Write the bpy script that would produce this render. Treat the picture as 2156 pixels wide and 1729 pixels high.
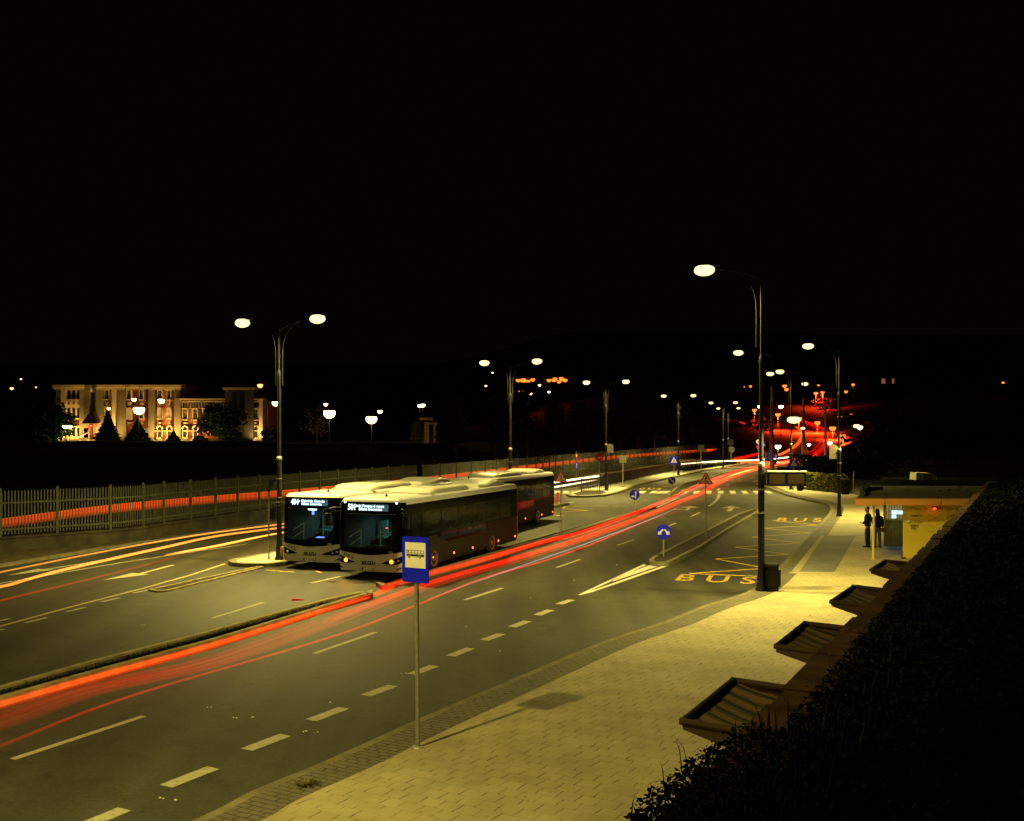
import bpy, bmesh, math, random
from mathutils import Vector, Matrix
random.seed(7)
scene = bpy.context.scene
for o in list(bpy.data.objects):
    bpy.data.objects.remove(o, do_unlink=True)

# ---------------------------------------------------------------- camera, night sky, exposure
F, HZ, CH = 2166.0, 912.0, 5.17          # focal length and horizon row in a 2156 px wide picture, camera height in metres
cam_data = bpy.data.cameras.new('camera')
cam = bpy.data.objects.new('camera', cam_data)
scene.collection.objects.link(cam)
cam.location = (0, 0, CH)
cam.rotation_euler = (math.radians(90), 0, 0)
cam_data.sensor_width = 36.0
cam_data.lens = 36.0 * F / 2156.0
cam_data.shift_y = (HZ - 864.5) / 2156.0
cam_data.clip_start = 0.1
cam_data.clip_end = 3000
scene.camera = cam

world = bpy.data.worlds.new('World')
scene.world = world
world.use_nodes = True
wn = world.node_tree.nodes
wbg = wn.get('Background') or wn.new('ShaderNodeBackground')
wsky = wn.new('ShaderNodeTexSky')
wsky.sky_type = 'NISHITA'
wsky.sun_disc = False
wsky.sun_elevation = math.radians(-7)
wsky.sun_rotation = math.radians(120)
wmix = wn.new('ShaderNodeMixRGB')
wmix.inputs[0].default_value = 0.04
wmix.inputs[1].default_value = (0.0090, 0.0050, 0.0045, 1)
world.node_tree.links.new(wsky.outputs[0], wmix.inputs[2])
world.node_tree.links.new(wmix.outputs[0], wbg.inputs[0])
wbg.inputs[1].default_value = 0.15

scene.view_settings.view_transform = 'Standard'
scene.view_settings.look = 'None'
scene.view_settings.exposure = 0.0
scene.view_settings.gamma = 1.0
scene.view_settings.use_curve_mapping = False
scene.render.engine = 'CYCLES'
scene.cycles.use_denoising = True
try:
    scene.cycles.denoiser = 'OPENIMAGEDENOISE'
except Exception:
    pass
scene.cycles.max_bounces = 6
scene.cycles.diffuse_bounces = 2
scene.cycles.glossy_bounces = 3
scene.cycles.transparent_max_bounces = 40
scene.cycles.sample_clamp_indirect = 4.0
scene.cycles.caustics_reflective = False
scene.cycles.caustics_refractive = False

LAMP = (1.0, 0.80, 0.205)                 # colour of the discharge lamps along the road
LAMP_W = 7100.0

# ---------------------------------------------------------------- helpers
def G(px, py, z=0.0):
    """point of the horizontal plane z that the survey grid position (px, py) stands for"""
    y = F * (CH - z) / (py - HZ)
    return Vector(((px - 1078.0) * y / F, y, z))

def AT(px, py, y):
    """point at depth y"""
    return Vector(((px - 1078.0) * y / F, y, CH - (py - HZ) * y / F))

def ZR(rx, ry, s):
    return lambda x, y: ((rx + x / s) * 0.768354, (ry + y / s) * 0.768354)

RD = Vector((math.sin(0.356), math.cos(0.356), 0))     # the road's direction
RR = Vector((RD.y, -RD.x, 0))                          # to its right

class MB:
    def __init__(s):
        s.v, s.f, s.m, s.c = [], [], [], []
        s.tag = None
    def add(s, vs, fs, mi=0):
        o = len(s.v)
        s.v += [tuple(v) for v in vs]
        if s.tag is not None: s.c += [s.tag] * len(vs)
        s.f += [tuple(i + o for i in f) for f in fs]
        s.m += [mi] * len(fs)
        return s
    def box(s, c, d, rz=0.0, mi=0, taper=1.0):
        cx, cy, cz = c; dx, dy, dz = [k / 2 for k in d]
        R = Matrix.Rotation(rz, 3, 'Z')
        vs = []
        for z in (-1, 1):
            t = taper if z > 0 else 1
            for a, b in ((-1, -1), (1, -1), (1, 1), (-1, 1)):
                vs.append(R @ Vector((a * dx * t, b * dy * t, z * dz)) + Vector((cx, cy, cz)))
        return s.add(vs, [(3, 2, 1, 0), (4, 5, 6, 7), (0, 1, 5, 4), (1, 2, 6, 5), (2, 3, 7, 6), (3, 0, 4, 7)], mi)
    def prism(s, poly, z0, z1, mi=0, bottom=False):
        n = len(poly)
        a = sum(poly[i][0] * poly[(i + 1) % n][1] - poly[(i + 1) % n][0] * poly[i][1] for i in range(n))
        if a < 0: poly = poly[::-1]
        vs = [(p[0], p[1], z0) for p in poly] + [(p[0], p[1], z1) for p in poly]
        fs = [tuple(range(n, 2 * n))] + [(i, (i + 1) % n, n + (i + 1) % n, n + i) for i in range(n)]
        if bottom: fs.append(tuple(range(n))[::-1])
        return s.add(vs, fs, mi)
    def flat(s, poly, z, mi=0):
        n = len(poly)
        a = sum(poly[i][0] * poly[(i + 1) % n][1] - poly[(i + 1) % n][0] * poly[i][1] for i in range(n))
        if a < 0: poly = poly[::-1]
        return s.add([(p[0], p[1], z) for p in poly], [tuple(range(n))], mi)
    def strip(s, A, B, z0, z1, mi=0):
        """solid strip between polylines A and B (same count)"""
        n = len(A)
        for i in range(n - 1):
            s.prism([A[i], A[i + 1], B[i + 1], B[i]], z0, z1, mi)
        return s
    def tube(s, pts, r, n=8, mi=0, cap=True, sq=1.0):
        pts = [Vector(p) for p in pts]
        rs = r if isinstance(r, (list, tuple)) else [r] * len(pts)
        vs, fs = [], []
        up = None
        for i, p in enumerate(pts):
            t = (pts[min(i + 1, len(pts) - 1)] - pts[max(i - 1, 0)]).normalized()
            if up is None:
                up = Vector((0, 0, 1)) if abs(t.z) < 0.9 else Vector((1, 0, 0))
            a = t.cross(up)
            if a.length < 1e-6: a = t.cross(Vector((0, 1, 0)))
            a.normalize(); b = a.cross(t).normalized(); up = b
            for k in range(n):
                w = 2 * math.pi * k / n
                vs.append(p + a * math.cos(w) * rs[i] + b * math.sin(w) * rs[i] * sq)
        for i in range(len(pts) - 1):
            for k in range(n):
                k2 = (k + 1) % n
                fs.append((i * n + k, i * n + k2, (i + 1) * n + k2, (i + 1) * n + k))
        if cap:
            fs.append(tuple(range(n))[::-1]); fs.append(tuple(range((len(pts) - 1) * n, len(pts) * n)))
        return s.add(vs, fs, mi)
    def lathe(s, prof, c, n=16, mi=0):
        """prof: (radius, z) bottom to top round a vertical axis"""
        vs, fs = [], []
        for r, z in prof:
            for k in range(n):
                w = 2 * math.pi * k / n
                vs.append((c[0] + r * math.cos(w), c[1] + r * math.sin(w), c[2] + z))
        for i in range(len(prof) - 1):
            for k in range(n):
                k2 = (k + 1) % n
                fs.append((i * n + k, i * n + k2, (i + 1) * n + k2, (i + 1) * n + k))
        fs.append(tuple(range(n))[::-1]); fs.append(tuple(range((len(prof) - 1) * n, len(prof) * n)))
        return s.add(vs, fs, mi)
    def plate(s, poly, M, th, mi=0):
        """2D outline (x right, z up) extruded by th towards +y, then placed with matrix M (its -y side faces the viewer)"""
        n = len(poly)
        a = sum(poly[i][0] * poly[(i + 1) % n][1] - poly[(i + 1) % n][0] * poly[i][1] for i in range(n))
        if a < 0: poly = poly[::-1]
        vs = [M @ Vector((p[0], 0, p[1])) for p in poly] + [M @ Vector((p[0], th, p[1])) for p in poly]
        fs = [tuple(range(n)), tuple(range(n, 2 * n))[::-1]] + [((i + 1) % n, i, n + i, n + (i + 1) % n) for i in range(n)]
        return s.add(vs, fs, mi)

def obj(name, mb, mats, parent=None, smooth=False, loc=None):
    me = bpy.data.meshes.new(name)
    me.from_pydata(mb.v, [], mb.f)
    if not isinstance(mats, (list, tuple)): mats = [mats]
    for m in mats: me.materials.append(m)
    if len(mats) > 1:
        me.polygons.foreach_set('material_index', mb.m)
    if mb.c:
        at = me.color_attributes.new('tone', 'FLOAT_COLOR', 'POINT')
        for i, c in enumerate(mb.c): at.data[i].color = c
    if smooth:
        me.polygons.foreach_set('use_smooth', [True] * len(me.polygons))
    me.update()
    o = bpy.data.objects.new(name, me)
    scene.collection.objects.link(o)
    if smooth == 'auto':
        try:
            me.set_sharp_from_angle(angle=math.radians(35))
        except Exception: pass
    if parent: o.parent = parent
    if loc: o.location = loc
    return o

def thing(name, label, cat, loc=(0, 0, 0), rz=0.0, group=None):
    o = bpy.data.objects.new(name, None)
    o.empty_display_size = 0.2
    scene.collection.objects.link(o)
    o.location = loc; o.rotation_euler = (0, 0, rz)
    o['label'] = label; o['category'] = cat
    if group: o['group'] = group
    return o

def tag(o, label=None, cat=None, group=None, kind=None):
    if label: o['label'] = label
    if cat: o['category'] = cat
    if group: o['group'] = group
    if kind: o['kind'] = kind
    return o

def copy_tree(o, parent=None, label=None, group=None, loc=None, rz=None):
    c = o.copy(); scene.collection.objects.link(c)
    if parent: c.parent = parent
    if label: c['label'] = label
    if group: c['group'] = group
    if loc is not None: c.location = loc
    if rz is not None: c.rotation_euler = (0, 0, rz)
    for ch in list(o.children): copy_tree(ch, c)
    return c

def text_mesh(name, body, size, mat, parent, M, ext=0.002, sx=1.0, align='CENTER', bold=0.0):
    if not body: return None
    cu = bpy.data.curves.new('lettering_curve', 'FONT')
    cu.body = body; cu.size = size; cu.align_x = align; cu.align_y = 'CENTER'; cu.extrude = ext; cu.offset = bold
    cu.resolution_u = 3
    t = bpy.data.objects.new('lettering_source', cu)
    scene.collection.objects.link(t)
    bpy.context.view_layer.update()
    me = bpy.data.meshes.new_from_object(t.evaluated_get(bpy.context.evaluated_depsgraph_get()))
    bpy.data.objects.remove(t, do_unlink=True)
    me.materials.clear(); me.materials.append(mat)
    for v in me.vertices:
        v.co = M @ Vector((v.co.x * sx, v.co.y, v.co.z))
    o = bpy.data.objects.new(name, me)
    scene.collection.objects.link(o)
    if parent: o.parent = parent
    return o
# matrix that stands a drawn xy figure upright: x stays, y becomes z, front faces -y
UP = Matrix.Rotation(math.pi / 2, 4, 'X')

def ordinal(i):
    return ['first', 'second', 'third', 'fourth', 'fifth', 'sixth', 'seventh', 'eighth', 'ninth', 'tenth', 'eleventh', 'twelfth',
            'thirteenth', 'fourteenth', 'fifteenth', 'sixteenth', 'seventeenth', 'eighteenth', 'nineteenth', 'twentieth',
            'twenty-first', 'twenty-second', 'twenty-third', 'twenty-fourth', 'twenty-fifth', 'twenty-sixth'][i]

def offset_line(pts, d):
    """polyline moved d to its right"""
    out = []
    for i, p in enumerate(pts):
        a = Vector(pts[max(i - 1, 0)][:2]); b = Vector(pts[min(i + 1, len(pts) - 1)][:2])
        t = (b - a).normalized()
        out.append(Vector((p[0] + t.y * d, p[1] - t.x * d)))
    return out

def smooth_line(pts, n=4):
    P = [Vector(p) for p in pts]
    out = []
    for i in range(len(P) - 1):
        p0 = P[max(i - 1, 0)]; p1 = P[i]; p2 = P[i + 1]; p3 = P[min(i + 2, len(P) - 1)]
        for k in range(n):
            t = k / n
            out.append(0.5 * ((2 * p1) + (p2 - p0) * t + (2 * p0 - 5 * p1 + 4 * p2 - p3) * t * t + (3 * p1 - p0 - 3 * p2 + p3) * t ** 3))
    out.append(P[-1])
    return out

# ---------------------------------------------------------------- materials
def nmat(name):
    m = bpy.data.materials.new(name); m.use_nodes = True
    nt = m.node_tree
    b = nt.nodes.get('Principled BSDF')
    return m, nt, b

def mat(name, col, rough=0.6, metal=0.0, var=0.12, scale=6.0, bump=0.0, bscale=60.0, spec=None, coat=0.0, dirt=None):
    m, nt, b = nmat(name)
    N, L = nt.nodes.new, nt.links.new
    tc = N('ShaderNodeTexCoord')
    no = N('ShaderNodeTexNoise'); no.inputs['Scale'].default_value = scale; no.inputs['Detail'].default_value = 6
    L(tc.outputs['Object'], no.inputs['Vector'])
    mx = N('ShaderNodeMixRGB')
    c1 = tuple(max(0, k * (1 - var)) for k in col); c2 = tuple(min(1, k * (1 + var)) for k in col)
    if dirt: c1 = dirt
    mx.inputs[1].default_value = (*c1, 1); mx.inputs[2].default_value = (*c2, 1)
    rp = N('ShaderNodeMapRange'); rp.inputs[1].default_value = 0.35; rp.inputs[2].default_value = 0.65
    L(no.outputs[0], rp.inputs[0]); L(rp.outputs[0], mx.inputs[0])
    L(mx.outputs[0], b.inputs['Base Color'])
    b.inputs['Roughness'].default_value = rough
    b.inputs['Metallic'].default_value = metal
    if coat: b.inputs['Coat Weight'].default_value = coat
    if spec is not None: b.inputs['Specular IOR Level'].default_value = spec
    if bump:
        n2 = N('ShaderNodeTexNoise'); n2.inputs['Scale'].default_value = bscale; n2.inputs['Detail'].default_value = 4
        L(tc.outputs['Object'], n2.inputs['Vector'])
        bp = N('ShaderNodeBump'); bp.inputs['Strength'].default_value = bump; bp.inputs['Distance'].default_value = 0.02
        L(n2.outputs[0], bp.inputs['Height']); L(bp.outputs[0], b.inputs['Normal'])
    return m

def emat(name, col, strength, base=(0.1, 0.1, 0.1)):
    m, nt, b = nmat(name)
    b.inputs['Base Color'].default_value = (*base, 1)
    b.inputs['Emission Color'].default_value = (*col, 1)
    b.inputs['Emission Strength'].default_value = strength
    return m

def asphalt_mat():
    m, nt, b = nmat('asphalt')
    N, L = nt.nodes.new, nt.links.new
    tc = N('ShaderNodeTexCoord')
    def noise(sc, det=5):
        n = N('ShaderNodeTexNoise'); n.inputs['Scale'].default_value = sc; n.inputs['Detail'].default_value = det
        L(tc.outputs['Object'], n.inputs['Vector']); return n
    big, grain, mid = noise(0.18, 4), noise(14, 8), noise(1.6, 6)
    grain.inputs['Roughness'].default_value = 0.85
    # long wheel-track wear along the road's direction
    mp = N('ShaderNodeMapping'); mp.inputs['Rotation'].default_value = (0, 0, 0.356); L(tc.outputs['Object'], mp.inputs['Vector'])
    mp.inputs['Scale'].default_value = (1.0, 0.03, 1)
    tr = N('ShaderNodeTexNoise'); tr.inputs['Scale'].default_value = 0.9; tr.inputs['Detail'].default_value = 3; L(mp.outputs[0], tr.inputs['Vector'])
    r1 = N('ShaderNodeValToRGB'); r1.color_ramp.elements[0].position = 0.35; r1.color_ramp.elements[1].position = 0.68
    r1.color_ramp.elements[0].color = (0.016, 0.0155, 0.011, 1); r1.color_ramp.elements[1].color = (0.066, 0.063, 0.043, 1)
    ad = N('ShaderNodeMath'); ad.operation = 'ADD'
    m1 = N('ShaderNodeMath'); m1.operation = 'MULTIPLY'; m1.inputs[1].default_value = 0.45
    L(big.outputs[0], m1.inputs[0])
    m2 = N('ShaderNodeMath'); m2.operation = 'MULTIPLY'; m2.inputs[1].default_value = 0.55
    L(tr.outputs[0], m2.inputs[0]); L(m1.outputs[0], ad.inputs[0]); L(m2.outputs[0], ad.inputs[1])
    L(ad.outputs[0], r1.inputs[0])
    gr = N('ShaderNodeValToRGB'); gr.color_ramp.elements[0].position = 0.36; gr.color_ramp.elements[1].position = 0.66
    gr.color_ramp.elements[0].color = (0.50, 0.50, 0.50, 1); gr.color_ramp.elements[1].color = (1.75, 1.75, 1.7, 1)
    L(grain.outputs[0], gr.inputs[0])
    mu = N('ShaderNodeMixRGB'); mu.blend_type = 'MULTIPLY'; mu.inputs[0].default_value = 1
    L(r1.outputs[0], mu.inputs[1]); L(gr.outputs[0], mu.inputs[2])
    # oily patches and tar repairs
    st = N('ShaderNodeValToRGB'); st.color_ramp.elements[0].position = 0.34; st.color_ramp.elements[1].position = 0.46
    st.color_ramp.elements[0].color = (0.66, 0.64, 0.62, 1); st.color_ramp.elements[1].color = (1, 1, 1, 1)
    L(mid.outputs[0], st.inputs[0])
    mu2 = N('ShaderNodeMixRGB'); mu2.blend_type = 'MULTIPLY'; mu2.inputs[0].default_value = 1
    L(mu.outputs[0], mu2.inputs[1]); L(st.outputs[0], mu2.inputs[2])
    L(mu2.outputs[0], b.inputs['Base Color'])
    b.inputs['Roughness'].default_value = 0.62
    bp = N('ShaderNodeBump'); bp.inputs['Strength'].default_value = 0.6; bp.inputs['Distance'].default_value = 0.012
    L(grain.outputs[0], bp.inputs['Height']); L(bp.outputs[0], b.inputs['Normal'])
    return m

def paver_mat(name, base, ang, w, h, joint=0.045, dark=0.35, xjoint=0.3, rough=0.75, patch=True):
    """staggered interlocking pavers: strong short joints along the rows' direction, faint ones across"""
    m, nt, b = nmat(name)
    N, L = nt.nodes.new, nt.links.new
    tc = N('ShaderNodeTexCoord')
    mp = N('ShaderNodeMapping'); mp.inputs['Rotation'].default_value = (0, 0, ang); L(tc.outputs['Object'], mp.inputs['Vector'])
    wob = N('ShaderNodeTexNoise'); wob.inputs['Scale'].default_value = 3.0; L(mp.outputs[0], wob.inputs['Vector'])
    wa = N('ShaderNodeVectorMath'); wa.operation = 'MULTIPLY_ADD'; wa.inputs[1].default_value = (0.09, 0.05, 0)
    L(wob.outputs['Color'], wa.inputs[0]); L(mp.outputs[0], wa.inputs[2])
    sp = N('ShaderNodeSeparateXYZ'); L(wa.outputs[0], sp.inputs[0])
    def M(op, a, bb=None, c=None):
        n = N('ShaderNodeMath'); n.operation = op
        for i, k in enumerate((a, bb, c)):
            if k is None: continue
            if isinstance(k, (int, float)): n.inputs[i].default_value = k
            else: L(k, n.inputs[i])
        return n.outputs[0]
    v = M('DIVIDE', sp.outputs[1], h)
    row = M('FLOOR', v)
    u = M('ADD', M('DIVIDE', sp.outputs[0], w), M('MULTIPLY', M('MODULO', M('ABSOLUTE', row), 2.0), 0.5))
    fu, fv = M('FRACT', u), M('FRACT', v)
    ju = M('LESS_THAN', fu, joint / w * 0.5)
    jv = M('LESS_THAN', fv, joint / h * 0.35)
    n1 = N('ShaderNodeTexNoise'); n1.inputs['Scale'].default_value = 1.3; n1.inputs['Detail'].default_value = 6; L(tc.outputs['Object'], n1.inputs['Vector'])
    n2 = N('ShaderNodeTexNoise'); n2.inputs['Scale'].default_value = 40; n2.inputs['Detail'].default_value = 4; L(tc.outputs['Object'], n2.inputs['Vector'])
    n3 = N('ShaderNodeTexNoise'); n3.inputs['Scale'].default_value = 4.0; n3.inputs['Detail'].default_value = 3; L(tc.outputs['Object'], n3.inputs['Vector'])
    cell = N('ShaderNodeTexWhiteNoise'); cell.noise_dimensions = '2D'
    cb = N('ShaderNodeCombineXYZ'); L(M('FLOOR', u), cb.inputs[0]); L(row, cb.inputs[1]); L(cb.outputs[0], cell.inputs['Vector'])
    jm = M('MAXIMUM', M('MULTIPLY', ju, M('MULTIPLY_ADD', n3.outputs[0], 4.0, -1.45)), M('MULTIPLY', jv, M('MULTIPLY', n3.outputs[0], xjoint * 2)))
    jm = M('MINIMUM', M('MAXIMUM', jm, 0.0), 1.0)
    tone = M('ADD', M('MULTIPLY_ADD', n1.outputs[0], 0.5, 0.72), M('ADD', M('MULTIPLY_ADD', n2.outputs[0], 0.30, -0.15), M('MULTIPLY_ADD', cell.outputs[0], 0.10, -0.05)))
    n4 = N('ShaderNodeTexNoise'); n4.inputs['Scale'].default_value = 0.35; n4.inputs['Detail'].default_value = 8; n4.inputs['Roughness'].default_value = 0.65; L(tc.outputs['Object'], n4.inputs['Vector'])
    n5 = N('ShaderNodeTexNoise'); n5.inputs['Scale'].default_value = 7.0; n5.inputs['Detail'].default_value = 2; L(tc.outputs['Object'], n5.inputs['Vector'])
    spot = M('MULTIPLY', M('GREATER_THAN', n5.outputs[0], 0.71), 0.35)
    tone = M('MULTIPLY', tone, M('SUBTRACT', M('MINIMUM', 1.1, M('MULTIPLY_ADD', n4.outputs[0], 1.5, 0.28)), spot))
    tone = M('MULTIPLY', tone, M('SUBTRACT', 1.0, M('MULTIPLY', jm, 1 - dark)))
    vm = N('ShaderNodeVectorMath'); vm.operation = 'SCALE'; vm.inputs[0].default_value = base; L(tone, vm.inputs['Scale'])
    L(vm.outputs[0], b.inputs['Base Color'])
    b.inputs['Roughness'].default_value = rough
    bp = N('ShaderNodeBump'); bp.inputs['Strength'].default_value = 0.35; bp.inputs['Distance'].default_value = 0.01
    L(M('SUBTRACT', n2.outputs[0], M('MULTIPLY', jm, 1.5)), bp.inputs['Height']); L(bp.outputs[0], b.inputs['Normal'])
    return m

def paint_mat(name, col, wear=0.45):
    """road paint worn through to the asphalt"""
    m, nt, b = nmat(name)
    N, L = nt.nodes.new, nt.links.new
    tc = N('ShaderNodeTexCoord')
    n1 = N('ShaderNodeTexNoise'); n1.inputs['Scale'].default_value = 9; n1.inputs['Detail'].default_value = 8; n1.inputs['Roughness'].default_value = 0.7
    L(tc.outputs['Object'], n1.inputs['Vector'])
    rp = N('ShaderNodeValToRGB'); rp.color_ramp.elements[0].position = wear - 0.10; rp.color_ramp.elements[1].position = wear + 0.06
    rp.color_ramp.elements[0].color = (0.09, 0.085, 0.075, 1); rp.color_ramp.elements[1].color = (*col, 1)
    L(n1.outputs[0], rp.inputs[0]); L(rp.outputs[0], b.inputs['Base Color'])
    b.inputs['Roughness'].default_value = 0.6
    return m

def glass_mat(name, tint=(0.02, 0.025, 0.025), alpha=0.5, rough=0.03):
    m, nt, b = nmat(name)
    N, L = nt.nodes.new, nt.links.new
    b.inputs['Base Color'].default_value = (*tint, 1); b.inputs['Roughness'].default_value = rough
    b.inputs['Specular IOR Level'].default_value = 0.6
    tr = N('ShaderNodeBsdfTransparent'); mx = N('ShaderNodeMixShader'); mx.inputs[0].default_value = alpha
    out = nt.nodes.get('Material Output')
    L(tr.outputs[0], mx.inputs[1]); L(b.outputs[0], mx.inputs[2]); L(mx.outputs[0], out.inputs[0])
    return m

def mesh_mat(name, col, rough=0.8, var=0.2, scale=1.0, alpha=0.5):
    """woven wire infill: half open"""
    m = mat(name, col, rough, var=var, scale=scale); nt = m.node_tree; N, L = nt.nodes.new, nt.links.new
    b = nt.nodes.get('Principled BSDF'); out = nt.nodes.get('Material Output')
    tr = N('ShaderNodeBsdfTransparent'); mx = N('ShaderNodeMixShader'); mx.inputs[0].default_value = alpha
    L(tr.outputs[0], mx.inputs[1]); L(b.outputs[0], mx.inputs[2]); L(mx.outputs[0], out.inputs[0])
    return m

def trail_mat():
    """light without a body: adds its own glow to what lies behind it; colour and strength come from the strand"""
    m = bpy.data.materials.new('trail_glow'); m.use_nodes = True
    nt = m.node_tree; nt.nodes.clear()
    N, L = nt.nodes.new, nt.links.new
    at = N('ShaderNodeAttribute'); at.attribute_name = 'tone'
    em = N('ShaderNodeEmission'); tr = N('ShaderNodeBsdfTransparent'); ad = N('ShaderNodeAddShader'); out = N('ShaderNodeOutputMaterial')
    L(at.outputs['Color'], em.inputs[0]); em.inputs[1].default_value = 1.0
    L(em.outputs[0], ad.inputs[0]); L(tr.outputs[0], ad.inputs[1]); L(ad.outputs[0], out.inputs[0])
    try: m.cycles.emission_sampling = 'NONE'
    except Exception: pass
    return m

def leaf_mat(name, c1, c2):
    m, nt, b = nmat(name)
    N, L = nt.nodes.new, nt.links.new
    at = N('ShaderNodeTexCoord')
    no = N('ShaderNodeTexNoise'); no.inputs['Scale'].default_value = 2.2; no.inputs['Detail'].default_value = 5
    L(at.outputs['Object'], no.inputs['Vector'])
    mx = N('ShaderNodeMixRGB'); mx.inputs[1].default_value = (*c1, 1); mx.inputs[2].default_value = (*c2, 1)
    rp = N('ShaderNodeMapRange'); rp.inputs[1].default_value = 0.38; rp.inputs[2].default_value = 0.62
    L(no.outputs[0], rp.inputs[0]); L(rp.outputs[0], mx.inputs[0]); L(mx.outputs[0], b.inputs['Base Color'])
    b.inputs['Roughness'].default_value = 0.75
    b.inputs['Specular IOR Level'].default_value = 0.05
    return m

M_ASPH = asphalt_mat()
M_PAVE = paver_mat('pavement_pavers', (0.42, 0.365, 0.205), 0.54, 0.30, 0.29, joint=0.042, dark=0.34, xjoint=0.30)
M_PAVE2 = paver_mat('island_pavers', (0.50, 0.47, 0.38), 0.36, 0.20, 0.20)
M_PATCH = paver_mat('grey_pavers', (0.17, 0.17, 0.15), 0.36, 0.40, 0.30, joint=0.03, dark=0.5)
M_COBB = paver_mat('cobbles', (0.145, 0.13, 0.085), 0.50, 0.22, 0.13, joint=0.06, dark=0.2, xjoint=1.4)
M_KERB = mat('kerb_concrete', (0.18, 0.165, 0.10), 0.8, var=0.25, scale=3, bump=0.3)
M_KERBY = mat('kerb_yellowed', (0.34, 0.29, 0.13), 0.8, var=0.3, scale=3, bump=0.3)
M_SOIL = mat('soil', (0.035, 0.026, 0.015), 0.95, var=0.5, scale=9, bump=1.0, bscale=25)
M_GRND = mat('dark_earth', (0.03, 0.032, 0.02), 0.95, var=0.4, scale=0.3)
M_WPAINT = paint_mat('white_road_paint', (0.46, 0.44, 0.30), 0.41)
M_YPAINT = paint_mat('yellow_road_paint', (0.72, 0.52, 0.08), 0.34)
M_OPAINT = paint_mat('worn_yellow_lettering', (0.58, 0.36, 0.035), 0.49)
M_POLE = mat('pole_black', (0.012, 0.013, 0.011), 0.5, var=0.2, scale=3, spec=0.25)
M_GALV = mat('galvanised_steel', (0.42, 0.42, 0.38), 0.45, metal=0.6, var=0.15, scale=20)
M_CONC = mat('mast_concrete', (0.36, 0.32, 0.22), 0.85, var=0.25, scale=3, bump=0.3)
M_FENCE = mat('fence_paint', (0.080, 0.085, 0.060), 0.7, var=0.2, scale=4)
M_FPAN = mesh_mat('fence_panel', (0.15, 0.165, 0.125), 0.8, var=0.25, scale=1.2)
M_WALLC = mat('low_wall_concrete', (0.050, 0.047, 0.026), 0.9, var=0.4, scale=1.5, bump=0.4)
M_BLACK = mat('black_paint', (0.012, 0.012, 0.012), 0.4, var=0.3)
M_BLUE = mat('sign_blue', (0.004, 0.012, 1.0), 0.45, var=0.05)
M_SWHITE = mat('sign_white', (0.85, 0.83, 0.74), 0.5, var=0.04)
M_RED = mat('sign_red', (0.80, 0.012, 0.015), 0.5, var=0.08)
M_SBACK = mat('sign_back', (0.08, 0.09, 0.07), 0.6, var=0.15)
M_PURP = mat('sign_purple', (0.40, 0.015, 0.38), 0.5, var=0.08)
M_BWHITE = mat('bus_white_paint', (0.62, 0.62, 0.68), 0.35, var=0.05, scale=2, coat=0.25)
M_BBLACK = mat('bus_black_gloss', (0.003, 0.003, 0.004), 0.14, var=0.2, spec=0.03)
M_BSHADE = mat('bus_shaded_skirt', (0.026, 0.029, 0.022), 0.55, spec=0.1, var=0.08, scale=1.5)  # shade on the white bus sides put into a dark colour
M_BGLASS = mat('bus_side_glass', (0.004, 0.005, 0.005), 0.06, var=0.1, spec=0.12, bump=0.5, bscale=1.3)
M_WSCR = glass_mat('windscreen_glass', alpha=0.10)
M_TYRE = mat('tyre_rubber', (0.012, 0.012, 0.012), 0.85, var=0.2)
M_RIM = mat('wheel_steel', (0.42, 0.42, 0.40), 0.28, metal=0.9, var=0.15)
M_INT = mat('bus_interior', (0.045, 0.05, 0.05), 0.7, var=0.2)
M_SEAT = mat('seat_blue', (0.05, 0.16, 0.17), 0.8, var=0.2)
M_RAIL = mat('handrail_pale', (0.45, 0.62, 0.58), 0.35, var=0.05)
M_KYEL = mat('kiosk_yellow_wall', (0.86, 0.68, 0.07), 0.6, var=0.05, scale=1.2)
M_KORG = mat('kiosk_orange_fascia', (0.74, 0.33, 0.07), 0.55, var=0.10, scale=1.0)
M_KROOF = mat('bitumen_roof', (0.055, 0.048, 0.025), 0.9, var=0.5, scale=4, bump=0.8, bscale=12)
M_KGRY = mat('kiosk_grey_shutter', (0.46, 0.45, 0.34), 0.55, var=0.15, scale=3)
M_AWN = mat('awning_cloth', (0.070, 0.040, 0.017), 0.85, var=0.2, scale=3)
M_COPE = mat('coping_rust', (0.075, 0.032, 0.009), 0.9, var=0.5, scale=3, bump=0.5)
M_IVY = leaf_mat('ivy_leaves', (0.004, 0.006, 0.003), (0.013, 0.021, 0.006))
M_GRASS = leaf_mat('dark_grass', (0.008, 0.016, 0.004), (0.03, 0.045, 0.010))
M_LEAF = leaf_mat('tree_leaves', (0.018, 0.026, 0.010), (0.045, 0.060, 0.020))
M_HEDGE = leaf_mat('hedge_leaves', (0.07, 0.12, 0.016), (0.20, 0.15, 0.022))
M_BARK = mat('bark', (0.05, 0.035, 0.02), 0.9, var=0.4, scale=8)
M_CREAM = mat('cream_plaster', (0.46, 0.36, 0.16), 0.8, var=0.08, scale=0.6)
M_BRICK = mat('red_brick', (0.48, 0.17, 0.08), 0.85, var=0.15, scale=1.5)
M_OLIVE = mat('olive_plaster', (0.14, 0.112, 0.045), 0.8, var=0.08, scale=0.6)
M_PANE = mat('dark_window_pane', (0.012, 0.012, 0.010), 0.35, var=0.3, spec=0.1)
M_TILE = mat('roof_tile', (0.10, 0.03, 0.02), 0.8, var=0.3)
M_LENS = emat('lamp_lens', (1.0, 0.85, 0.34), 2.1)
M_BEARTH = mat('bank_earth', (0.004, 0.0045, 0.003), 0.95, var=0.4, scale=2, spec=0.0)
M_TRAIL = trail_mat()
# ---------------------------------------------------------------- ground, road, pavement
def V2(p): return Vector((p[0], p[1]))

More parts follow.
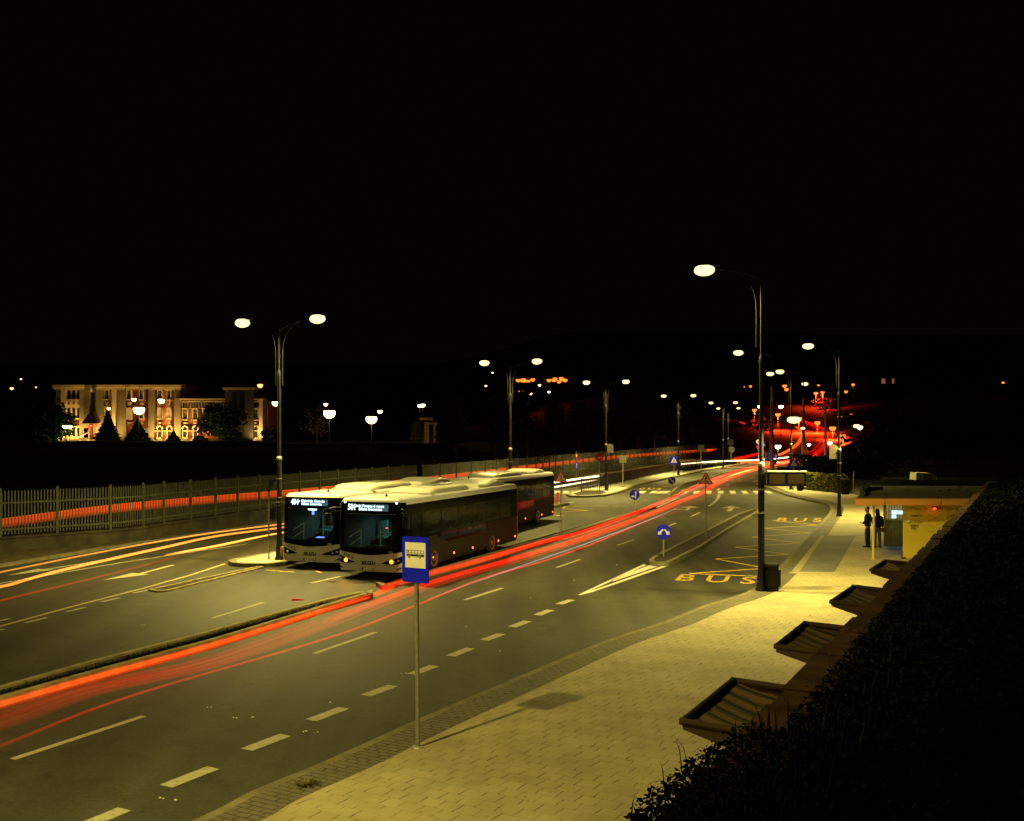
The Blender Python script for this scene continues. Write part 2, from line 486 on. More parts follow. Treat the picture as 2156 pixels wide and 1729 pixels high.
gm = MB()
nx, ny = 40, 50
def hill_z(x, y):
    """rolling ground beyond the junction: a terrace to the left, a hillside to the right"""
    z = -0.06
    # railway terrace with the old building
    e = -(x + 14) * 0.944 + (y - 61.9) * 0.33              # distance behind the fence line
    t = min(1, max(0, (y - 110) / 25.0)) * min(1, max(0, (e - 14) / 12.0))
    z += 3.3 * t
    # hill ahead, behind the bend
    s = min(1, max(0, (y - 240) / 260.0)) * min(1, max(0, (x + 60) / 120.0))
    z += 26 * s * s * (3 - 2 * s)
    r = min(1, max(0, (y - 560) / 320.0))
    z += 62 * r * r * (3 - 2 * r)
    return z
xs = [-420 + i * 21 for i in range(46)]
ys = [-60 + j * 14 for j in range(30)] + [360 + j * 40 for j in range(20)]
vs = [(x, y, hill_z(x, y)) for y in ys for x in xs]
fs = [(j * len(xs) + i, j * len(xs) + i + 1, (j + 1) * len(xs) + i + 1, (j + 1) * len(xs) + i) for j in range(len(ys) - 1) for i in range(len(xs) - 1)]
gm.add(vs, fs)
ground = tag(obj('ground', gm, M_GRND, smooth=True), 'dark ground reaching out beyond the lit junction', kind='structure')

# road-side edge of the right pavement, near to far
KP = [(406.6, 1729), (529, 1667), (691.5, 1600), (878, 1516), (1048, 1444), (1164.8, 1394), (1274.7, 1349), (1383, 1314), (1411.6, 1303.8),
      (1482.8, 1275), (1557, 1252.5), (1597, 1232), (1638, 1197), (1662.4, 1169.8), (1686, 1149), (1709.6, 1122.4), (1731, 1097.4), (1745, 1081.4),
      (1749, 1071.5), (1745, 1063.6), (1729, 1057.3), (1697, 1051), (1670.3, 1044.9), (1650.7, 1039.5), (1630, 1031), (1612, 1024.5), (1598, 1021.3),
      (1591, 1018), (1597, 1013.5), (1620, 1006)]
K = [V2(G(x, y, 0.13)) for x, y in KP]
K = [Vector((-17.3, -11.0)), Vector((-12.9, -2.9)), Vector((-8.6, 5.1)), Vector((-6.35, 9.3))] + K
K = [V2(p) for p in smooth_line([(p[0], p[1], 0) for p in K], 3)]
K1, K2 = offset_line(K, 0.17), offset_line(K, 0.82)

road_poly = [V2(p) for p in [(-60, -10)]]
LK = [G(0, 1190, 0.1), G(136.9, 1167.5, 0.1), G(199.6, 1157, 0.1)]                  # left kerb of the left carriageway
lk_dir = (V2(LK[2]) - V2(LK[0])).normalized()
LK0 = V2(LK[0])
LKL = [LK0 - lk_dir * 40, LK0, V2(LK[2]), Vector((-14.0 + 1.6, 61.9 - 0.5)), Vector((4.0 + 2.6, 116 - 1)), Vector((32.7 + 3.0, 200)), Vector((52, 245))]
far_edge = [Vector((62, 270)), Vector((80, 262)), Vector((62, 205)), Vector((49, 168))]
rm = MB()
rm.flat(LKL + far_edge + [Vector((40, 150)), Vector((33, 128))] + offset_line(K, 0.5)[::-1] + [Vector((-24, -14))], 0.0)
# make sure the sheet runs under the kerb line
road = tag(obj('road', rm, M_ASPH), 'grey asphalt road junction under the street lamps', kind='structure')

# the right pavement: kerb, cobble strip, pavers
FAC0, FACD = Vector((1.27, 6.48)), Vector((math.sin(math.radians(26.9)), math.cos(math.radians(26.9))))   # shop front line
pv = MB()
inner = [FAC0 + FACD * t for t in (75, 55, 35, 15, 5, -2, -12, -24)]
inner[0] = Vector((28.0, 85)); inner[1] = Vector((27.6, 66)); inner.insert(0, Vector((30.5, 98)))
pv.prism(list(K2[:-2]) + [Vector((32, 108))] + inner, -0.05, 0.150)
pavement = tag(obj('pavement', pv, M_PAVE), 'beige block paved pavement along the bus bay', kind='structure')
cb = MB(); cb.strip(K1, K2, -0.05, 0.142)
obj('cobble_strip', cb, M_COBB, pavement)
kb = MB(); kb.strip(K, K1, -0.05, 0.138)
obj('kerb', kb, M_KERB, pavement)
# grey slab field and its pale border on the pavement
Zk = ZR(2100, 1250, 3.0538)
def zg(Zf, pts, z): return [V2(G(*Zf(x, y), z)) for x, y in pts]
pp = MB(); pp.flat(zg(Zk, [(275, 968), (490, 668), (750, 662), (570, 972)], 0.154), 0.154)
obj('grey_slab_field', pp, M_PATCH, pavement)
pp = MB(); pp.flat(zg(Zk, [(190, 980), (195, 968), (272, 968), (570, 972), (566, 982)], 0.158), 0.156)
obj('border_course', pp, mat('border_slabs', (0.50, 0.44, 0.28), 0.8), pavement)
pp = MB(); pp.flat(zg(Zk, [(210, 966), (455, 665), (487, 668), (272, 967)], 0.154), 0.155)
obj('tactile_course', pp, mat('ochre_slabs', (0.42, 0.36, 0.20), 0.8), pavement)

# left carriageway's far kerb, verge and low wall
km = MB(); kl = LKL
km.strip([p for p in kl[:6]], offset_line(kl, -0.35)[:6], -0.05, 0.10)
tag(obj('kerb', km, M_KERB), 'low concrete kerb along the far side of the left carriageway', kind='structure')
vg = MB(); vg.strip(offset_line(kl, -0.35)[:6], offset_line(kl, -5.5)[:6], -0.05, 0.095)
tag(obj('verge', vg, mat('bare_verge', (0.06, 0.045, 0.02), 0.95, var=0.5, scale=2, bump=0.6)), 'bare earth verge between the left kerb and the fence', kind='structure')

# ---- medians and islands
def island(name, label, poly, h, kw=0.16, fill=M_SOIL, kerb=M_KERB, fz=-0.03):
    n = len(poly)
    a = sum(poly[i][0] * poly[(i + 1) % n][1] - poly[(i + 1) % n][0] * poly[i][1] for i in range(n))
    if a < 0: poly = poly[::-1]
    P = [V2(p) for p in poly]
    inn = []
    for i in range(n):
        a_, b_, c_ = P[i - 1], P[i], P[(i + 1) % n]
        t1 = (b_ - a_).normalized(); t2 = (c_ - b_).normalized()
        n1 = Vector((-t1.y, t1.x)); n2 = Vector((-t2.y, t2.x))
        m = (n1 + n2); k = m.length
        m = m / k if k > 1e-4 else n1
        inn.append(b_ + m * min(kw / max(0.45, m.dot(n1)), kw * 2))
    r = bpy.data.objects.new(name, None); scene.collection.objects.link(r)
    tag(r, label, kind='structure')
    kmb = MB()
    for i in range(n):
        j = (i + 1) % n
        kmb.prism([P[i], P[j], inn[j], inn[i]], -0.05, h)
    obj('kerb', kmb, kerb, r)
    f = MB(); f.prism(inn, -0.05, h + fz)
    obj('soil' if fill is M_SOIL else 'paving', f, fill, r)
    return r

def clumps(name, poly_pts, n, mat_, size, parent, z, seed=1, up=0.6):
    """small upright leaf blades scattered in a polygon's triangle fan"""
    rnd = random.Random(seed); mb = MB()
    P = [V2(p) for p in poly_pts]
    for _ in range(n):
        i = rnd.randrange(len(P) - 1); t = rnd.random(); q = P[i].lerp(P[i + 1], t)
        q += Vector((rnd.uniform(-1, 1), rnd.uniform(-1, 1))) * size * 1.2
        a = rnd.uniform(0, 6.28); s = size * rnd.uniform(0.4, 1.1)
        d = Vector((math.cos(a), math.sin(a))) * s * 0.5
        mb.add([(q.x - d.x * .3, q.y - d.y * .3, z), (q.x + d.x * .3, q.y + d.y * .3, z), (q.x + d.x, q.y + d.y, z + s * up), (q.x + d.x * .6, q.y + d.y * .6, z + s * up * 1.2)], [(0, 1, 2, 3)])
    return obj(name, mb, mat_, parent)

H = 0.17
Lm = [(-400, 1555, H), (0, 1443, H), (190, 1390, H), (406, 1336, H), (600, 1283, H), (691, 1259, H), (757, 1245.5, H)]
Rm = [(-400, 1612, 0), (0, 1489, 0), (181.6, 1436, 0), (453, 1361, 0), (600, 1315, 0), (691, 1286, 0), (770, 1262, 0)]
polyA = [V2(G(*p)) for p in Lm] + [V2(G(777, 1247, H)), V2(G(779, 1256, 0))] + [V2(G(*p)) for p in Rm][::-1]
med1 = island('median_strip', 'long soil median with yellowed kerb crossing the lower left of the road', polyA, H, kerb=M_KERBY, fz=-0.05)
clumps('weeds', [polyA[1].lerp(polyA[-2], .5), polyA[3].lerp(polyA[-4], .5), polyA[5].lerp(polyA[-6], .5)], 700, M_GRASS, 0.10, med1, 0.12, 3)
Lm = [(806, 1230, H), (830, 1223, H), (925, 1194, H), (1070, 1152, H), (1152, 1130.5, H), (1336, 1075, H), (1375, 1065.5, H)]
Rm = [(799, 1238, 0), (810, 1242, 0), (940, 1206, 0), (1152, 1145, 0), (1281, 1102, 0), (1360, 1074.5, 0), (1379, 1068, 0)]
polyB = [V2(G(*p)) for p in Lm] + [V2(G(*p)) for p in Rm][::-1]
med2 = island('median_strip', 'narrow soil median running past the buses under the pedestrian warning sign', polyB, H, fz=-0.05)
polyC = [V2(G(x, y, H)) for x, y in [(1404, 1040), (1414, 1034), (1424, 1026), (1440, 1017), (1480, 1007.5), (1540, 992), (1562, 987), (1566, 988.5), (1556, 993),
                                     (1500, 1009), (1472, 1018.5), (1440, 1032), (1430, 1041), (1412, 1044)]]
med3 = island('median_strip', 'curved soil median beyond the crossing under the keep right sign', polyC, H, fz=-0.04)
polyR = [V2(G(x, y, H)) for x, y in [(1366.5, 1178), (1372, 1173.5), (1379, 1169), (1473.3, 1122), (1552.4, 1081.5), (1592, 1069.5), (1598, 1070), (1599, 1074), (1596, 1077.5),
                                     (1537.5, 1111), (1473.3, 1152), (1420, 1178), (1408, 1183), (1384, 1184), (1370, 1182)]]
med4 = island('median_strip', 'soil median with pale kerb between the main road and the bus bay', polyR, H, fz=-0.02)
polyP = [V2(G(x, y, 0.15)) for x, y in [(480, 1180), (487, 1184.5), (510, 1186.5), (560, 1187), (600, 1183)]]
bl = Vector((-8.88, 39.45)); bd = Vector((math.sin(0.352), math.cos(0.352)))
for t in (2, 8, 16, 24, 26.5):
    q = bl + bd * t + Vector((-bd.y, bd.x)) * 0.32
    polyP.append(q)
polyP += [V2(G(1200, 1059, 0.15)), V2(G(1170, 1056, 0.15)), V2(G(1080, 1078, 0.15)) ]
polyP += [Vector((-9.97, 44)) + bd * 16, Vector((-9.97, 44)), V2(G(500, 1174, 0.15))]
platA = island('island_platform', 'paved island platform left of the parked buses, carrying the double lamp posts', polyP, 0.15, kw=0.3, fill=M_PAVE2, fz=0.0)
polyD = [V2(G(x, y, 0.15)) for x, y in [(1193, 1040), (1200, 1044), (1240, 1044), (1278, 1041.5), (1300, 1036), (1319, 1030), (1339, 1021.5), (1403, 1007), (1484, 989.8), (1568, 977),
                                        (1574, 974), (1560, 973), (1530, 974.5), (1436, 986.5), (1330, 1009), (1262, 1023), (1228, 1030), (1200, 1036)]]
platC = island('island_platform', 'far paved waiting platform with black railing', polyD, 0.15, kw=0.3, fill=M_PAVE2, fz=0.0)
bm_ = MB(); bm_.flat([V2(G(x, y, 0.16)) for x, y in [(1207, 1039), (1214, 1042.5), (1264, 1041), (1278, 1036.5), (1268, 1033), (1226, 1033.5)]], 0.156)
obj('soil_bed', bm_, M_SOIL, platC)
bm_ = MB(); bm_.flat([V2(G(x, y, 0.16)) for x, y in [(1436, 994), (1480, 987.5), (1560, 974.9), (1530, 976.5), (1440, 988.5)]], 0.157)
obj('planting_bed', bm_, M_SOIL, platC)
clumps('bed_plants', [V2(G(x, y, 0.16)) for x, y in [(1440, 991), (1480, 985), (1550, 975.5)]], 900, M_GRASS, 0.6, platC, 0.155, 5)
# dark drain-like median in the left approach
polyE = [V2(G(*p, 0.05)) for p in [(312, 1241.5), (326, 1238.5), (540, 1193), (556, 1193.5), (352, 1243.5), (330, 1244.5)]]
med0 = island('median_strip', 'short thin black soil strip with pale edge left of the buses', polyE, 0.06, kw=0.10, fill=M_SOIL, kerb=M_KERBY, fz=-0.02)

# ---- painted markings (parts of the road)
def band(p, q, w, z=0.005):
    p, q = V2(p), V2(q); t = (q - p).normalized(); n = Vector((-t.y, t.x)) * w / 2
    m = MB(); m.flat([p - n, q - n, q + n, p + n], z); return m
def mark(name, m, mt=M_WPAINT): return obj(name, m, mt, road)
for a, b in [((26.7, 1599), (303, 1508)), ((661, 1376.5), (791, 1331.5)), ((979, 1263.5), (1057.5, 1238.6)), ((1172, 1195.5), (1222, 1178)), ((1300, 1148.5), (1335, 1136.5)),
             ((1405, 1109), (1423, 1101.5)), ((1455, 1088), (1474, 1079))]:
    mark('lane_dash', band(G(*a), G(*b), 0.14))
for a, b in [((170, 1742), (262, 1704)), ((349, 1656), (449, 1617)), ((519, 1579), (601, 1548)), ((655, 1517), (724, 1491)), ((770, 1465), (827, 1444)), ((866, 1420.5), (915, 1402)),
             ((948, 1382), (991, 1365)), ((1019, 1348.5), (1056, 1335)), ((1078, 1320.5), (1111, 1308)), ((1131, 1295.5), (1160, 1284.5)), ((1177, 1272.5), (1204, 1263.3))]:
    mark('bay_dash', band(G(*a), G(*b), 0.26))
m = MB()
for pts in ([(1217, 1253), (1223, 1253.5), (1362, 1189.5), (1354, 1188.5)], [(1222, 1253.5), (1250, 1246), (1414, 1189.5), (1403, 1189), (1240, 1246)], [(1285, 1222), (1292, 1224), (1388, 1192), (1366, 1190.5)]):
    m.flat([V2(G(*p)) for p in pts], 0.005)
mark('splitter_triangle', m, paint_mat('fresh_white_road_paint', (0.68, 0.66, 0.55), 0.36))
# BUS lettering in the bay
Zb = ZR(1800, 1400, 5.39)
def ground_text(body, p0, p1, ptop, size_w, mt):
    """lettering painted on the road between p0 and p1, its tops towards ptop"""
    a, b, c = G(*p0), G(*p1), G(*ptop)
    ux = (b - a) / size_w; uy = (c - a)
    M = Matrix(((ux.x, uy.x, 0, a.x), (ux.y, uy.y, 0, a.y), (0, 0, 1, 0.006), (0, 0, 0, 1)))
    return text_mesh('bus_lettering', body, 1.0, mt, road, M, ext=0.0, align='LEFT', bold=0.02)
# Bfont cap height is about 0.7 of the size; drawn from its vertical centre
def lettering(body, bl_, br_, tl_, mt):
    a, b, c = G(*bl_), G(*br_), G(*tl_)
    cu = bpy.data.curves.new('lettering_curve', 'FONT'); cu.body = body; cu.size = 1; cu.offset = 0.012; cu.space_character = 1.55; cu.resolution_u = 4
    t = bpy.data.objects.new('lettering_source', cu); scene.collection.objects.link(t)
    bpy.context.view_layer.update()
    me = bpy.data.meshes.new_from_object(t.evaluated_get(bpy.context.evaluated_depsgraph_get()))
    bpy.data.objects.remove(t, do_unlink=True)
    xs_ = [v.co.x for v in me.vertices]; ys_ = [v.co.y for v in me.vertices]
    x0, x1, y0, y1 = min(xs_), max(xs_), min(ys_), max(ys_)
    for v in me.vertices:
        u = (v.co.x - x0) / (x1 - x0); w = (v.co.y - y0) / (y1 - y0)
        q = a + (b - a) * u + (c - a) * w
        v.co = (q.x, q.y, 0.006)
    me.materials.clear(); me.materials.append(mt)
    o = bpy.data.objects.new('bus_lettering', me); scene.collection.objects.link(o); o.parent = road
lettering('BUS', Zb(262, 1030), Zb(1440, 1085), Zb(360, 935), M_OPAINT)
Z4 = ZR(2000, 1150, 4.312)
lettering('BUS', Z4(540, 1205), Z4(1078, 1210), Z4(580, 1160), M_OPAINT)
# yellow zigzags
def zigzag(pts, w, mt=M_YPAINT):
    for i in range(len(pts) - 1):
        mb = band(G(*pts[i]), G(*pts[i + 1]), w, 0.005 + 0.0015 * (i % 2)); mark('zigzag_line', mb, mt)
zz = [Zb(1480, 968), Zb(480, 928), Zb(1620, 850), Zb(870, 712), Zb(1940, 645), Zb(1160, 538), Zb(2115, 475), Zb(1400, 385), Z4(1030, 1247 + 95)]
zz = [Zb(1480, 968), Zb(480, 928), Zb(1620, 850), Zb(870, 712), Zb(1940, 645), Zb(1160, 538), Zb(2115, 475), Z4(262, 1387), Z4(940, 1340), Z4(410, 1285), Z4(1035, 1247), Z4(500, 1190), Z4(1075, 1204)]
zz = [Zb(1480, 968), Zb(480, 928), Zb(1620, 850), Zb(870, 712), Zb(1940, 645), Zb(1160, 538), Z4(825, 1460), Z4(262, 1387), Z4(940, 1340), Z4(410, 1285), Z4(1035, 1247), Z4(500, 1190)]
zigzag(zz, 0.13)
Z3 = ZR(1500, 1150, 3.593)
zigzag([Z3(0, 915), Z3(395, 898), Z3(150, 875)], 0.12); zigzag([Z3(150, 876), Z3(180, 858), Z3(600, 852), Z3(245, 848)], 0.12); zigzag([Z3(0, 935), Z3(165, 950)], 0.12)
zigzag([Z3(1040, 655), Z3(1230, 662), Z3(1060, 645)], 0.12); zigzag([Z3(1150, 628), Z3(1300, 632)], 0.12)
lettering('BUS', Z3(900, 685), Z3(1110, 690), Z3(930, 670), M_YPAINT)
# crossings
for x in [1343, 1355, 1367, 1391, 1416, 1441, 1466.4, 1491.8, 1517.2, 1542.6, 1568, 1593, 1618]:
    if x < 1390: continue
    m = MB(); w = 12.0
    lean = (x - 1517) * 0.05
    m.flat([V2(G(x - w / 2 + lean, 1039.5)), V2(G(x + w / 2 + lean, 1039.5)), V2(G(x + w / 2 - lean * 0.9, 1033.8)), V2(G(x - w / 2 - lean * 0.9, 1033.8))], 0.005)
    mark('crossing_stripe', m)
for x0, x1 in [(890, 980), (1000, 1095), (1110, 1215), (65, 130), (150, 215), (235, 300)]:
    m = MB(); m.flat([V2(G(*Z3(x0, 728))), V2(G(*Z3(x0 + 60, 726))), V2(G(*Z3(x1, 702))), V2(G(*Z3(x1 - 60, 702)))], 0.005); mark('crossing_stripe', m)
mark('stop_line', band(G(1478, 1041), G(1650, 1042), 0.16))
m = MB(); cv = [(1492, 1066), (1503, 1059), (1511, 1050), (1514.5, 1041.8)]
for i in range(3): m.flat([V2(G(cv[i][0] - 3, cv[i][1])), V2(G(cv[i][0] + 3, cv[i][1])), V2(G(cv[i + 1][0] + 3, cv[i + 1][1])), V2(G(cv[i + 1][0] - 3, cv[i + 1][1]))], 0.005)
mark('turn_line', m); mark('lane_dash', band(G(1511, 1032), G(1515, 1028.5), 0.2))
for k in range(9): mark('ladder_dash', band(G(1588.5, 1044.5 + k * 2.8), G(1598, 1044.5 + k * 2.8), 0.13))
for k in range(9):
    t = k / 8; x = 1383 + 40 * t; y = 1067.5 - 18.5 * t
    mark('ladder_dash', band(G(x - 3, y + 1.6), G(x + 5, y - 0.5), 0.22))
def arrow(tip, base, end, hw, sw, name='arrow_marking'):
    tip, base, end = V2(G(*tip)), V2(G(*base)), V2(G(*end)); t = (tip - base).normalized(); n = Vector((-t.y, t.x))
    m = MB(); m.flat([tip, base + n * hw, base + n * sw, end + n * sw, end - n * sw, base - n * sw, base - n * hw], 0.005); return mark(name, m)
arrow((11.4, 1212.6), (96.9, 1199), (203.9, 1182.3), 0.42, 0.09)
arrow((215.3, 1222.2), (296.5, 1208), (365, 1189.8), 0.42, 0.09)
arrow(Z3(1808, 850), Z3(1810, 872), Z3(1786, 902), 0.7, 0.16)
arrow(Z3(1240, 880), Z3(1290, 884), Z3(1370, 890), 0.5, 0.12); arrow(Z3(1420, 852), Z3(1400, 868), Z3(1365, 893), 0.7, 0.13)
arrow(Z3(1815, 600), Z3(1790, 606), Z3(1750, 596), 0.5, 0.12); arrow(Z3(2090, 598), Z3(2060, 605), Z3(2020, 618), 0.5, 0.12)
for a, b in [((1340, 448), (1665, 348))]:
    Zl = ZR(0, 1500, 2.3056); mark('lane_dash', band(G(*Zl(*a)), G(*Zl(*b)), 0.13))
mark('lane_dash', band(G(655, 1228), G(716, 1214), 0.13))
mark('lane_dash', band(G(-20, 1312), G(20, 1303), 0.13))
for a, b in [(Z3(1755, 650), Z3(1790, 640)), (Z3(1870, 612), Z3(1910, 602)), (Z3(1995, 580), Z3(2030, 572)), (Z3(640, 858), Z3(700, 856)), (Z3(190, 785), Z3(350, 786)), (Z3(940, 795), Z3(1010, 797))]:
    mark('lane_dash', band(G(*a), G(*b), 0.13))
# left carriageway lines
def polyband(name, pts, w, mt=M_WPAINT, z=0.005):
    L_ = [V2(G(*p)) for p in pts]; A, B = offset_line(L_, -w / 2), offset_line(L_, w / 2)
    m = MB()
    for i in range(len(L_) - 1): m.flat([A[i], B[i], B[i + 1], A[i + 1]], z)
    return mark(name, m, mt)
polyband('centre_line', [(-60, 1243), (0, 1229), (114, 1209), (222, 1190.4), (350.7, 1170.4), (521.7, 1145.3)], 0.13)
polyband('edge_line', [(-40, 1331), (0, 1319.2), (143.3, 1279.8), (313.3, 1235.9), (400, 1211.5), (473.2, 1187.5)], 0.13, paint_mat('yellowed_road_paint', (0.50, 0.42, 0.20), 0.38))
for a, b in [((281, 1248.8), (312, 1242.5)), ((214, 1267.5), (252, 1259)), ((140, 1288.5), (180, 1279.2)), ((53, 1311.9), (98, 1300.9)), ((-20, 1331), (8, 1325))]:
    mark('edge_dash', band(G(*a), G(*b), 0.13))
Z1 = ZR(740, 1280, 4.9)
mark('bay_line', band(G(*Z1(-60, 1385)), G(*Z1(330, 1412)), 0.08), M_YPAINT)
mark('bay_line', band(G(*Z1(430, 1320)), G(*Z1(690, 1425)), 0.09), M_OPAINT)
mark('bay_line', band(G(1180, 1063), G(1206, 1057), 0.5), M_WPAINT)
# litter, chips and a tuft
rnd = random.Random(11)
lit = MB()
for (x, y) in [(440, 1190 + 300), (497, 1511), (530, 1511), (680, 1516 - 10), (640, 1541), (665, 1542), (850, 1383 + 35), (1050, 1399 - 28), (1210, 1222), (1300, 1190), (338, 1683), (375, 1684), (300, 1316), (420, 1290), (560, 1255),
               (480, 1300), (1630 - 90, 1266), (1120, 1260), (980, 1320), (700, 1480)]:
    p = G(x, y)
    for _ in range(2):
        a = rnd.uniform(0, 3); s = rnd.uniform(0.015, 0.045)
        lit.box((p.x + rnd.uniform(-.05, .05), p.y + rnd.uniform(-.05, .05), 0.008), (s, s * 0.5, 0.012), a)
tag(obj('litter_specks', lit, M_SWHITE), 'small pale scraps scattered over the asphalt', 'litter', kind='stuff')
p = G(813, 1325 + 322, 0.15) if False else G(*ZR(0, 1500, 2.3056)(1945, 1500), 0.15)
tf = MB()
for _ in range(160):
    a = rnd.uniform(0, 6.28); r = rnd.uniform(0, 0.22) ; q = Vector((p.x + math.cos(a) * r * .9, p.y + math.sin(a) * r * .6, 0.14)); d = Vector((math.cos(a), math.sin(a), 0)) * rnd.uniform(.02, .09)
    tf.add([q, q + Vector((0.012, 0.012, 0)), q + d + Vector((0, 0, rnd.uniform(.02, .08)))], [(0, 1, 2)])
tag(obj('grass_tuft', tf, M_HEDGE), 'small green grass tuft growing in the cobble strip', 'weed')
rg = MB(); p = G(*ZR(0, 1500, 2.3056)(1870, 335))
rg.box((p.x, p.y, 0.03), (0.3, 0.12, 0.05), 0.4, taper=0.6); rg.box((p.x + 0.16, p.y + 0.05, 0.02), (0.16, 0.1, 0.03), 1.0, taper=0.6)
tag(obj('crushed_packet', rg, M_RED), 'crushed red packet lying in the lane before the buses', 'litter')
# ---------------------------------------------------------------- street lamps
def bulb(parent, loc, power, col=LAMP, size=158, blend=0.8, radius=0.16, aim=None, name='bulb'):
    ld = bpy.data.lights.new(name, 'SPOT'); ld.energy = power; ld.color = col
    ld.spot_size = math.radians(size); ld.spot_blend = blend; ld.shadow_soft_size = radius
    o = bpy.data.objects.new(name, ld); scene.collection.objects.link(o); o.parent = parent; o.location = loc
    if aim is not None:
        o.rotation_euler = Vector(aim).to_track_quat('-Z', 'Y').to_euler()
    return o

def luminaire(parent, at, dx, power, big=1.0, cone=158):
    """flat lamp head reaching along dx (+1/-1) with its bright bowl below"""
    h = MB(); x, z = at
    L_ = 0.86 * big
    for k, (a, w, t) in enumerate(((-0.10, .05, .05), (0.05, .12, .10), (0.30, .17, .12), (0.60, .15, .09), (0.80, .05, .04))): pass
    sec = [(-0.16, .04, .035), (-0.05, .07, .06), (0.3, .09, .085), (0.60, .07, .07), (0.74, .03, .03)]
    vs, fs = [], []
    for a, w, t in sec:
        for k in range(10):
            an = 2 * math.pi * k / 10
            vs.append((x + dx * a * big, math.cos(an) * w * big, z + 0.10 * big + max(-0.3 * t, math.sin(an) * t) * big))
    for i in range(len(sec) - 1):
        for k in range(10):
            k2 = (k + 1) % 10; fs.append((i * 10 + k, i * 10 + k2, i * 10 + 10 + k2, i * 10 + 10 + k))
    fs += [tuple(range(10)), tuple(range(40, 50))[::-1]]
    h.add(vs, fs)
    hd = obj('lamp_head', h, M_POLE, parent, smooth=True)
    ln = MB(); vs, fs = [], []
    n, m = 14, 5
    cx = x + dx * 0.36 * big
    m = 9
    for j in range(m):
        ph = -math.pi / 2 * 0.55 + j / (m - 1) * math.pi * 0.775
        for k in range(n):
            an = 2 * math.pi * k / n
            vs.append((cx + math.cos(an) * math.cos(ph) * 0.34 * big, math.sin(an) * math.cos(ph) * 0.21 * big, z - 0.03 * big - math.sin(ph) * 0.19 * big))
    for j in range(m - 1):
        for k in range(n):
            k2 = (k + 1) % n; fs.append((j * n + k, j * n + k2, (j + 1) * n + k2, (j + 1) * n + k))
    ln.add(vs, fs)
    obj('lens', ln, M_LENS, hd, smooth=True)
    bulb(parent, (cx, 0, z - 0.26), power, size=cone)

def lamp_post(H, sides, second=False, power=LAMP_W, reach=1.45):
    t = thing('street_lamp', '', 'street lamp')
    p = MB()
    # flared base, thick lower shaft with collars, two thinner stages
    p.lathe([(0.19, 0), (0.185, 0.06), (0.15, 0.12), (0.125, 0.42), (0.112, 0.62), (0.105, 0.68), (0.10, 3.75), (0.105, 3.78), (0.105, 3.95), (0.085, 4.05)], (0, 0, 0), 16)
    p.lathe([(0.073, 4.05), (0.068, 7.25), (0.078, 7.28), (0.078, 7.42), (0.05, 7.50)], (0, 0, 0), 12)
    p.lathe([(0.040, 7.50), (0.036, H - 0.02), (0.02, H)], (0, 0, 0), 10)
    obj('pole', p, M_POLE, t, smooth='auto')
    c = MB(); c.lathe([(0.11, 3.96), (0.115, 3.99), (0.115, 4.05), (0.09, 4.10)], (0, 0, 0), 16)
    obj('collar', c, M_GALV, t)
    for z_ in (3.2, 2.45):
        c = MB(); c.lathe([(0.115, z_), (0.115, z_ + .04)], (0, 0, 0), 16); obj('clamp_band', c, M_GALV, t)
    for s in sides:
        a = MB()
        # upper arm curving out of the pole, and the long tail running down beside it
        pts = [(s * 0.02, 0, H - 0.10), (s * 0.6, 0, H + 0.12), (s * (reach), 0, H + 0.30)]
        a.tube(smooth_line(pts, 4), 0.028, 8)
        tail = [(s * 0.16, 0, H - 2.3), (s * 0.16, 0, H - 1.2), (s * 0.18, 0, H - 0.75), (s * 0.30, 0, H - 0.35), (s * 0.52, 0, H - 0.05), (s * 0.78, 0, H + 0.14)]
        a.tube(smooth_line(tail, 5), 0.016, 6)
        for zz_ in (H - 1.9, H - 1.35): a.tube([(0, 0, zz_), (s * 0.17, 0, zz_)], 0.012, 6)
        obj('arm', a, M_POLE, t, smooth='auto')
        luminaire(t, (s * reach, H + 0.30), s, power)
    if second:
        a = MB(); a.tube(smooth_line([(0.05, 0, 5.15), (0.35, 0, 5.38), (0.95, 0, 5.46)], 4), 0.025, 8)
        obj('arm', a, M_POLE, t, smooth='auto')
        luminaire(t, (0.78, 5.46), 1, power * 0.28, big=0.62, cone=172)
    return t
dbl = lamp_post(9.2, (-1, 1))
LEFTS = [(AT(588, 1178, 40.8), 'double armed street lamp on the island platform left of the parked buses'),
         (Vector((-0.10, 64.5, 0)), 'double armed street lamp rising behind the parked buses'),
         (G(1276, 1033, .15), 'double armed street lamp with a small white timetable board on the far platform'),
         (Vector((19.9, 123, 0)), 'double armed street lamp at the far end of the black railing'),
         (Vector((31.0, 151, 0)), 'double armed street lamp at the end of the planted bed, fifth along the left row'),
         (Vector((38.9, 185, 0)), 'double armed street lamp farthest off in the left row')]
for i, (p, lab) in enumerate(LEFTS):
    o = dbl if i == 0 else copy_tree(dbl)
    o.location = (p.x, p.y, 0.15); o.rotation_euler = (0, 0, -0.42); o['label'] = lab; o['group'] = 'double armed street lamps on the left'
sgl = lamp_post(10.05, (-1,), second=True)
RIGHTS = [(Vector((7.96, 32.85, 0)), 'nearest tall single armed street lamp standing on the pavement beside the black litter bin'),
          (Vector((19.75, 62.1, 0)), 'single armed street lamp on the pavement between the bus bay and the kiosk'),
          (Vector((24.8, 91.4, 0)), 'single armed street lamp beyond the display panel by the crossing sign')]
for i, (p, lab) in enumerate(RIGHTS):
    o = sgl if i == 0 else copy_tree(sgl)
    o.location = (p.x, p.y, 0.15); o.rotation_euler = (0, 0, -0.35); o['label'] = lab; o['group'] = 'single armed street lamps on the right pavement'
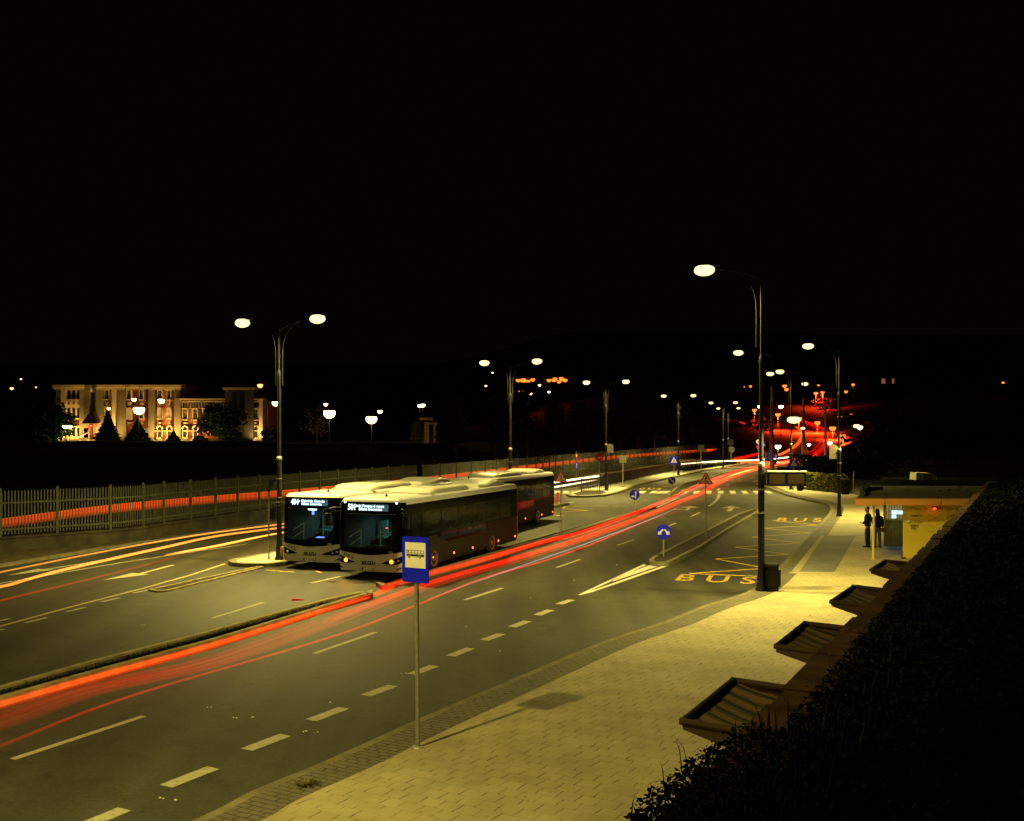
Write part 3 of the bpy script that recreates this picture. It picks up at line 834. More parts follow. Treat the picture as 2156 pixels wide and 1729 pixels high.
o = lamp_post(10.05, (-1,)); q_ = next(c for c in o.children if c.type == 'LIGHT'); q_.rotation_euler = Vector((-.32, .30, -1)).to_track_quat('-Z', 'Y').to_euler(); q_.data.spot_size = math.radians(170); q_.data.energy *= 0.9; tag(o, 'single armed street lamp on the pavement just left of the picture', group='single armed street lamps on the right pavement'); o.location = (-5.2, 8.9, 0.15); o.rotation_euler = (0, 0, -0.45)

# tall concrete trolley masts with a curved lamp arm on top
def mast(px, py, lx, ly, lab, dirty=1.0):
    y = F * CH / (py - HZ); x = (px - 1078) * y / F
    H = CH - (ly - HZ) * y / F
    reach = (px - lx) * y / F
    t = thing('lamp_mast', lab, 'street lamp', (x, y, 0), 0, 'tall masts with one lamp arm')
    m = MB(); m.lathe([(0.30, 0), (0.27, 4), (0.20, H * 0.72)], (0, 0, 0), 12); obj('pole', m, M_CONC, t, smooth='auto')
    m = MB(); m.lathe([(0.31, 0.02), (0.30, 3.6)], (0, 0, 0), 12); obj('lit_band', m, mat('mast_lit_tone', (0.62, 0.50, 0.16), .7, var=.15), t, smooth='auto')  # yellow lamp light on the lower concrete, put in as a coloured band
    a = MB(); a.tube(smooth_line([(0, 0, H * 0.72), (0, 0, H - 1.6), (-0.2, 0, H - 0.6), (-1.3, 0, H - 0.15), (-reach + 0.5, 0, H)], 5), 0.09, 8)
    obj('arm', a, M_POLE, t, smooth='auto')
    luminaire(t, (-reach + 0.5, H), -1, LAMP_W * 1.3, big=2.0)
mast(1625, 993, 1558, 742, 'tall concrete mast with yellow lit base and curved lamp arm near the blue lane sign')
mast(1691.6, 981, 1645, 782, 'tall concrete mast with curved lamp arm in front of the red lit bend')
mast(1737.9, 965, 1697, 808, 'tall concrete mast with curved lamp arm beside the white timetable board')

# ---------------------------------------------------------------- road signs
def circle(r, n=28, cx=0, cz=0): return [(cx + r * math.cos(2 * math.pi * k / n), cz + r * math.sin(2 * math.pi * k / n)) for k in range(n)]
def rrect(w, h, r, n=5, cx=0, cz=0):
    out = []
    for qx, qz, a0 in ((w / 2 - r, h / 2 - r, 0), (-w / 2 + r, h / 2 - r, 90), (-w / 2 + r, -h / 2 + r, 180), (w / 2 - r, -h / 2 + r, 270)):
        for k in range(n + 1):
            a = math.radians(a0 + 90 * k / n); out.append((cx + qx + r * math.cos(a), cz + qz + r * math.sin(a)))
    return out
def tri(s, r=0.03, down=False):
    """equilateral triangle with clipped corners, side s, centred at its centroid"""
    P = [(0, s * 0.577), (-s / 2, -s * 0.289), (s / 2, -s * 0.289)]
    if down: P = [(x, -z) for x, z in P]
    out = []
    for i in range(3):
        a, b, c = P[i - 1], P[i], P[(i + 1) % 3]
        for q in (a, c):
            d = math.hypot(q[0] - b[0], q[1] - b[1]); out.append((b[0] + (q[0] - b[0]) * r / d * s, b[1] + (q[1] - b[1]) * r / d * s))
    return out
def sign(name, base, z0, zc, lab, build, cat='road sign', rz=0.0, post=0.032, top=None, cats=None, group=None, back=False):
    t = thing(name, lab, cat, (base[0], base[1], z0), rz, group)
    p = MB(); p.tube([(0, 0.045, 0), (0, 0.045, (top or zc) - z0)], post, 10); obj('post', p, M_GALV, t, smooth='auto')
    build(t, zc - z0)
    return t
def PL(name, poly, z, mt, parent, off=0.0, th=0.004):
    m = MB(); m.plate(poly, Matrix.Translation((0, -off, z)), th); return obj(name, m, mt, parent)
def person_fig(s):
    """walking figure of the crossing signs"""
    return [[(-.03, .62), (.05, .62), (.05, .70), (-.03, .70)],
            [(-.05, .58), (.07, .58), (.05, .30), (-.04, .30)],
            [(-.04, .56), (-.20, .36), (-.15, .34), (-.02, .47)], [(.06, .56), (.20, .36), (.16, .34), (.04, .46)],
            [(-.04, .32), (.02, .32), (-.13, .02), (-.20, .04)], [(.0, .32), (.05, .32), (.20, .02), (.13, .02)]]
def fig(parent, z, sc, mt, off, name='pedestrian_figure', extra=()):
    m = MB()
    for P in person_fig(1): m.plate([(x * sc, (y - .3) * sc) for x, y in P], Matrix.Translation((0, -off, z)), 0.003)
    for P in extra: m.plate([(x * sc, (y - .3) * sc) for x, y in P], Matrix.Translation((0, -off, z)), 0.003)
    obj(name, m, mt, parent)
STR = [[(-.42, -.02), (-.34, -.02), (-.24, .14), (-.29, .14)], [(-.05, -.02), (.04, -.02), (.02, .14), (-.03, .14)], [(.34, -.02), (.42, -.02), (.29, .14), (.24, .14)]]
def warn(s):
    def b(t, z):
        pl = PL('sign_plate', tri(s), z, M_RED, t)
        PL('sign_face', tri(s * 0.70, 0.02), z, mat('sign_cream', (0.90, 0.62, 0.42), 0.5), pl, 0.004)
        fig(pl, z + 0.02 * s, s * 0.62, M_BLACK, 0.008, extra=STR)
    return b
def blue_round(r, kind):
    def b(t, z):
        pl = PL('sign_plate', circle(r), z, M_BLUE, t)
        m = MB()
        def arr(ax, az, bx, bz, w, hw, hl):
            d = Vector((bx - ax, bz - az)); L_ = d.length; d /= L_; n = Vector((-d.y, d.x)); A = Vector((ax, az)); T = Vector((bx, bz)); B = T - d * hl
            m.plate([tuple(A + n * w), tuple(B + n * w), tuple(B + n * hw), tuple(T), tuple(B - n * hw), tuple(B - n * w), tuple(A - n * w)], Matrix.Translation((0, -0.004, z)), 0.003)
        k = r / 0.31
        if kind == 'both': arr(-.03 * k, .10 * k, -.24 * k, -.12 * k, .035 * k, .10 * k, .13 * k); arr(.03 * k, .10 * k, .24 * k, -.12 * k, .035 * k, .10 * k, .13 * k)
        if kind == 'right': arr(-.18 * k, .16 * k, .17 * k, -.17 * k, .045 * k, .12 * k, .15 * k)
        if kind == 'upleft': arr(.06 * k, -.24 * k, .06 * k, .24 * k, .03 * k, .09 * k, .13 * k); arr(.05 * k, -.10 * k, -.22 * k, -.10 * k, .03 * k, .09 * k, .13 * k)
        if kind == 'up': arr(0, -.22 * k, 0, .22 * k, .035 * k, .10 * k, .14 * k)
        obj('arrow_symbol', m, M_SWHITE, pl)
    return b
def crossing(s):
    def b(t, z):
        pl = PL('sign_plate', rrect(s, s, 0.04), z, M_BLUE, t)
        fc = PL('white_triangle', tri(s * 0.80, 0.01), z - s * 0.03, M_SWHITE, pl, 0.004)
        fig(pl, z - s * 0.02, s * 0.60, M_BLACK, 0.008, extra=STR)
    return b
def on(px, py, z=H): return G(px, py, z)
sign('warning_sign', on(1181, 1123), H, CH - (1007 - HZ) * 51.5 / F, 'red edged pedestrian warning triangle on the median behind the rear of the buses', warn(0.66), rz=-0.05)
sign('warning_sign', on(1486.2, 1130), H, CH - (1011 - HZ) * 49.5 / F, 'larger red edged pedestrian warning triangle standing in the bus bay median', warn(0.70), rz=-0.05)
sign('direction_sign', on(1336.5, 1077), H, CH - (1042.3 - HZ) * 65.5 / F, 'round blue sign with straight and left arrows in the narrow median', blue_round(0.32, 'upleft'), rz=-0.15)
sign('direction_sign', on(1397.4, 1173), H, CH - (1119.5 - HZ) * 41.6 / F, 'round blue sign with two downward arrows on the nose of the bus bay median', blue_round(0.305, 'both'), rz=0.0)
sign('direction_sign', on(1414.5, 1036), H, CH - (1011.5 - HZ) * 87.5 / F, 'round blue keep right sign with one slanting arrow before the crossing', blue_round(0.32, 'right'), rz=-0.1)
sign('crossing_sign', on(1419, 1030, .15), 0.15, CH - (971.3 - HZ) * 90 / F, 'blue square pedestrian crossing sign on the far platform', crossing(0.70), rz=-0.1)
sign('crossing_sign', on(1671.5, 1034, .15), 0.15, CH - (977.4 - HZ) * 88 / F, 'blue square pedestrian crossing sign above the display panel', crossing(0.72), rz=-0.1)
def noentry(t, z):
    pl = PL('sign_plate', circle(0.32), z, M_RED, t); PL('white_bar', rrect(0.46, 0.10, 0.01), z, M_SWHITE, pl, 0.004)
sign('no_entry_sign', on(1262, 1035, .15), 0.15, CH - (964.2 - HZ) * 88 / F, 'round red no entry sign with white bar left of the lamp on the far platform', noentry)
def yield_small(t, z):
    m = MB(); m.plate(tri(0.5, 0.02, True), Matrix.Translation((0, 0, z + 0.85)), 0.004); pl = obj('sign_plate', m, M_RED, t)
    m = MB(); m.plate(tri(0.26, 0.02, True), Matrix.Translation((0, -0.004, z + 0.85)), 0.003); obj('sign_face', m, M_SWHITE, pl)
    blue_round(0.31, 'up')(t, z)
sign('direction_sign', on(1214, 1034, .15), 0.15, CH - (981.6 - HZ) * 88 / F, 'turned pair of signs, red triangle over blue circle, at the nose of the far platform', yield_small, rz=1.0, top=CH - (950 - HZ) * 88 / F)
def backplate(w, h):
    def b(t, z): PL('sign_plate', rrect(w, h, 0.04), z, M_SBACK, t)
    return b
def backtri(s, down=True):
    def b(t, z): PL('sign_plate', tri(s, 0.03, down), z, M_BLACK, t)
    return b
sign('turned_sign', on(1311.7, 1026.5, .15), 0.15, CH - (968 - HZ) * 93 / F, 'dark square back of a road sign on the far platform beyond the black railing', backplate(0.64, 0.66))
sign('turned_sign', on(565.5, 1178, .15), 0.15, CH - (1019 - HZ) * 40.8 / F, 'black inverted triangle sign seen from behind left of the first double lamp post', backtri(0.62))
# far small signs: px, base py, sign centre py, kind
far = [(1476, 995, 944, 'b', 0.8, 0.9, 'dark green back of a rectangular sign above the planted bed'), (1538, 968, 931, 'b', 1.2, 1.1, 'dark back of a rectangular sign by the end of the long fence'),
       (1540.5, 972, 947, 'c', .55, 0, 'grey round back of a sign before the junction'), ]
for px, pb, pc, k, w, h, lab in far:
    b_ = G(px, pb, 0); z = CH - (pc - HZ) * b_.y / F
    sign('turned_sign', b_, 0, z, lab, backplate(w, h) if k == 'b' else (lambda t, z, w=w: PL('sign_plate', circle(w), z, M_SBACK, t)), post=0.05)
b_ = G(1597, 972, 0)
def two_round(t, z):
    pl = PL('sign_plate', circle(0.42), z + 0.95, M_SWHITE, t); PL('symbol', circle(0.16), z + 0.95, M_PURP, pl, 0.01)
    PL('sign_plate', circle(0.42), z, M_PURP, t)
sign('prohibition_sign', b_, 0, CH - (941 - HZ) * b_.y / F, 'pale round sign over a purple round sign on one post at the far junction', two_round, post=0.05, top=CH - (932 - HZ) * b_.y / F)
b_ = G(1622, 1000, 0)
def lanes(t, z):
    pl = PL('sign_plate', rrect(0.74, 1.15, 0.05), z, M_BLUE, t)
    m = MB()
    for x in (-.2, .2):
        m.plate([(x - .025, -.45), (x + .025, -.45), (x + .025, .28), (x + .08, .28), (x, .42), (x - .08, .28), (x - .025, .28)], Matrix.Translation((0, -0.006, z)), 0.004)
    for k in range(6): m.plate([(-.012, -.5 + k * .17), (.012, -.5 + k * .17), (.012, -.42 + k * .17), (-.012, -.42 + k * .17)], Matrix.Translation((0, -0.006, z)), 0.004)
    obj('lane_arrows', m, M_SWHITE, pl)
sign('lane_sign', (b_.x - .35, b_.y, 0), 0, CH - (960 - HZ) * b_.y / F, 'blue rectangular lane sign with two arrows right of the tallest lamp post', lanes, post=0.04)
b_ = G(1630, 992, 0)
sign('parking_ban_sign', (b_.x, b_.y, 0), 0, CH - (974 - HZ) * b_.y / F, 'small round blue and red sign below the lane sign', lambda t, z: PL('cross_bar', [(-.26, .2), (-.2, .26), (.26, -.2), (.2, -.26)], z, M_RED, PL('sign_plate', circle(.34), z, M_BLUE, t), 0.006), post=0.04)
b_ = G(1611, 985, 0)
sign('crossing_sign', (b_.x - .4, b_.y, 0), 0, CH - (935 - HZ) * b_.y / F, 'distant blue square crossing sign beside the tallest lamp post', crossing(0.9), post=0.05)
b_ = G(1634, 975, 0)
sign('direction_sign', b_, 0, CH - (961 - HZ) * b_.y / F, 'distant round blue sign with upward arrow below a white lamp', blue_round(0.48, 'up'), post=0.04)
b_ = G(1687, 972, 0)
sign('direction_sign', b_, 0, CH - (959.5 - HZ) * b_.y / F, 'distant round blue keep right sign at the mouth of the red bend', blue_round(0.55, 'right'), post=0.04)
b_ = G(1700, 983, 0)
sign('warning_sign', (b_.x - .3, b_.y - .6, 0), 0, CH - (949.5 - HZ) * b_.y / F, 'distant pale warning triangle on the mast before the red bend', warn(1.1), post=0.04)
# red flexible bollard
p = G(1171.5, 1061, 0.15); q = AT(1174.8, 1036.5, p.y)
t = thing('marker_post', 'leaning red plastic marker post at the end of the bus platform', 'bollard', p)
m = MB(); m.tube([(0, 0, 0), (q.x - p.x, 0, q.z - p.z)], [0.10, 0.085], 10); obj('tube', m, mat('red_plastic', (0.55, 0.02, 0.03), 0.5), t, smooth='auto')
m = MB(); m.lathe([(0.17, 0), (0.15, 0.05), (0.10, 0.06)], (0, 0, 0), 12); obj('foot', m, M_BLACK, t)
# yellow guard by lamp A
p = G(594, 1179, 0.15)
t = thing('guard_post', 'short yellow bent guard standing between the lamp post and the first bus', 'bollard', p)
m = MB(); m.tube(smooth_line([(-0.05, 0, 0), (-0.05, 0, 0.42), (0, 0, 0.5), (0.06, 0, 0.42), (0.07, 0, 0)], 4), 0.04, 8); obj('hoop', m, mat('guard_yellow', (0.55, 0.36, 0.03), 0.5), t, smooth='auto')

# bus stop sign in the foreground
bs = G(880, 1573, 0.15)
t = thing('bus_stop_sign', 'large blue bus stop sign with black bus pictogram on a tall grey foreground pole', 'bus stop sign', bs, -math.atan2(0.25, 0.43) + 0.0)
zt = CH - (1130 - HZ) * bs.y / F - 0.15; zb = CH - (1226 - HZ) * bs.y / F - 0.15
p = MB(); p.tube([(0, 0.0, 0), (-0.035, 0.0, zt - 0.05)], 0.036, 14); obj('pole', p, M_GALV, t, smooth='auto')
m = MB(); m.lathe([(0.10, 0), (0.09, 0.012), (0.045, 0.02)], (0, 0, 0), 14); obj('base_plate', m, M_GALV, t)
W_, H_ = 0.515, zt - zb; zc = (zt + zb) / 2
Mx = Matrix.Translation((-0.01, -0.06, zc))
m = MB(); m.plate(rrect(W_, H_, 0.035, 6), Mx, 0.018); pl = obj('sign_plate', m, [M_BLUE], t)
m = MB(); m.plate(rrect(W_ - 0.012, H_ - 0.012, 0.03, 6), Matrix.Translation((-0.01, -0.040, zc)), 0.004); obj('rear_rim', m, M_GALV, pl)
wz = 0.075
m = MB(); m.plate([(-0.195, -0.205), (0.2, -0.205), (0.2, 0.2), (-0.195, 0.2)], Matrix.Translation((-0.01, -0.0625, zc + wz)), 0.002); obj('white_field', m, M_SWHITE, pl)
m = MB(); Mp = Matrix.Translation((-0.01, -0.0645, zc + wz))
def px_(pts): m.plate([((x - 600) / 1665.0, (610 - y) / 1665.0) for x, y in pts], Mp, 0.0015)
sk = lambda x: (x - 320) * 0.085            # the photo's perspective slope, removed again
def P4(x0, y0, x1, y1): px_([(x0, y0), (x1, y0), (x1, y1), (x0, y1)])
# lower body with wheel gaps, window frames drawn as bars
P4(318, 588, 890, 606); P4(318, 606, 355, 645); P4(445, 606, 705, 650); P4(800, 606, 890, 650); P4(355, 600, 445, 612); P4(705, 600, 800, 612)
for x in (320, 360): P4(x - 7, 494, x + 7, 552)
P4(313, 482, 367, 494); P4(313, 552, 367, 564)
P4(381, 482, 880, 494); P4(381, 552, 895, 564)
for x in (388, 486, 584, 682, 780): P4(x - 7, 494, x + 7, 552)
px_([(866, 494), (880, 494), (896, 552), (882, 552)])
obj('bus_symbol', m, M_BLACK, pl)
for cx in (400, 752):
    m = MB(); m.plate(circle(42 / 1665.0, 18, (cx - 600) / 1665.0, (610 - 655) / 1665.0), Matrix.Translation((-0.01, -0.0655, zc + wz)), 0.0015)
    obj('wheel_symbol', m, M_BLACK, pl)
for cx in (400, 752):
    m = MB(); m.plate(circle(17 / 1665.0, 14, (cx - 600) / 1665.0, (610 - 655) / 1665.0), Matrix.Translation((-0.01, -0.067, zc + wz)), 0.0015)
    obj('wheel_hub', m, M_SWHITE, pl)
for z in (zc + 0.15, zc - 0.15):
    m = MB(); m.box((-0.02, -0.02, z), (0.12, 0.05, 0.025)); obj('bracket', m, M_GALV, t)

# display panel hung on the nearest right lamp, boards on two others
p0 = AT(1615, 994, 32.75); p1 = AT(1696.2, 1023.5, 32.75)
t = thing('display_panel', 'black framed passenger display with two brown panes fixed to the tallest lamp post', 'display panel', ((p0.x + p1.x) / 2, 32.75, p1.z))
w = p1.x - p0.x; h = p0.z - p1.z
m = MB()
m.box((0, 0, 0.03), (w, 0.16, 0.06)); m.box((0, 0, h - 0.03), (w, 0.16, 0.06)); m.box((-w / 2 + .03, 0, h / 2), (0.06, 0.16, h - 0.12)); m.box((w / 2 - .03, 0, h / 2), (0.06, 0.16, h - .12)); m.box((-0.02, 0, h / 2), (0.07, 0.16, h - .12))
obj('frame', m, M_BLACK, t)
mb_ = mat('display_pane', (0.34, 0.27, 0.10), 0.45, var=0.04)
for x in (-w / 4 - 0.01, w / 4 - 0.01):
    m = MB(); m.box((x, -0.0, h / 2), (w / 2 - 0.08, 0.10, h - 0.12)); obj('pane', m, mb_, t)
m = MB(); m.box((0.0, -0.01, h + 0.02), (w + 0.02, 0.24, 0.035)); obj('rain_cap', m, mat('pale_metal', (0.62, 0.62, 0.58), 0.4), t)
m = MB()
for z in (0.05, h - 0.05): m.box((-w / 2 - 0.10, 0, z), (0.26, 0.05, 0.04))
m.box((-w / 2 - 0.06, -0.02, h / 2), (0.03, 0.03, h * 0.9)); m.box((-w / 2 - 0.12, 0.02, h / 2), (0.05, 0.05, h * .6))
obj('bracket', m, M_POLE, t)
def board(x0, x1, y0, y1, Y, lab, side):
    a, b = AT(x0, y0, Y), AT(x1, y1, Y); w = b.x - a.x; h = a.z - b.z
    t = thing('timetable_board', lab, 'timetable board', ((a.x + b.x) / 2, Y - 0.05, b.z))
    arc = [(-w / 2, 0), (w / 2, 0), (w / 2, h * .82)] + [(w * .42, h * .88), (w * .30, h * .90), (w * .26, h * .97), (0.12 * w, h), (-.12 * w, h), (-w * .26, h * .97), (-w * .30, h * .90), (-w * .42, h * .88)] + [(-w / 2, h * .82)]
    m = MB(); m.plate(arc, Matrix.Identity(4), 0.03); pl = obj('panel', m, mat('board_cream', (0.26, 0.23, 0.17), 0.6, var=.05), t)
    m = MB()
    rnd = random.Random(int(x0))
    for k, z in enumerate([.88, .72, .60, .50, .36, .31]):
        x = -w * .38
        wl = [.5, .8, .4, .8, .35, .3][k] * w
        x = -wl / 2
        while x < wl / 2:
            l_ = rnd.uniform(.03, .09); m.plate([(x, h * z), (x + l_, h * z), (x + l_, h * z + .022), (x, h * z + .022)], Matrix.Translation((0, -0.003, 0)), 0.002); x += l_ + 0.02
    obj('writing', m, mat('brown_ink', (0.22, 0.09, 0.05), 0.6), pl)
    m = MB()
    for z in (.08, .92): m.box((side * (w / 2 + 0.07), 0.03, h * z), (0.16, 0.03, 0.02))
    obj('bracket', m, M_GALV, t)
board(1746, 1764.8, 937, 966.5, 62.1, 'cream timetable board with arched top on the second single armed lamp post', 1)
board(1278.7, 1291.1, 934.9, 953, 90.0, 'small white timetable board on the double lamp post of the far platform', -1)

# litter bin
p = G(1624.5, 1244, .15)
def bin_(p, lab, s=1.0):
    t = thing('litter_bin', lab, 'litter bin', p, 0.1)
    m = MB(); m.plate(rrect(0.40, 0.40, 0.05, 4), Matrix.Translation((0, 0, 0)) @ Matrix.Rotation(math.radians(-90), 4, 'X') @ Matrix.Translation((0, 0, 0)), 0.001)
    m = MB()
    def rp(w, d, z0, z1): m.prism([(x, z) for x, z in rrect(w, d, 0.05, 4)], z0, z1)
    rp(0.36 * s, 0.34 * s, 0, 0.14 * s); rp(0.44 * s, 0.38 * s, 0.14 * s, 0.64 * s); rp(0.38 * s, 0.32 * s, 0.64 * s, 0.80 * s)
    obj('body', m, mat('bin_black', (0.008, 0.008, 0.008), 0.4, spec=0.15), t, smooth='auto')
    m = MB(); m.prism([(x, z) for x, z in rrect(0.42 * s, 0.36 * s, 0.05, 4)], 0.80 * s, 0.87 * s); obj('lid', m, mat('bin_lid', (0.03, 0.03, 0.027), 0.5), t, smooth='auto')
    m = MB(); m.box((0.235 * s, -0.02, 0.42 * s), (0.04, 0.22 * s, 0.5 * s)); obj('side_panel', m, M_POLE, t)
    return t
bin_(p, 'black litter bin on the pavement right beside the tallest lamp post')
p = AT(1684, 1035, 89.5); p.z = 0.15
bin_(p, 'second black litter bin far off below the display panel', 1.1)
p = AT(1672, 1035, 88); 

# ---------------------------------------------------------------- railings and fences
def rail(name, a, b, h, lab, cat, mt, gap=0.13, post=2.0, bar=0.012, panel=None, z0=0.15):
    a, b = Vector((a[0], a[1], z0)), Vector((b[0], b[1], z0)); L_ = (b - a).length; d = (b - a) / L_
    t = thing(name, lab, cat, a, math.atan2(d.y, d.x))
    m = MB(); n = int(L_ / gap)
    for k in range(n + 1):
        m.box((k * L_ / n, 0, h / 2 + 0.05), (bar * 2, bar * 2, h - 0.12))
    m.box((L_ / 2, 0, h - 0.02), (L_, 0.05, 0.05)); m.box((L_ / 2, 0, 0.12), (L_, 0.04, 0.04))
    if panel: m.box((L_ / 2, 0.03, h * .5), (L_, 0.012, h * panel))
    obj('railing', m, mt, t)
    k = 0
    while k <= L_ + 0.01:
        m = MB(); m.box((k, 0, h / 2 + 0.03), (0.06, 0.07, h + 0.06)); obj('post', m, mt, t); k += post
    return t
rail('railing', G(1262, 1027, .15), G(1434, 989.5, .15), 1.15, 'long black railing along the back of the far platform', 'railing', M_BLACK, post=3.6, panel=0.82)
rail('railing', G(1224, 1036, .15), G(1285, 1035, .15), 1.12, 'short black railing across the near end of the far platform', 'railing', M_BLACK, gap=0.16, post=2.4)
rail('railing', G(1437, 989, .15), G(1478, 983, .15), 1.1, 'thin black railing continuing past the crossing sign', 'railing', M_BLACK, gap=0.2, post=3)

def picket_fence(pts, name, lab):
    """low wall with spiked steel palings"""
    t = thing(name, lab, 'fence', (0, 0, 0))
    w = MB(); L_ = [V2(p) for p in pts]
    A, B = offset_line(L_, 0.16), offset_line(L_, -0.16)
    w.strip(A, B, -0.05, 0.62); w.strip(offset_line(L_, 0.20), offset_line(L_, -0.20), 0.62, 0.70)
    obj('low_wall', w, M_WALLC, t)
    pk = MB(); ra = MB(); dist = 0; posts = []
    for i in range(len(L_) - 1):
        a, b = L_[i], L_[i + 1]; l = (b - a).length; d = (b - a) / l; ang = math.atan2(d.y, d.x)
        n = int(l / 0.135)
        for k in range(n):
            q = a + d * (k + 0.5) * l / n
            h = 1.86
            pk.box((q.x, q.y, 0.78 + h / 2), (0.055, 0.022, h - 0.02), ang); 
            o_ = len(pk.v); c = [pk.v[o_ - 4 + j] for j in range(4)]
            top = (q.x, q.y, 0.78 + h + 0.06)
            pk.add(c + [top], [(0, 1, 4), (1, 2, 4), (2, 3, 4), (3, 0, 4)])
        for z in (1.0, 2.15):
            ra.box(((a.x + b.x) / 2, (a.y + b.y) / 2, z), (l, 0.05, 0.07), ang)
        np_ = max(1, round(l / 2.35))
        for k in range(np_): posts.append((a + d * k * l / np_, ang))
    obj('palings', pk, M_FENCE, t); obj('rail', ra, M_FENCE, t)
    for q, ang in posts:
        m = MB(); m.box((q.x, q.y, 1.72), (0.11, 0.10, 2.04), ang); m.box((q.x, q.y, 2.77), (0.13, 0.12, 0.06), ang, taper=0.4); obj('post', m, M_FENCE, t)
fp = [Vector((-38, 8.5)), G(0, 1165), G(232, 1147), G(296, 1137.5), G(345, 1131), G(587, 1093)]
fd = (V2(fp[1]) - V2(fp[0])).normalized()
F2 = Vector((-14.0, 61.9)); F3 = Vector((0.4, 103))
picket_fence([fp[0], V2(fp[1]), V2(fp[2]), V2(fp[3]) + Vector((0.25, -0.35)), V2(fp[4]), V2(fp[5])] + [F2.lerp(F3, t) for t in (0.22, 0.455)], 'picket_fence', 'long pale steel paling fence on a low concrete wall beyond the left carriageway')
def panel_fence(pts, lab):
    t = thing('panel_fence', lab, 'fence', (0, 0, 0)); L_ = [V2(p) for p in pts]
    w = MB(); w.strip(offset_line(L_, 0.2), offset_line(L_, -0.2), -0.05, 0.5); obj('low_wall', w, M_WALLC, t)
    pn = MB(); pn.strip(offset_line(L_, 0.02), offset_line(L_, -0.02), 0.5, 2.62); obj('panels', pn, M_FPAN, t)
    for i in range(len(L_) - 1):
        a, b = L_[i], L_[i + 1]; l = (b - a).length; d = (b - a) / l; n = max(1, round(l / 3.1))
        for k in range(n):
            q = a + d * k * l / n; m = MB(); m.box((q.x, q.y, 1.6), (0.10, 0.12, 2.25), math.atan2(d.y, d.x)); obj('post', m, M_FENCE, t)
PF = [F2.lerp(F3, .48), F2.lerp(F3, .8), F2.lerp(F3, 1.15), Vector((5.0, 118)), Vector((32.7, 200)), Vector((54, 262))]
panel_fence(PF, 'long grey green panel fence continuing beyond the paling fence to the far junction')
# ---------------------------------------------------------------- buses
M_POD = mat('roof_unit_plastic', (0.46, 0.45, 0.41), 0.3, var=.06, scale=2)
BW, BL = 2.55, 12.0
def bus_outline():
    """half outline from the middle of the front round the +x side to the middle of the rear: (arc length, x, y, nx, ny)"""
    P = []
    def fy(x): return 0.10 * (abs(x) / 1.275) ** 2.6
    R = 0.24
    xs_ = [0, .1, .2, .3, .4, .5, .6, .7, .8, .9, .97, 1.035]
    for x in xs_: P.append((x, fy(x)))
    y0 = fy(1.035)
    cx, cy = 1.275 - R, y0 + R
    for k in range(1, 9):
        a = math.radians(-90 + 90 * k / 8); P.append((cx + R * math.cos(a), cy + R * math.sin(a)))
    y = cy
    yy = [cy + 0.001]
    s = cy + .12
    while s < BL - 0.25: yy.append(s); s += 0.14
    for y in yy: P.append((1.275, y))
    for k in range(0, 7):
        a = math.radians(90 * k / 6); P.append((1.275 - .18 + .18 * math.cos(a), BL - .18 + .18 * math.sin(a)))
    for x in (.8, .5, .2, 0): P.append((x, BL))
    out = []; t = 0
    for i, p in enumerate(P):
        a, b = Vector(P[max(i - 1, 0)]), Vector(P[min(i + 1, len(P) - 1)])
        d = (b - a).normalized(); n = Vector((d.y, -d.x))
        if i == 0: n = Vector((0, -1))
        if i: t += (Vector(p) - Vector(P[i - 1])).length
        out.append((t, p[0], p[1], n.x, n.y))
    return out
OUT = bus_outline(); TMAX = OUT[-1][0]
TC = next(o[0] for o in OUT if o[1] > 1.03)           # where the front corner begins
TS = next(o[0] for o in OUT if abs(o[1] - 1.275) < 1e-6)
SY = OUT[[o[0] for o in OUT].index(TS)][2]            # y there
def t_of_y(y): return TS + (y - SY)
def bsurf(t, z, off=0.0):
    sgn = -1 if t < 0 else 1; a = min(abs(t), TMAX)
    for i in range(len(OUT) - 1):
        if OUT[i + 1][0] >= a: break
    o, q = OUT[i], OUT[i + 1]; k = (a - o[0]) / max(1e-9, q[0] - o[0])
    x, y, nx, ny = [o[j] + (q[j] - o[j]) * k for j in (1, 2, 3, 4)]
    ins = 0.0
    if z > 2.60: u = (z - 2.60) / 0.26; ins = 0.16 * (1 - math.sqrt(max(0, 1 - u * u))) + 0.03 * u
    if z < 0.45: ins = 0.05 * (0.45 - z) / 0.15
    rake = max(0.0, 1 - y / 0.9) * (max(0, z - 0.95) * 0.07)
    off -= ins
    return Vector((sgn * (x + nx * off), y + ny * off + rake, z))
def patch(name, ts, zlo, zhi, nz, off, mt, parent, th=0.008, inward=True):
    """piece of shell between curves zlo(t), zhi(t); has a thin edge so it reads as a panel"""
    m = MB(); n = len(ts); vs = []
    for t in ts:
        a, b = zlo(t) if callable(zlo) else zlo, zhi(t) if callable(zhi) else zhi
        for j in range(nz + 1): vs.append(bsurf(t, a + (b - a) * j / nz, off))
    fs = [(i * (nz + 1) + j, (i + 1) * (nz + 1) + j, (i + 1) * (nz + 1) + j + 1, i * (nz + 1) + j + 1) for i in range(n - 1) for j in range(nz)]
    m.add(vs, fs)
    # rim
    vs2 = []; ring = [(ts[i], 0) for i in range(n)] + [(ts[i], 1) for i in range(n - 1, -1, -1)]
    for t, k in ring:
        z = (zlo(t) if callable(zlo) else zlo) if k == 0 else (zhi(t) if callable(zhi) else zhi)
        vs2 += [bsurf(t, z, off), bsurf(t, z, off - th)]
    L_ = len(ring); m.add(vs2, [(2 * i, 2 * i + 1, (2 * ((i + 1) % L_)) + 1, 2 * ((i + 1) % L_)) for i in range(L_)])
    return obj(name, m, mt, parent, smooth='auto')
def rng(a, b, st=0.1):
    n = max(1, int(math.ceil((b - a) / st))); return [a + (b - a) * i / n for i in range(n + 1)]
WHL = [2.72, 8.62]
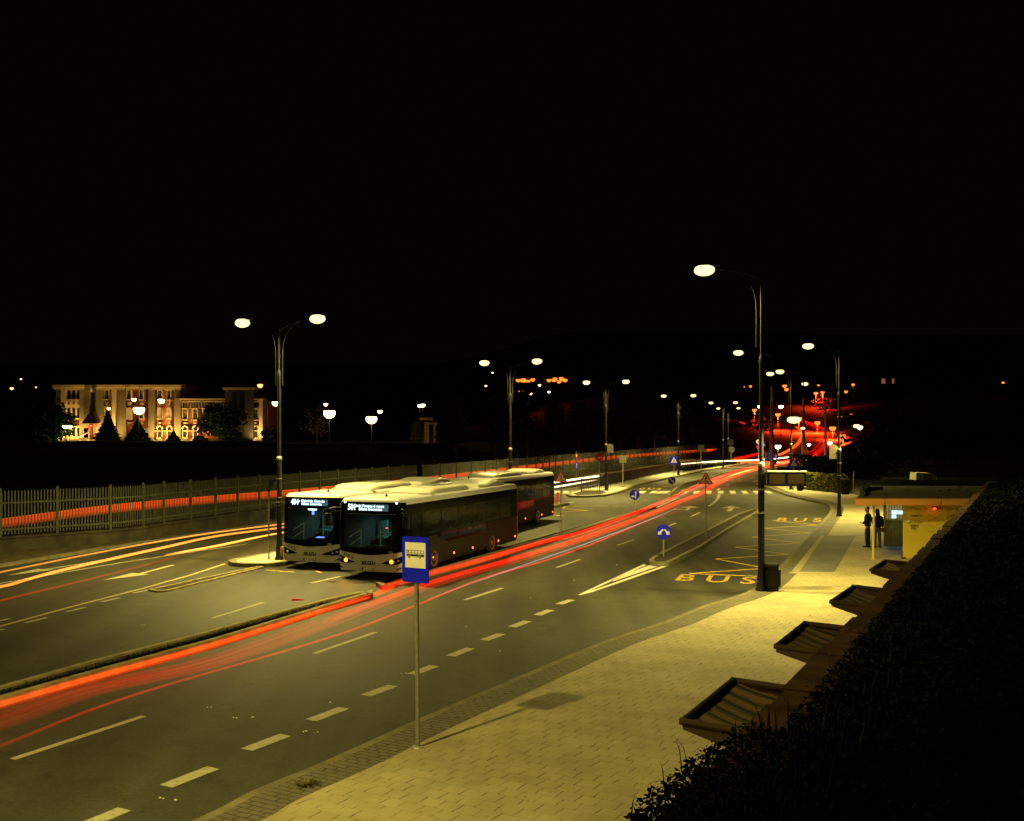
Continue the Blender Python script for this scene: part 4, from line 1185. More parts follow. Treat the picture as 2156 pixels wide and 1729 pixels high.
def sill(t):
    """top of the white lower body along the side"""
    y = SY + abs(t) - TS
    pts = [(-1, 1.0), (0.6, 1.02), (1.7, 1.06), (2.3, 1.34), (2.9, 1.36), (3.9, 1.02), (7.3, 1.02), (7.7, 1.20), (8.2, 1.36), (9.4, 1.38), (12.2, 1.40)]
    for (a, za), (b, zb) in zip(pts, pts[1:]):
        if y <= b: return za + (zb - za) * (y - a) / (b - a)
    return 1.4
def fsill(t): return 0.86 + 0.13 * min(1, abs(t) / 1.2) ** 1.5
M_CYAN = emat('cabin_lamp_glow', (0.35, 0.8, 1.0), 3.0)
M_AMB = emat('amber_lamp', (1.0, 0.30, 0.03), 3.4)
M_AMBS = emat('side_marker_glow', (1.0, 0.16, 0.02), 5.0)
M_WLED = emat('white_marker_glow', (0.75, 0.85, 1.0), 12.0)
M_DISP = emat('sign_screen', (0.25, 0.65, 0.85), 0.16, base=(0.01, 0.02, 0.02))
M_DTXT = emat('sign_letters', (0.75, 0.97, 1.0), 1.8)
M_HLG = mat('headlamp_glass', (0.5, 0.5, 0.48), 0.08, metal=0.8, var=.1)
M_PLATE = mat('number_plate_white', (0.86, 0.84, 0.76), 0.5)
M_BADGE = mat('badge_blue', (0.05, 0.07, 0.20), 0.5)
def F2D(x, z, off=0.0):
    """matrix standing a drawing on the bus front at (x, z)"""
    t = abs(x); s = 1 if x >= 0 else -1
    p = bsurf(s * t * 1.003, z, off); q = bsurf(s * t * 1.003 + 0.02, z, off)
    d = (q - p).normalized(); up = Vector((0, 0.07 if z > .95 else 0, 1)).normalized(); n = d.cross(up).normalized(); up = n.cross(d)
    return Matrix(((d.x, -n.x, up.x, p.x), (d.y, -n.y, up.y, p.y), (d.z, -n.z, up.z, p.z), (0, 0, 0, 1)))
TXT = Matrix.Rotation(math.pi / 2, 4, 'X')
def make_bus(lab, num, l1, l2, plate, fleet, amber=True, markers=True, dash_cyan=False):
    b = thing('city_bus', lab, 'bus')
    # shell
    zl = [0.28, 0.45, 0.7, 0.95, 1.12, 1.36, 2.30, 2.60, 2.68, 2.74, 2.79, 2.83, 2.855]
    tl = sorted(set([round(o[0], 4) for o in OUT])); tl = [-t for t in tl[::-1]] + tl[1:]
    m = MB(); vs = [bsurf(t, z) for t in tl for z in zl]; n = len(zl); fs = []
    for i in range(len(tl) - 1):
        tm = (tl[i] + tl[i + 1]) / 2
        for j in range(n - 1):
            if abs(tm) < 1.02 and zl[j] >= 1.11 and zl[j + 1] <= 2.31: continue
            fs.append((i * n + j, (i + 1) * n + j, (i + 1) * n + j + 1, i * n + j + 1))
    fs.append(tuple(i * n + n - 1 for i in range(len(tl))))
    m.add(vs, fs)
    obj('body', m, M_BWHITE, b, smooth='auto')
    # glazing and gloss black areas
    wide = rng(-1.5, 1.5, 0.1)
    patch('destination_surround', wide, 2.31, 2.725, 4, 0.010, M_BBLACK, b)
    patch('front_mask', wide, fsill, 1.12, 3, 0.010, M_BBLACK, b)
    for s in (-1, 1):
        patch('screen_pillar', [s * t for t in rng(1.03, 1.5, .06)], 1.12, 2.31, 4, 0.010, M_BBLACK, b)
    patch('windscreen', rng(-1.03, 1.03, 0.1), 1.12, 2.31, 6, 0.006, M_WSCR, b)
    for s in (-1, 1):
        wb = patch('window_band', [s * t for t in rng(1.5, t_of_y(11.93), 0.1)], sill, 2.64, 3, 0.010, M_BBLACK, b)
        patch('side_skirt_shade', [s * t for t in rng(TS + .05, t_of_y(11.78), 0.1)], 0.29, (lambda t: sill(t) + .02), 9, 0.009, M_BSHADE, b, th=0.006)
        ys_ = [(0.85, 1.55), (1.70, 3.35), (3.42, 4.95), (5.02, 6.45), (6.52, 7.95), (8.02, 9.45), (9.52, 10.9)]
        for k, (a, c) in enumerate(ys_):
            lo = 1.30 if k == 0 else 1.42
            if k >= 1: lo = 1.45 if k in (1,) or k >= 5 else 1.12
            w_ = patch('window', [s * t_of_y(y) for y in rng(a, c, .12)], lo, (lambda t, a=a: 2.30), 2, 0.0135 + 0.001 * (k % 2), M_BGLASS, wb, th=0.004)
            if k in (2, 3, 4):
                patch('hopper_frame', [s * t_of_y(y) for y in rng(a + .05, c - .05, .3)], 1.92, 1.94, 1, 0.018, M_TYRE, w_, th=0.004)
        # wheels
        for y in WHL:
            w = MB(); x = s * 1.275
            # arch: dark half disc standing a little proud
            ar = [(-0.60, 0.27)] + [(0.60 * math.cos(math.pi * (1 - k / 18)), 0.50 + 0.60 * math.sin(math.pi * k / 18)) for k in range(19)] + [(0.60, 0.27)]
            Mx = Matrix.Translation((x + s * 0.014, y, 0)) @ Matrix.Rotation(math.pi / 2 * (1 if s > 0 else -1), 4, 'Z')
            w.plate(ar, Mx @ Matrix.Translation((0, -0.002, 0)), 0.05); obj('wheel_arch', w, M_TYRE, b)
            w = MB(); prof = [(0.30, -0.13), (0.46, -0.13), (0.485, -0.09), (0.49, 0.0), (0.485, 0.09), (0.46, 0.12), (0.30, 0.125)]
            N_ = 32; vs = []; fs = []
            for r, d in prof:
                for k in range(N_):
                    a = 2 * math.pi * k / N_; vs.append((x + s * (d - 0.095 + .012 ), y + r * math.cos(a), 0.49 + r * math.sin(a)))
            for i in range(len(prof) - 1):
                for k in range(N_):
                    k2 = (k + 1) % N_; fs.append((i * N_ + k, i * N_ + k2, (i + 1) * N_ + k2, (i + 1) * N_ + k))
            w.add(vs, fs); wh = obj('wheel', w, M_TYRE, b, smooth=True)
            w = MB(); prof = [(0.30, 0.115), (0.285, 0.135), (0.25, 0.10), (0.17, 0.05), (0.12, 0.06), (0.11, 0.12), (0.04, 0.13), (0.0, 0.13)]; vs = []; fs = []
            for r, d in prof:
                for k in range(N_):
                    a = 2 * math.pi * k / N_; vs.append((x + s * (d - 0.085), y + r * math.cos(a), 0.49 + r * math.sin(a)))
            for i in range(len(prof) - 1):
                for k in range(N_):
                    k2 = (k + 1) % N_; fs.append((i * N_ + k, i * N_ + k2, (i + 1) * N_ + k2, (i + 1) * N_ + k))
            w.add(vs, fs)
            for k in range(10):
                a = 2 * math.pi * k / 10; w.box((x + s * (-0.005), y + 0.21 * math.cos(a), 0.49 + 0.21 * math.sin(a)), (0.05, 0.03, 0.03))
            obj('rim', w, M_RIM, wh, smooth=True)
        for y in (0.95 if False else 4.6, 6.5, 9.4, 11.5):
            if y is None: continue
            p = bsurf(s * t_of_y(y), 0.50, 0.012); w = MB()
            w.tube([(p.x - s * 0.02, p.y, p.z), (p.x + s * 0.012, p.y, p.z)], 0.045, 10); obj('side_marker', w, M_AMBS, b)
        # panel lines and hatches
        w = MB()
        for y in (1.62, 3.6, 5.2, 6.9, 9.45, 10.7):
            p = bsurf(s * t_of_y(y), .7, 0.002); w.box((p.x, y, 0.66), (0.004, 0.012, 0.72))
        for y0, y1, z in ((5.5, 6.1, .92), (9.6, 10.6, 1.02), (10.8, 11.6, 1.0)):
            p = bsurf(s * t_of_y(y0), .7, 0.002); w.box((p.x, (y0 + y1) / 2, z), (0.004, y1 - y0, 0.012))
        for y in (10.5, 11.6): p = bsurf(s * t_of_y(y), 1.2, .004); w.box((p.x, y, 1.25), (0.01, .05, .05))
        obj('panel_seams', w, M_BLACK, b)
        # mirror on its bent arm
        w = MB(); c = bsurf(s * 1.18, 2.5, 0.01)
        w.tube(smooth_line([tuple(c), (c.x + s * 0.16, c.y - 0.22, 2.52), (c.x + s * 0.34, c.y - 0.30, 2.45), (c.x + s * 0.36, c.y - 0.30, 2.3)], 4), 0.022, 8)
        w.tube(smooth_line([(c.x, c.y, 2.36), (c.x + s * 0.2, c.y - 0.2, 2.38), (c.x + s * 0.34, c.y - 0.28, 2.3)], 4), 0.014, 6)
        mr = obj('mirror', w, M_BLACK, b, smooth='auto')
        w = MB(); w.prism([(c.x + s * 0.36 + x_ * 1, c.y - 0.30 + z_) for x_, z_ in rrect(0.24, 0.12, 0.04, 3)], 1.86, 2.30); obj('mirror_shell', w, M_BLACK, mr, smooth='auto')
    # front lamps
    for s in (-1, 1):
        w = MB()
        pts = [(0.52, 0.60), (0.60, 0.665), (0.95, 0.74), (1.12, 0.80), (1.30, 0.86), (1.42, 0.85), (1.40, 0.70), (1.28, 0.60), (1.0, 0.57), (0.7, 0.575)]
        top = lambda t: (0.60 + (0.30 * ((abs(t) - .52) / .9)) )
        bot = lambda t: 0.585 - 0.03 * math.sin(min(1, (abs(t) - .52) / .9) * math.pi) + max(0, abs(t) - 1.15) * 0.5
        hl = patch('headlight', [s * t for t in rng(0.52, 1.42, .06)], bot, top, 2, 0.008, M_BBLACK, b)
        for x_, r in ((0.98, .055), (1.14, .045)):
            w = MB(); w.plate(circle(r, 16), F2D(s * x_, 0.66 if x_ < 1.1 else .70, 0.022), 0.02); obj('lamp_unit', w, M_HLG, hl)
        if amber:
            w = MB(); w.plate(circle(0.072, 18), F2D(s * 0.90, 0.655, 0.030), 0.02); obj('flasher', w, M_AMB, hl)
            bulb(b, bsurf(s * 0.9, .655, .12), 22, (1, .22, .03), size=160, radius=.05, aim=(0, -1, 0), name='flasher_light')
        patch('fog_recess', [s * t for t in rng(1.08, 1.36, .07)], (lambda t: .36 + .25 * (abs(t) - 1.08)), (lambda t: .40 + .42 * (abs(t) - 1.08)), 1, 0.006, M_BBLACK, b)
    w = MB()
    for s in (-1, 1): 
        for z0 in (0.3, .5, .7): w.plate([(-.006, 0), (.006, 0), (.0, .19), (-.012, .19)] if s > 0 else [(-.006, 0), (.006, 0), (.012, .19), (0, .19)], F2D(s * (1.0 - z0 * .05), z0, 0.004), 0.003)
    w.plate([(-1.0, 0), (1.0, 0), (1.0, .008), (-1.0, .008)], F2D(0.0, .52, 0.004), .003)
    w.plate([(-.40, 0), (-.30, .16), (.30, .16), (.42, 0), (.41, 0), (.295, .15), (-.295, .15), (-.39, 0)], F2D(0.02, .30, 0.014), .003)
    obj('bumper_seams', w, M_BLACK, b)
    pl = PLATE = MB(); PLATE.plate(rrect(0.52, 0.115, 0.01), F2D(0.0, 0.372, 0.028), 0.01); pl = obj('licence_plate', PLATE, M_PLATE, b)
    w = MB(); w.plate([(-.26, -.055), (-.215, -.055), (-.215, .055), (-.26, .055)], F2D(0.0, .372, .031), .002); obj('blue_strip', w, M_BADGE, pl)
    text_mesh('plate_lettering', plate, 0.14, M_BLACK, pl, F2D(0.02, .368, .031) @ TXT, ext=0.001, sx=0.78, bold=0.002)
    text_mesh('maker_lettering', 'ISUZU', 0.15, mat('chrome_dark', (0.035, 0.032, 0.02), 0.45, metal=.2), b, F2D(0.02, .585, .010) @ TXT, ext=0.004, sx=1.3, bold=0.007)
    text_mesh('fleet_number', fleet, 0.12, M_PLATE, b, F2D(0.86, .985, .014) @ TXT, ext=0.001, sx=0.9)
    for k, (x_, z_) in enumerate(((-0.93, .86), (-.79, .80), (-.65, .745))):
        w = MB(); w.plate(circle(0.055, 18), F2D(x_, z_, .010), 0.004); bd_ = obj('badge', w, M_BADGE, b)
        w = MB(); M_ = F2D(x_, z_, .0125)
        if k == 0: w.plate([(-.012, .03), (.0, .042), (.012, .03), (.012, -.005), (.02, -.035), (-.02, -.035), (-.012, -.005)], M_, .001)
        elif k == 1: w.plate([(-.03, .02), (.03, -.01), (.03, -.02), (-.03, .01)], M_, .001); w.plate([(-.02, -.005), (.01, -.02), (.01, -.03), (-.02, -.018)], M_, .001)
        else: w.plate([(-.035, .012), (-.005, .022), (.012, .01), (.03, .02), (.03, -.005), (.01, -.02), (-.02, -.012)], M_, .001)
        obj('badge_symbol', w, M_SWHITE, bd_)
    # destination sign
    w = MB(); w.plate([(-.53, -.115), (.62, -.115), (.62, .115), (-.53, .115)], F2D(0.12, 2.53, 0.018), 0.006)
    ds = obj('destination_sign', w, M_DISP, b)
    text_mesh('route_number', num, 0.30, M_DTXT, ds, F2D(-0.70, 2.53, .026) @ TXT, ext=0.002, sx=0.78, bold=0.008)
    text_mesh('destination_text', l1, 0.135, M_DTXT, ds, F2D(0.02, 2.585, .026) @ TXT, ext=0.001, sx=1.12, bold=0.004)
    text_mesh('destination_text', l2, 0.135, M_DTXT, ds, F2D(0.04, 2.475, .026) @ TXT, ext=0.001, sx=1.12, bold=0.004)
    if markers:
        for s in (-1, 1):
            p = bsurf(s * 1.03, 2.70, 0.005); w = MB(); w.box((p.x, p.y - .005, p.z), (0.06, 0.03, 0.035)); obj('marker_light', w, M_WLED, b)
    # roof: air conditioner, rear pod, hatch lines, aerials
    def pod(y0, y1, hw, h, name, kind):
        m = MB(); secs = []
        n_ = 12
        for i in range(n_ + 1):
            k = i / n_; y = y0 + (y1 - y0) * k
            e = min(1, k * 7, (1 - k) * 7); e = math.sin(e * math.pi / 2)
            hh = h * (0.25 + 0.75 * e) if kind == 'ac' else h * (0.52 + 0.48 * max(0, 1 - abs(k - .62) / .30) ** 0.8 if abs(k - .62) < .30 else 0.52)
            w_ = hw * (0.86 + 0.14 * e)
            ring = []
            for a in range(0, 181, 15):
                r = math.radians(a); cx_ = math.copysign(abs(math.cos(r)) ** (0.35 if kind == 'ac' else .22), math.cos(r)); cz_ = abs(math.sin(r)) ** 0.55
                ring.append((cx_ * w_, y, 2.84 + cz_ * hh))
            secs.append(ring)
        q = len(secs[0]); vs = [p for r in secs for p in r]
        fs = [(i * q + j, i * q + j + 1, (i + 1) * q + j + 1, (i + 1) * q + j) for i in range(n_) for j in range(q - 1)]
        fs += [tuple(range(q)), tuple(range(n_ * q, n_ * q + q))[::-1]]
        m.add(vs, fs); u = obj(name, m, M_POD, b, smooth='auto')
        if kind == 'ac':
            w = MB()
            for yy_ in (y0 + .55, y0 + 1.75): 
                w.tube([(x_, yy_, 2.842 + h * abs(math.sin(math.acos(max(-1, min(1, x_ / hw))))) ** .55 + .002) for x_ in [hw * .97 * math.cos(math.radians(a)) for a in range(0, 181, 12)]], 0.006, 5)
            w.box((0, (y0 + y1) / 2 + .3, 2.842 + h), (hw * .9, 1.6, 0.02)); obj('vent_grille', w, M_SBACK, u)
    pod(3.2, 7.2, 0.98, 0.25, 'air_conditioner', 'ac'); pod(8.3, 11.4, 0.95, 0.27, 'rear_roof_pod', 'pod')
    m = MB()
    for x_, y in ((0, 1.4), (0.0, 7.8)): m.box((x_, y, 2.90), (0.07, 0.07, 0.10), taper=.6)
    obj('aerial', m, M_BLACK, b)
    m = MB(); m.tube([(-1.15, .35, 2.835), (1.15, .35, 2.835)], .012, 6); 
    for x_ in (-.9, .9): m.box((x_, 3.0, 2.865), (.6, .25, .012))
    obj('roof_trim', m, M_GALV, b)
    # wipers
    m = MB(); m.tube([bsurf(-.1, 1.02, .03), bsurf(-.45, 1.15, .035), bsurf(-.62, 1.75, .03)], .008, 5); m.tube([bsurf(.5, 1.02, .03), bsurf(.15, 1.12, .035), bsurf(.05, 1.7, .03)], .008, 5)
    obj('wiper', m, M_BLACK, b)
    # cabin
    m = MB()
    def quad(*p): m.add(p, [(0, 1, 2, 3)])
    x0, x1, y0, y1, z0, z1 = -1.2, 1.2, .25, 6.5, .75, 2.34
    quad((x0, y0, z0), (x1, y0, z0), (x1, y1, z0), (x0, y1, z0)); quad((x0, y0, z1), (x0, y1, z1), (x1, y1, z1), (x1, y0, z1))
    quad((x0, y0, z0), (x0, y1, z0), (x0, y1, z1), (x0, y0, z1)); quad((x1, y0, z0), (x1, y0, z1), (x1, y1, z1), (x1, y1, z0)); quad((x0, y1, z0), (x1, y1, z0), (x1, y1, z1), (x0, y1, z1))
    cab = obj('cabin', m, M_INT, b)
    m = MB(); m.box((0.35, .55, 1.02), (1.5, .42, .26), taper=.85); m.box((0.55, .75, 1.18), (.6, .12, .14)); obj('dashboard', m, M_BLACK, cab)
    m = MB(); m.tube([(0.60 + .21 * math.cos(a), .93 + .05 * math.sin(a), 1.34 + .20 * math.sin(a)) for a in [2 * math.pi * k / 20 for k in range(21)]], .014, 6, cap=False); m.tube([(.6, .93, 1.34), (.6, .8, 1.2)], .03, 6); obj('steering_wheel', m, M_BLACK, cab, smooth=True)
    m = MB(); m.box((.6, 1.55, 1.2), (.5, .5, .14)); m.box((.6, 1.8, 1.62), (.46, .12, .78), taper=.85); m.box((.6, 1.8, 2.08), (.26, .1, .2)); obj('driver_seat', m, M_SEAT, cab)
    for (x_, y) in [(-.85, 2.6), (.85, 2.9), (-.85, 3.6), (.85, 3.9), (-.85, 4.6), (.85, 4.9), (.1, 5.6), (-.4, 5.6)]:
        m = MB(); m.box((x_, y, 1.22), (.42, .4, .08)); m.box((x_, y + .2, 1.55), (.42, .07, .6), taper=.9); obj('seat', m, M_SEAT, cab)
    m = MB()
    for (x_, y) in [(-.35, 1.6), (.15, 2.0), (-.35, 3.4), (.35, 3.4), (.35, 5)]: m.tube([(x_, y, .76), (x_, y, 2.33)], .018, 8)
    m.tube([(-1.05, .55, 1.12), (-.62, .62, 1.42)], .02, 6); m.tube([(-1.05, .55, 1.42), (-.62, .62, 1.70)], .02, 6); m.tube([(-.62, .62, 1.1), (-.62, .62, 1.7)], .014, 6)
    m.tube([(-.35, 1.6, 1.5), (.15, 2.0, 1.5)], .018, 6)
    obj('handrail', m, M_RAIL, cab, smooth='auto')
    m = MB(); m.box((.15, 1.98, 1.62), (.04, .9, 1.4)); m.box((-.55, .35, 2.28), (.3, .06, .03)); obj('partition', m, M_INT, cab)
    lp = MB(); lp.box((-.3, 2.6, 2.32), (.12, .7, .02)); obj('cabin_lamp', lp, M_CYAN, cab)
    bulb(cab, (-.2, 2.6, 2.28), 42, (.50, 1.0, .78), size=170, radius=.1, name='cabin_light')
    if dash_cyan:
        m = MB(); m.box((-.12, .42, 2.24), (.36, .03, .04)); obj('dash_display', m, emat('screen_white', (.7, .9, 1), 5), cab)
        m = MB(); m.box((.1, .66, 1.16), (.30, .2, .02)); m.box((-.12, .47, 2.12), (.10, .02, .16)); obj('ticket_screen', m, emat('screen_blue', (.15, .3, 1), 2.0), cab)
    else:
        m = MB(); m.box((.42, .6, 1.78), (.07, .03, .03)); obj('dash_display', m, emat('red_digits', (1, .03, .03), 6), cab)
    return b
def put(b, x, y, th, off=BW / 2):
    c, s = math.cos(th), math.sin(th)
    b.location = (x + c * off, y - s * off, 0); b.rotation_euler = (0, 0, -th)
    b['group'] = 'city buses parked at the stop'
b1 = make_bus('white city bus with dark headlights and route number 404, parked beside the double lamp post', '404', 'in Gabriela Gamela', 'bilete Danseta', 'CT 13 AKZ', '090', amber=False, markers=False, dash_cyan=True)
put(b1, -8.88, 39.45, 0.352)
b2 = make_bus('white city bus with two orange front lamps lit, behind the blue bus stop sign', '501', 'inbi Poarta 6 noua', 'bilete Bosuntat', 'CT 13 EKS', '176')
put(b2, -6.27, 36.75, 0.356)
b3 = make_bus('farthest white city bus, only its roof and rear half showing behind the others', '', '', '', '', '', amber=False, markers=False)
put(b3, -3.86, 51.0, 0.342)
# ---------------------------------------------------------------- kiosk
def poly_from(pts): return [V2(p) for p in pts]
K0 = AT(1901.1, 1176, 41.2)
kx = 15.65; kz = 0.15
t = thing('kiosk', 'yellow walled kiosk with orange roof edge and scribbled front wall beside the pavement', 'kiosk', (0, 0, 0))
m = MB()
m.prism([(15.65, 41.2), (24.5, 40.95), (27.5, 48.8), (19.0, 49.4)], kz, 2.35); wall = obj('wall', m, M_KYEL, t)
m = MB(); m.prism([(15.55, 41.12), (15.75, 41.12), (19.05, 49.4), (18.85, 49.4)], kz, kz + 0.05); obj('plinth', m, M_WALLC, t)
m = MB(); m.prism([(17.60, 46.0), (18.6, 48.6), (17.9, 48.6), (16.62, 46.0)], kz, 2.32)
fr = MB(); P0 = AT(1860, 1148, 46.0); P1x = AT(1905, 1148, 46.0).x
obj('service_wall', m, M_KGRY, t)
sh = MB()
n = 7; x0 = P0.x + .10; x1 = P1x
for k in range(n):
    a = x0 + (x1 - x0) * k / n; b_ = x0 + (x1 - x0) * (k + 1) / n; sh.box(((a + b_) / 2, 45.97, 0.72), ((b_ - a) - .02, .05, 0.92))
sh.box(((x0 + x1) / 2, 45.93, 1.28), (x1 - x0, .10, .05)); sh.box((P0.x + .04, 45.93, 1.2), (.09, .10, 2.1)); sh.box(((x0 + x1) / 2, 45.95, .21), (x1 - x0, .06, .08))
obj('shutter_panel', sh, M_KGRY, t)
win = MB(); win.box(((x0 + x1) / 2, 45.975, 1.8), (x1 - x0, .03, .96)); wo = obj('service_window', win, emat('pane_glow', (.95, .75, .2), .22), t)  # pane glows by itself, standing for bright pavement seen through the glass
g_ = MB()
for k in range(8): g_.box((x0 + (x1 - x0) * k / 7, 45.94, 1.8), (.018, .02, .96))
for z in (1.36, 1.5, 1.66, 1.94, 2.08, 2.22): g_.box(((x0 + x1) / 2, 45.94, z), (x1 - x0, .02, .016))
obj('window_grille', g_, M_BLACK, wo)
s_ = MB()
for (a, b_, c, d) in ((1050, 1100, 455, 486), (1108, 1140, 458, 486), (1050, 1085, 492, 520)):
    p, q = AT(*Zk(a, c), 45.9), AT(*Zk(b_, d), 45.9)
    s_.box(((p.x + q.x) / 2, 45.9, (p.z + q.z) / 2), (q.x - p.x, .03, p.z - q.z))
obj('lit_screen', s_, emat('screen_cyan', (.35, .75, 1.0), 2.4), wo)
bulb(t, (17.0, 45.75, 1.75), 22, (.35, .6, 1.0), size=150, radius=.2, aim=(-.1, -1, -.5), name='window_light')
d_ = MB(); d_.prism([(16.0, 45.8), (16.1, 44.1), (17.0, 44.0), (17.2, 45.9)], kz - .02, kz + .012); obj('doorstep', d_, mat('grey_step', (.14, .14, .13), .8), t)
# roof slab with fascia
rf = [(13.55, 40.6), (24.9, 40.3), (28.5, 49.9), (17.4, 50.4)]
m = MB(); m.prism(rf, 2.32, 2.58, bottom=True); ro = obj('roof', m, M_KORG, t)
rin = [(13.62, 40.68), (24.8, 40.38), (28.4, 49.82), (17.45, 50.32)]
m = MB(); m.prism(rin, 2.55, 2.595); obj('roof_felt', m, M_KROOF, ro)
m = MB()
for x in (14.7, 16.9, 18.9, 20.9): m.box((x, 40.6 - (x - 13.55) * .0264 - 0.004, 2.45), (.015, .012, .26), -.026)
obj('fascia_joint', m, M_BLACK, ro)
m = MB(); m.box((13.48, 40.9, 2.56), (.34, .3, .03), .25); obj('loose_flashing', m, M_KORG, ro)
m = MB(); rnd = random.Random(5)
pts = []
for k in range(9): pts.append((14.3 + k * .28 + rnd.uniform(-.05, .05), 42.0 + k * .72, 2.66 + rnd.uniform(-.02, .06)))
m.tube(pts, [rnd.uniform(.10, .2) for _ in pts], 7); m.box((14.0, 43.2, 2.72), (.22, .22, .26), .3); m.box((16.4, 46.6, 2.68), (.7, .3, .14), .1)
obj('rolled_felt', m, M_BLACK, ro)
for k in range(46):
    pass
m = MB()
for k in range(60):
    x = rnd.uniform(15, 26); y = rnd.uniform(41.5, 49); s = rnd.uniform(.04, .16)
    m.box((x, y, 2.61 + s * .15), (s, s * .7, s * .3), rnd.uniform(0, 3), taper=.7)
obj('roof_rubble', m, M_WALLC, ro)
# graffiti, switch box, alarm lamp
gmat = mat('marker_ink', (.10, .07, .01), .6)
def wallp(zx, zy): p = AT(*Zk(zx, zy), 41.16); return (p.x, 41.165 - (p.x - 15.65) * .028 - .012, p.z)
g_ = MB()
def scrib(z, w=.008):
    for s_ in z: g_.tube([wallp(*q) for q in s_], w, 4)
scrib([[(1205, 505), (1212, 497), (1290, 496), (1296, 502)], [(1225, 503), (1270, 503)], [(1235, 553), (1300, 552), (1303, 547)], [(1270, 560), (1296, 560)]])
scrib([[(1210, 570), (1205, 588), (1220, 590), (1224, 572), (1212, 570)], [(1226, 572), (1228, 590), (1238, 588)], [(1230, 580), (1240, 579)], [(1242, 574), (1244, 590)], [(1242, 574), (1252, 576), (1246, 582)], [(1275, 574), (1262, 580), (1272, 588), (1262, 594)], [(1252, 582), (1260, 582)]], .010)
scrib([[(1212, 600), (1214, 610), (1224, 608), (1222, 598)], [(1228, 600), (1234, 612), (1238, 600)], [(1240, 610), (1246, 600), (1250, 612)]], .010)
scrib([[(1350, 480), (1420, 530)], [(1470, 485), (1345, 545)], [(1420, 510), (1428, 540), (1436, 510)], [(1450, 515), (1450, 540)], [(1470, 515), (1470, 540), (1485, 540)]], .005)
scrib([[(1345, 570), (1352, 590), (1360, 570)], [(1370, 570), (1370, 590)], [(1385, 575), (1395, 590)], [(1420, 570), (1440, 570)], [(1345, 630), (1400, 632)]], .004)
scrib([[(1200, 433), (1225, 430)], [(1240, 450), (1280, 446)], [(1540, 497), (1580, 480), (1600, 494)], [(1530, 505), (1560, 508), (1600, 500)], [(1545, 515), (1575, 512)]], .008)
obj('scribbles', g_, gmat, wall)
m = MB(); m.box(wallp(1183, 543), (.12, .05, .09)); obj('switch_box', m, M_SWHITE, wall)
m = MB(); m.box(wallp(1508, 600), (.03, .03, 1.6)); obj('conduit', m, M_KYEL, wall)
a = wallp(1395, 436)
m = MB(); m.tube([(a[0] + .22, a[1] - .03, a[2] + .12), (a[0] + .22, a[1] - .14, a[2]), (a[0], a[1] - .16, a[2])], .02, 6); m.box((a[0] - .02, a[1] - .16, a[2] + .06), (.22, .10, .06)); al = obj('alarm_bracket', m, M_SBACK, t)
m = MB(); m.lathe([(.05, 0), (.06, .03), (.03, .07)], (a[0] - .02, a[1] - .16, a[2] - .03), 10); obj('alarm_lamp', m, emat('red_lamp', (1, .03, .02), 7), al)
# canopy post
p = G(1838, 1178, .15)
m = MB(); m.tube([(p.x, p.y, .15), (p.x + .05, p.y + .02, 2.33)], .045, 10); m.lathe([(.09, 0), (.08, .02)], (p.x, p.y, .15), 10); obj('canopy_post', m, M_KYEL, t, smooth='auto')
# pale ribbed hood standing behind the roof
hp = AT(1950.5, 1011, 56)
t2 = thing('ribbed_hood', 'pale ribbed ventilation hood standing on the dark roof behind the kiosk', 'roof hood', (hp.x, 56, hp.z))
m = MB(); prof = [(-.56, 0), (.60, 0), (.58, .16), (.46, .30), (.25, .38), (-.54, .40)]
m.plate(prof, Matrix.Identity(4), .9); hs = obj('shell', m, mat('hood_plastic', (.62, .60, .47), .5), t2)
m = MB()
for x in (-.34, -.08, .16): m.box((x, -.006, .16), (.035, .012, .28))
obj('slots', m, M_SBACK, hs)
m = MB(); m.prism([(21.0 - hp.x, -5.5), (29 - hp.x, -5.5), (31 - hp.x, 4), (21.5 - hp.x, 4)], -.22 - .6, -0.01); obj('flat_roof', m, M_BEARTH, t2)
m = MB(); m.prism([(21.2 - hp.x, -5.2), (28.8 - hp.x, -5.2), (30.8 - hp.x, 3.8), (21.7 - hp.x, 3.8)], -hp.z + .1, -.3); obj('wall', m, M_BEARTH, t2)
# thin yellow post behind
p = G(1797.5, 1035, .15)
t = thing('marker_post', 'thin yellow post standing in the dark grass right of the hedge', 'post', p)
m = MB(); m.tube([(0, 0, 0), (0, 0, 1.65)], .04, 8); obj('post', m, mat('post_yellow', (.45, .30, .03), .6), t)
m = MB(); m.lathe([(.055, 0), (.055, .03), (.01, .05)], (0, 0, 1.65), 8); obj('cap', m, M_GALV, t)

# ---------------------------------------------------------------- shop row: coping, awnings, overgrown roof
FN = Vector((FACD.y, -FACD.x))
def fac(t_, d, z): p = FAC0 + FACD * t_ + FN * d; return (p.x, p.y, z)
ZC = 3.10
t = thing('shop_row', 'dark shop row in the right corner with rusty coping and planted roof', 'building', (0, 0, 0))
m = MB()
for z0, z1, d0, d1 in ((.1, ZC - .12, .10, 1.0),):
    m.prism([fac(-6, d0, 0)[:2], fac(42, d0, 0)[:2], fac(42, d1, 0)[:2], fac(-6, d1, 0)[:2]], z0, z1)
obj('wall', m, M_WALLC, t)
m = MB()
rnd = random.Random(9)
tt = -6.0
while tt < 42:
    l = rnd.uniform(.5, 1.1); j = rnd.uniform(-.025, .025)
    m.prism([fac(tt, j, 0)[:2], fac(tt + l, j + rnd.uniform(-.01, .01), 0)[:2], fac(tt + l, .42, 0)[:2], fac(tt, .42, 0)[:2]], ZC - .12, ZC + rnd.uniform(-.012, .012)); tt += l
obj('coping', m, M_COPE, t)
def bank_z(d, t_): return ZC - .02 + (1.15 * (1 - math.exp(-max(0, d - .4) / 2.6)))
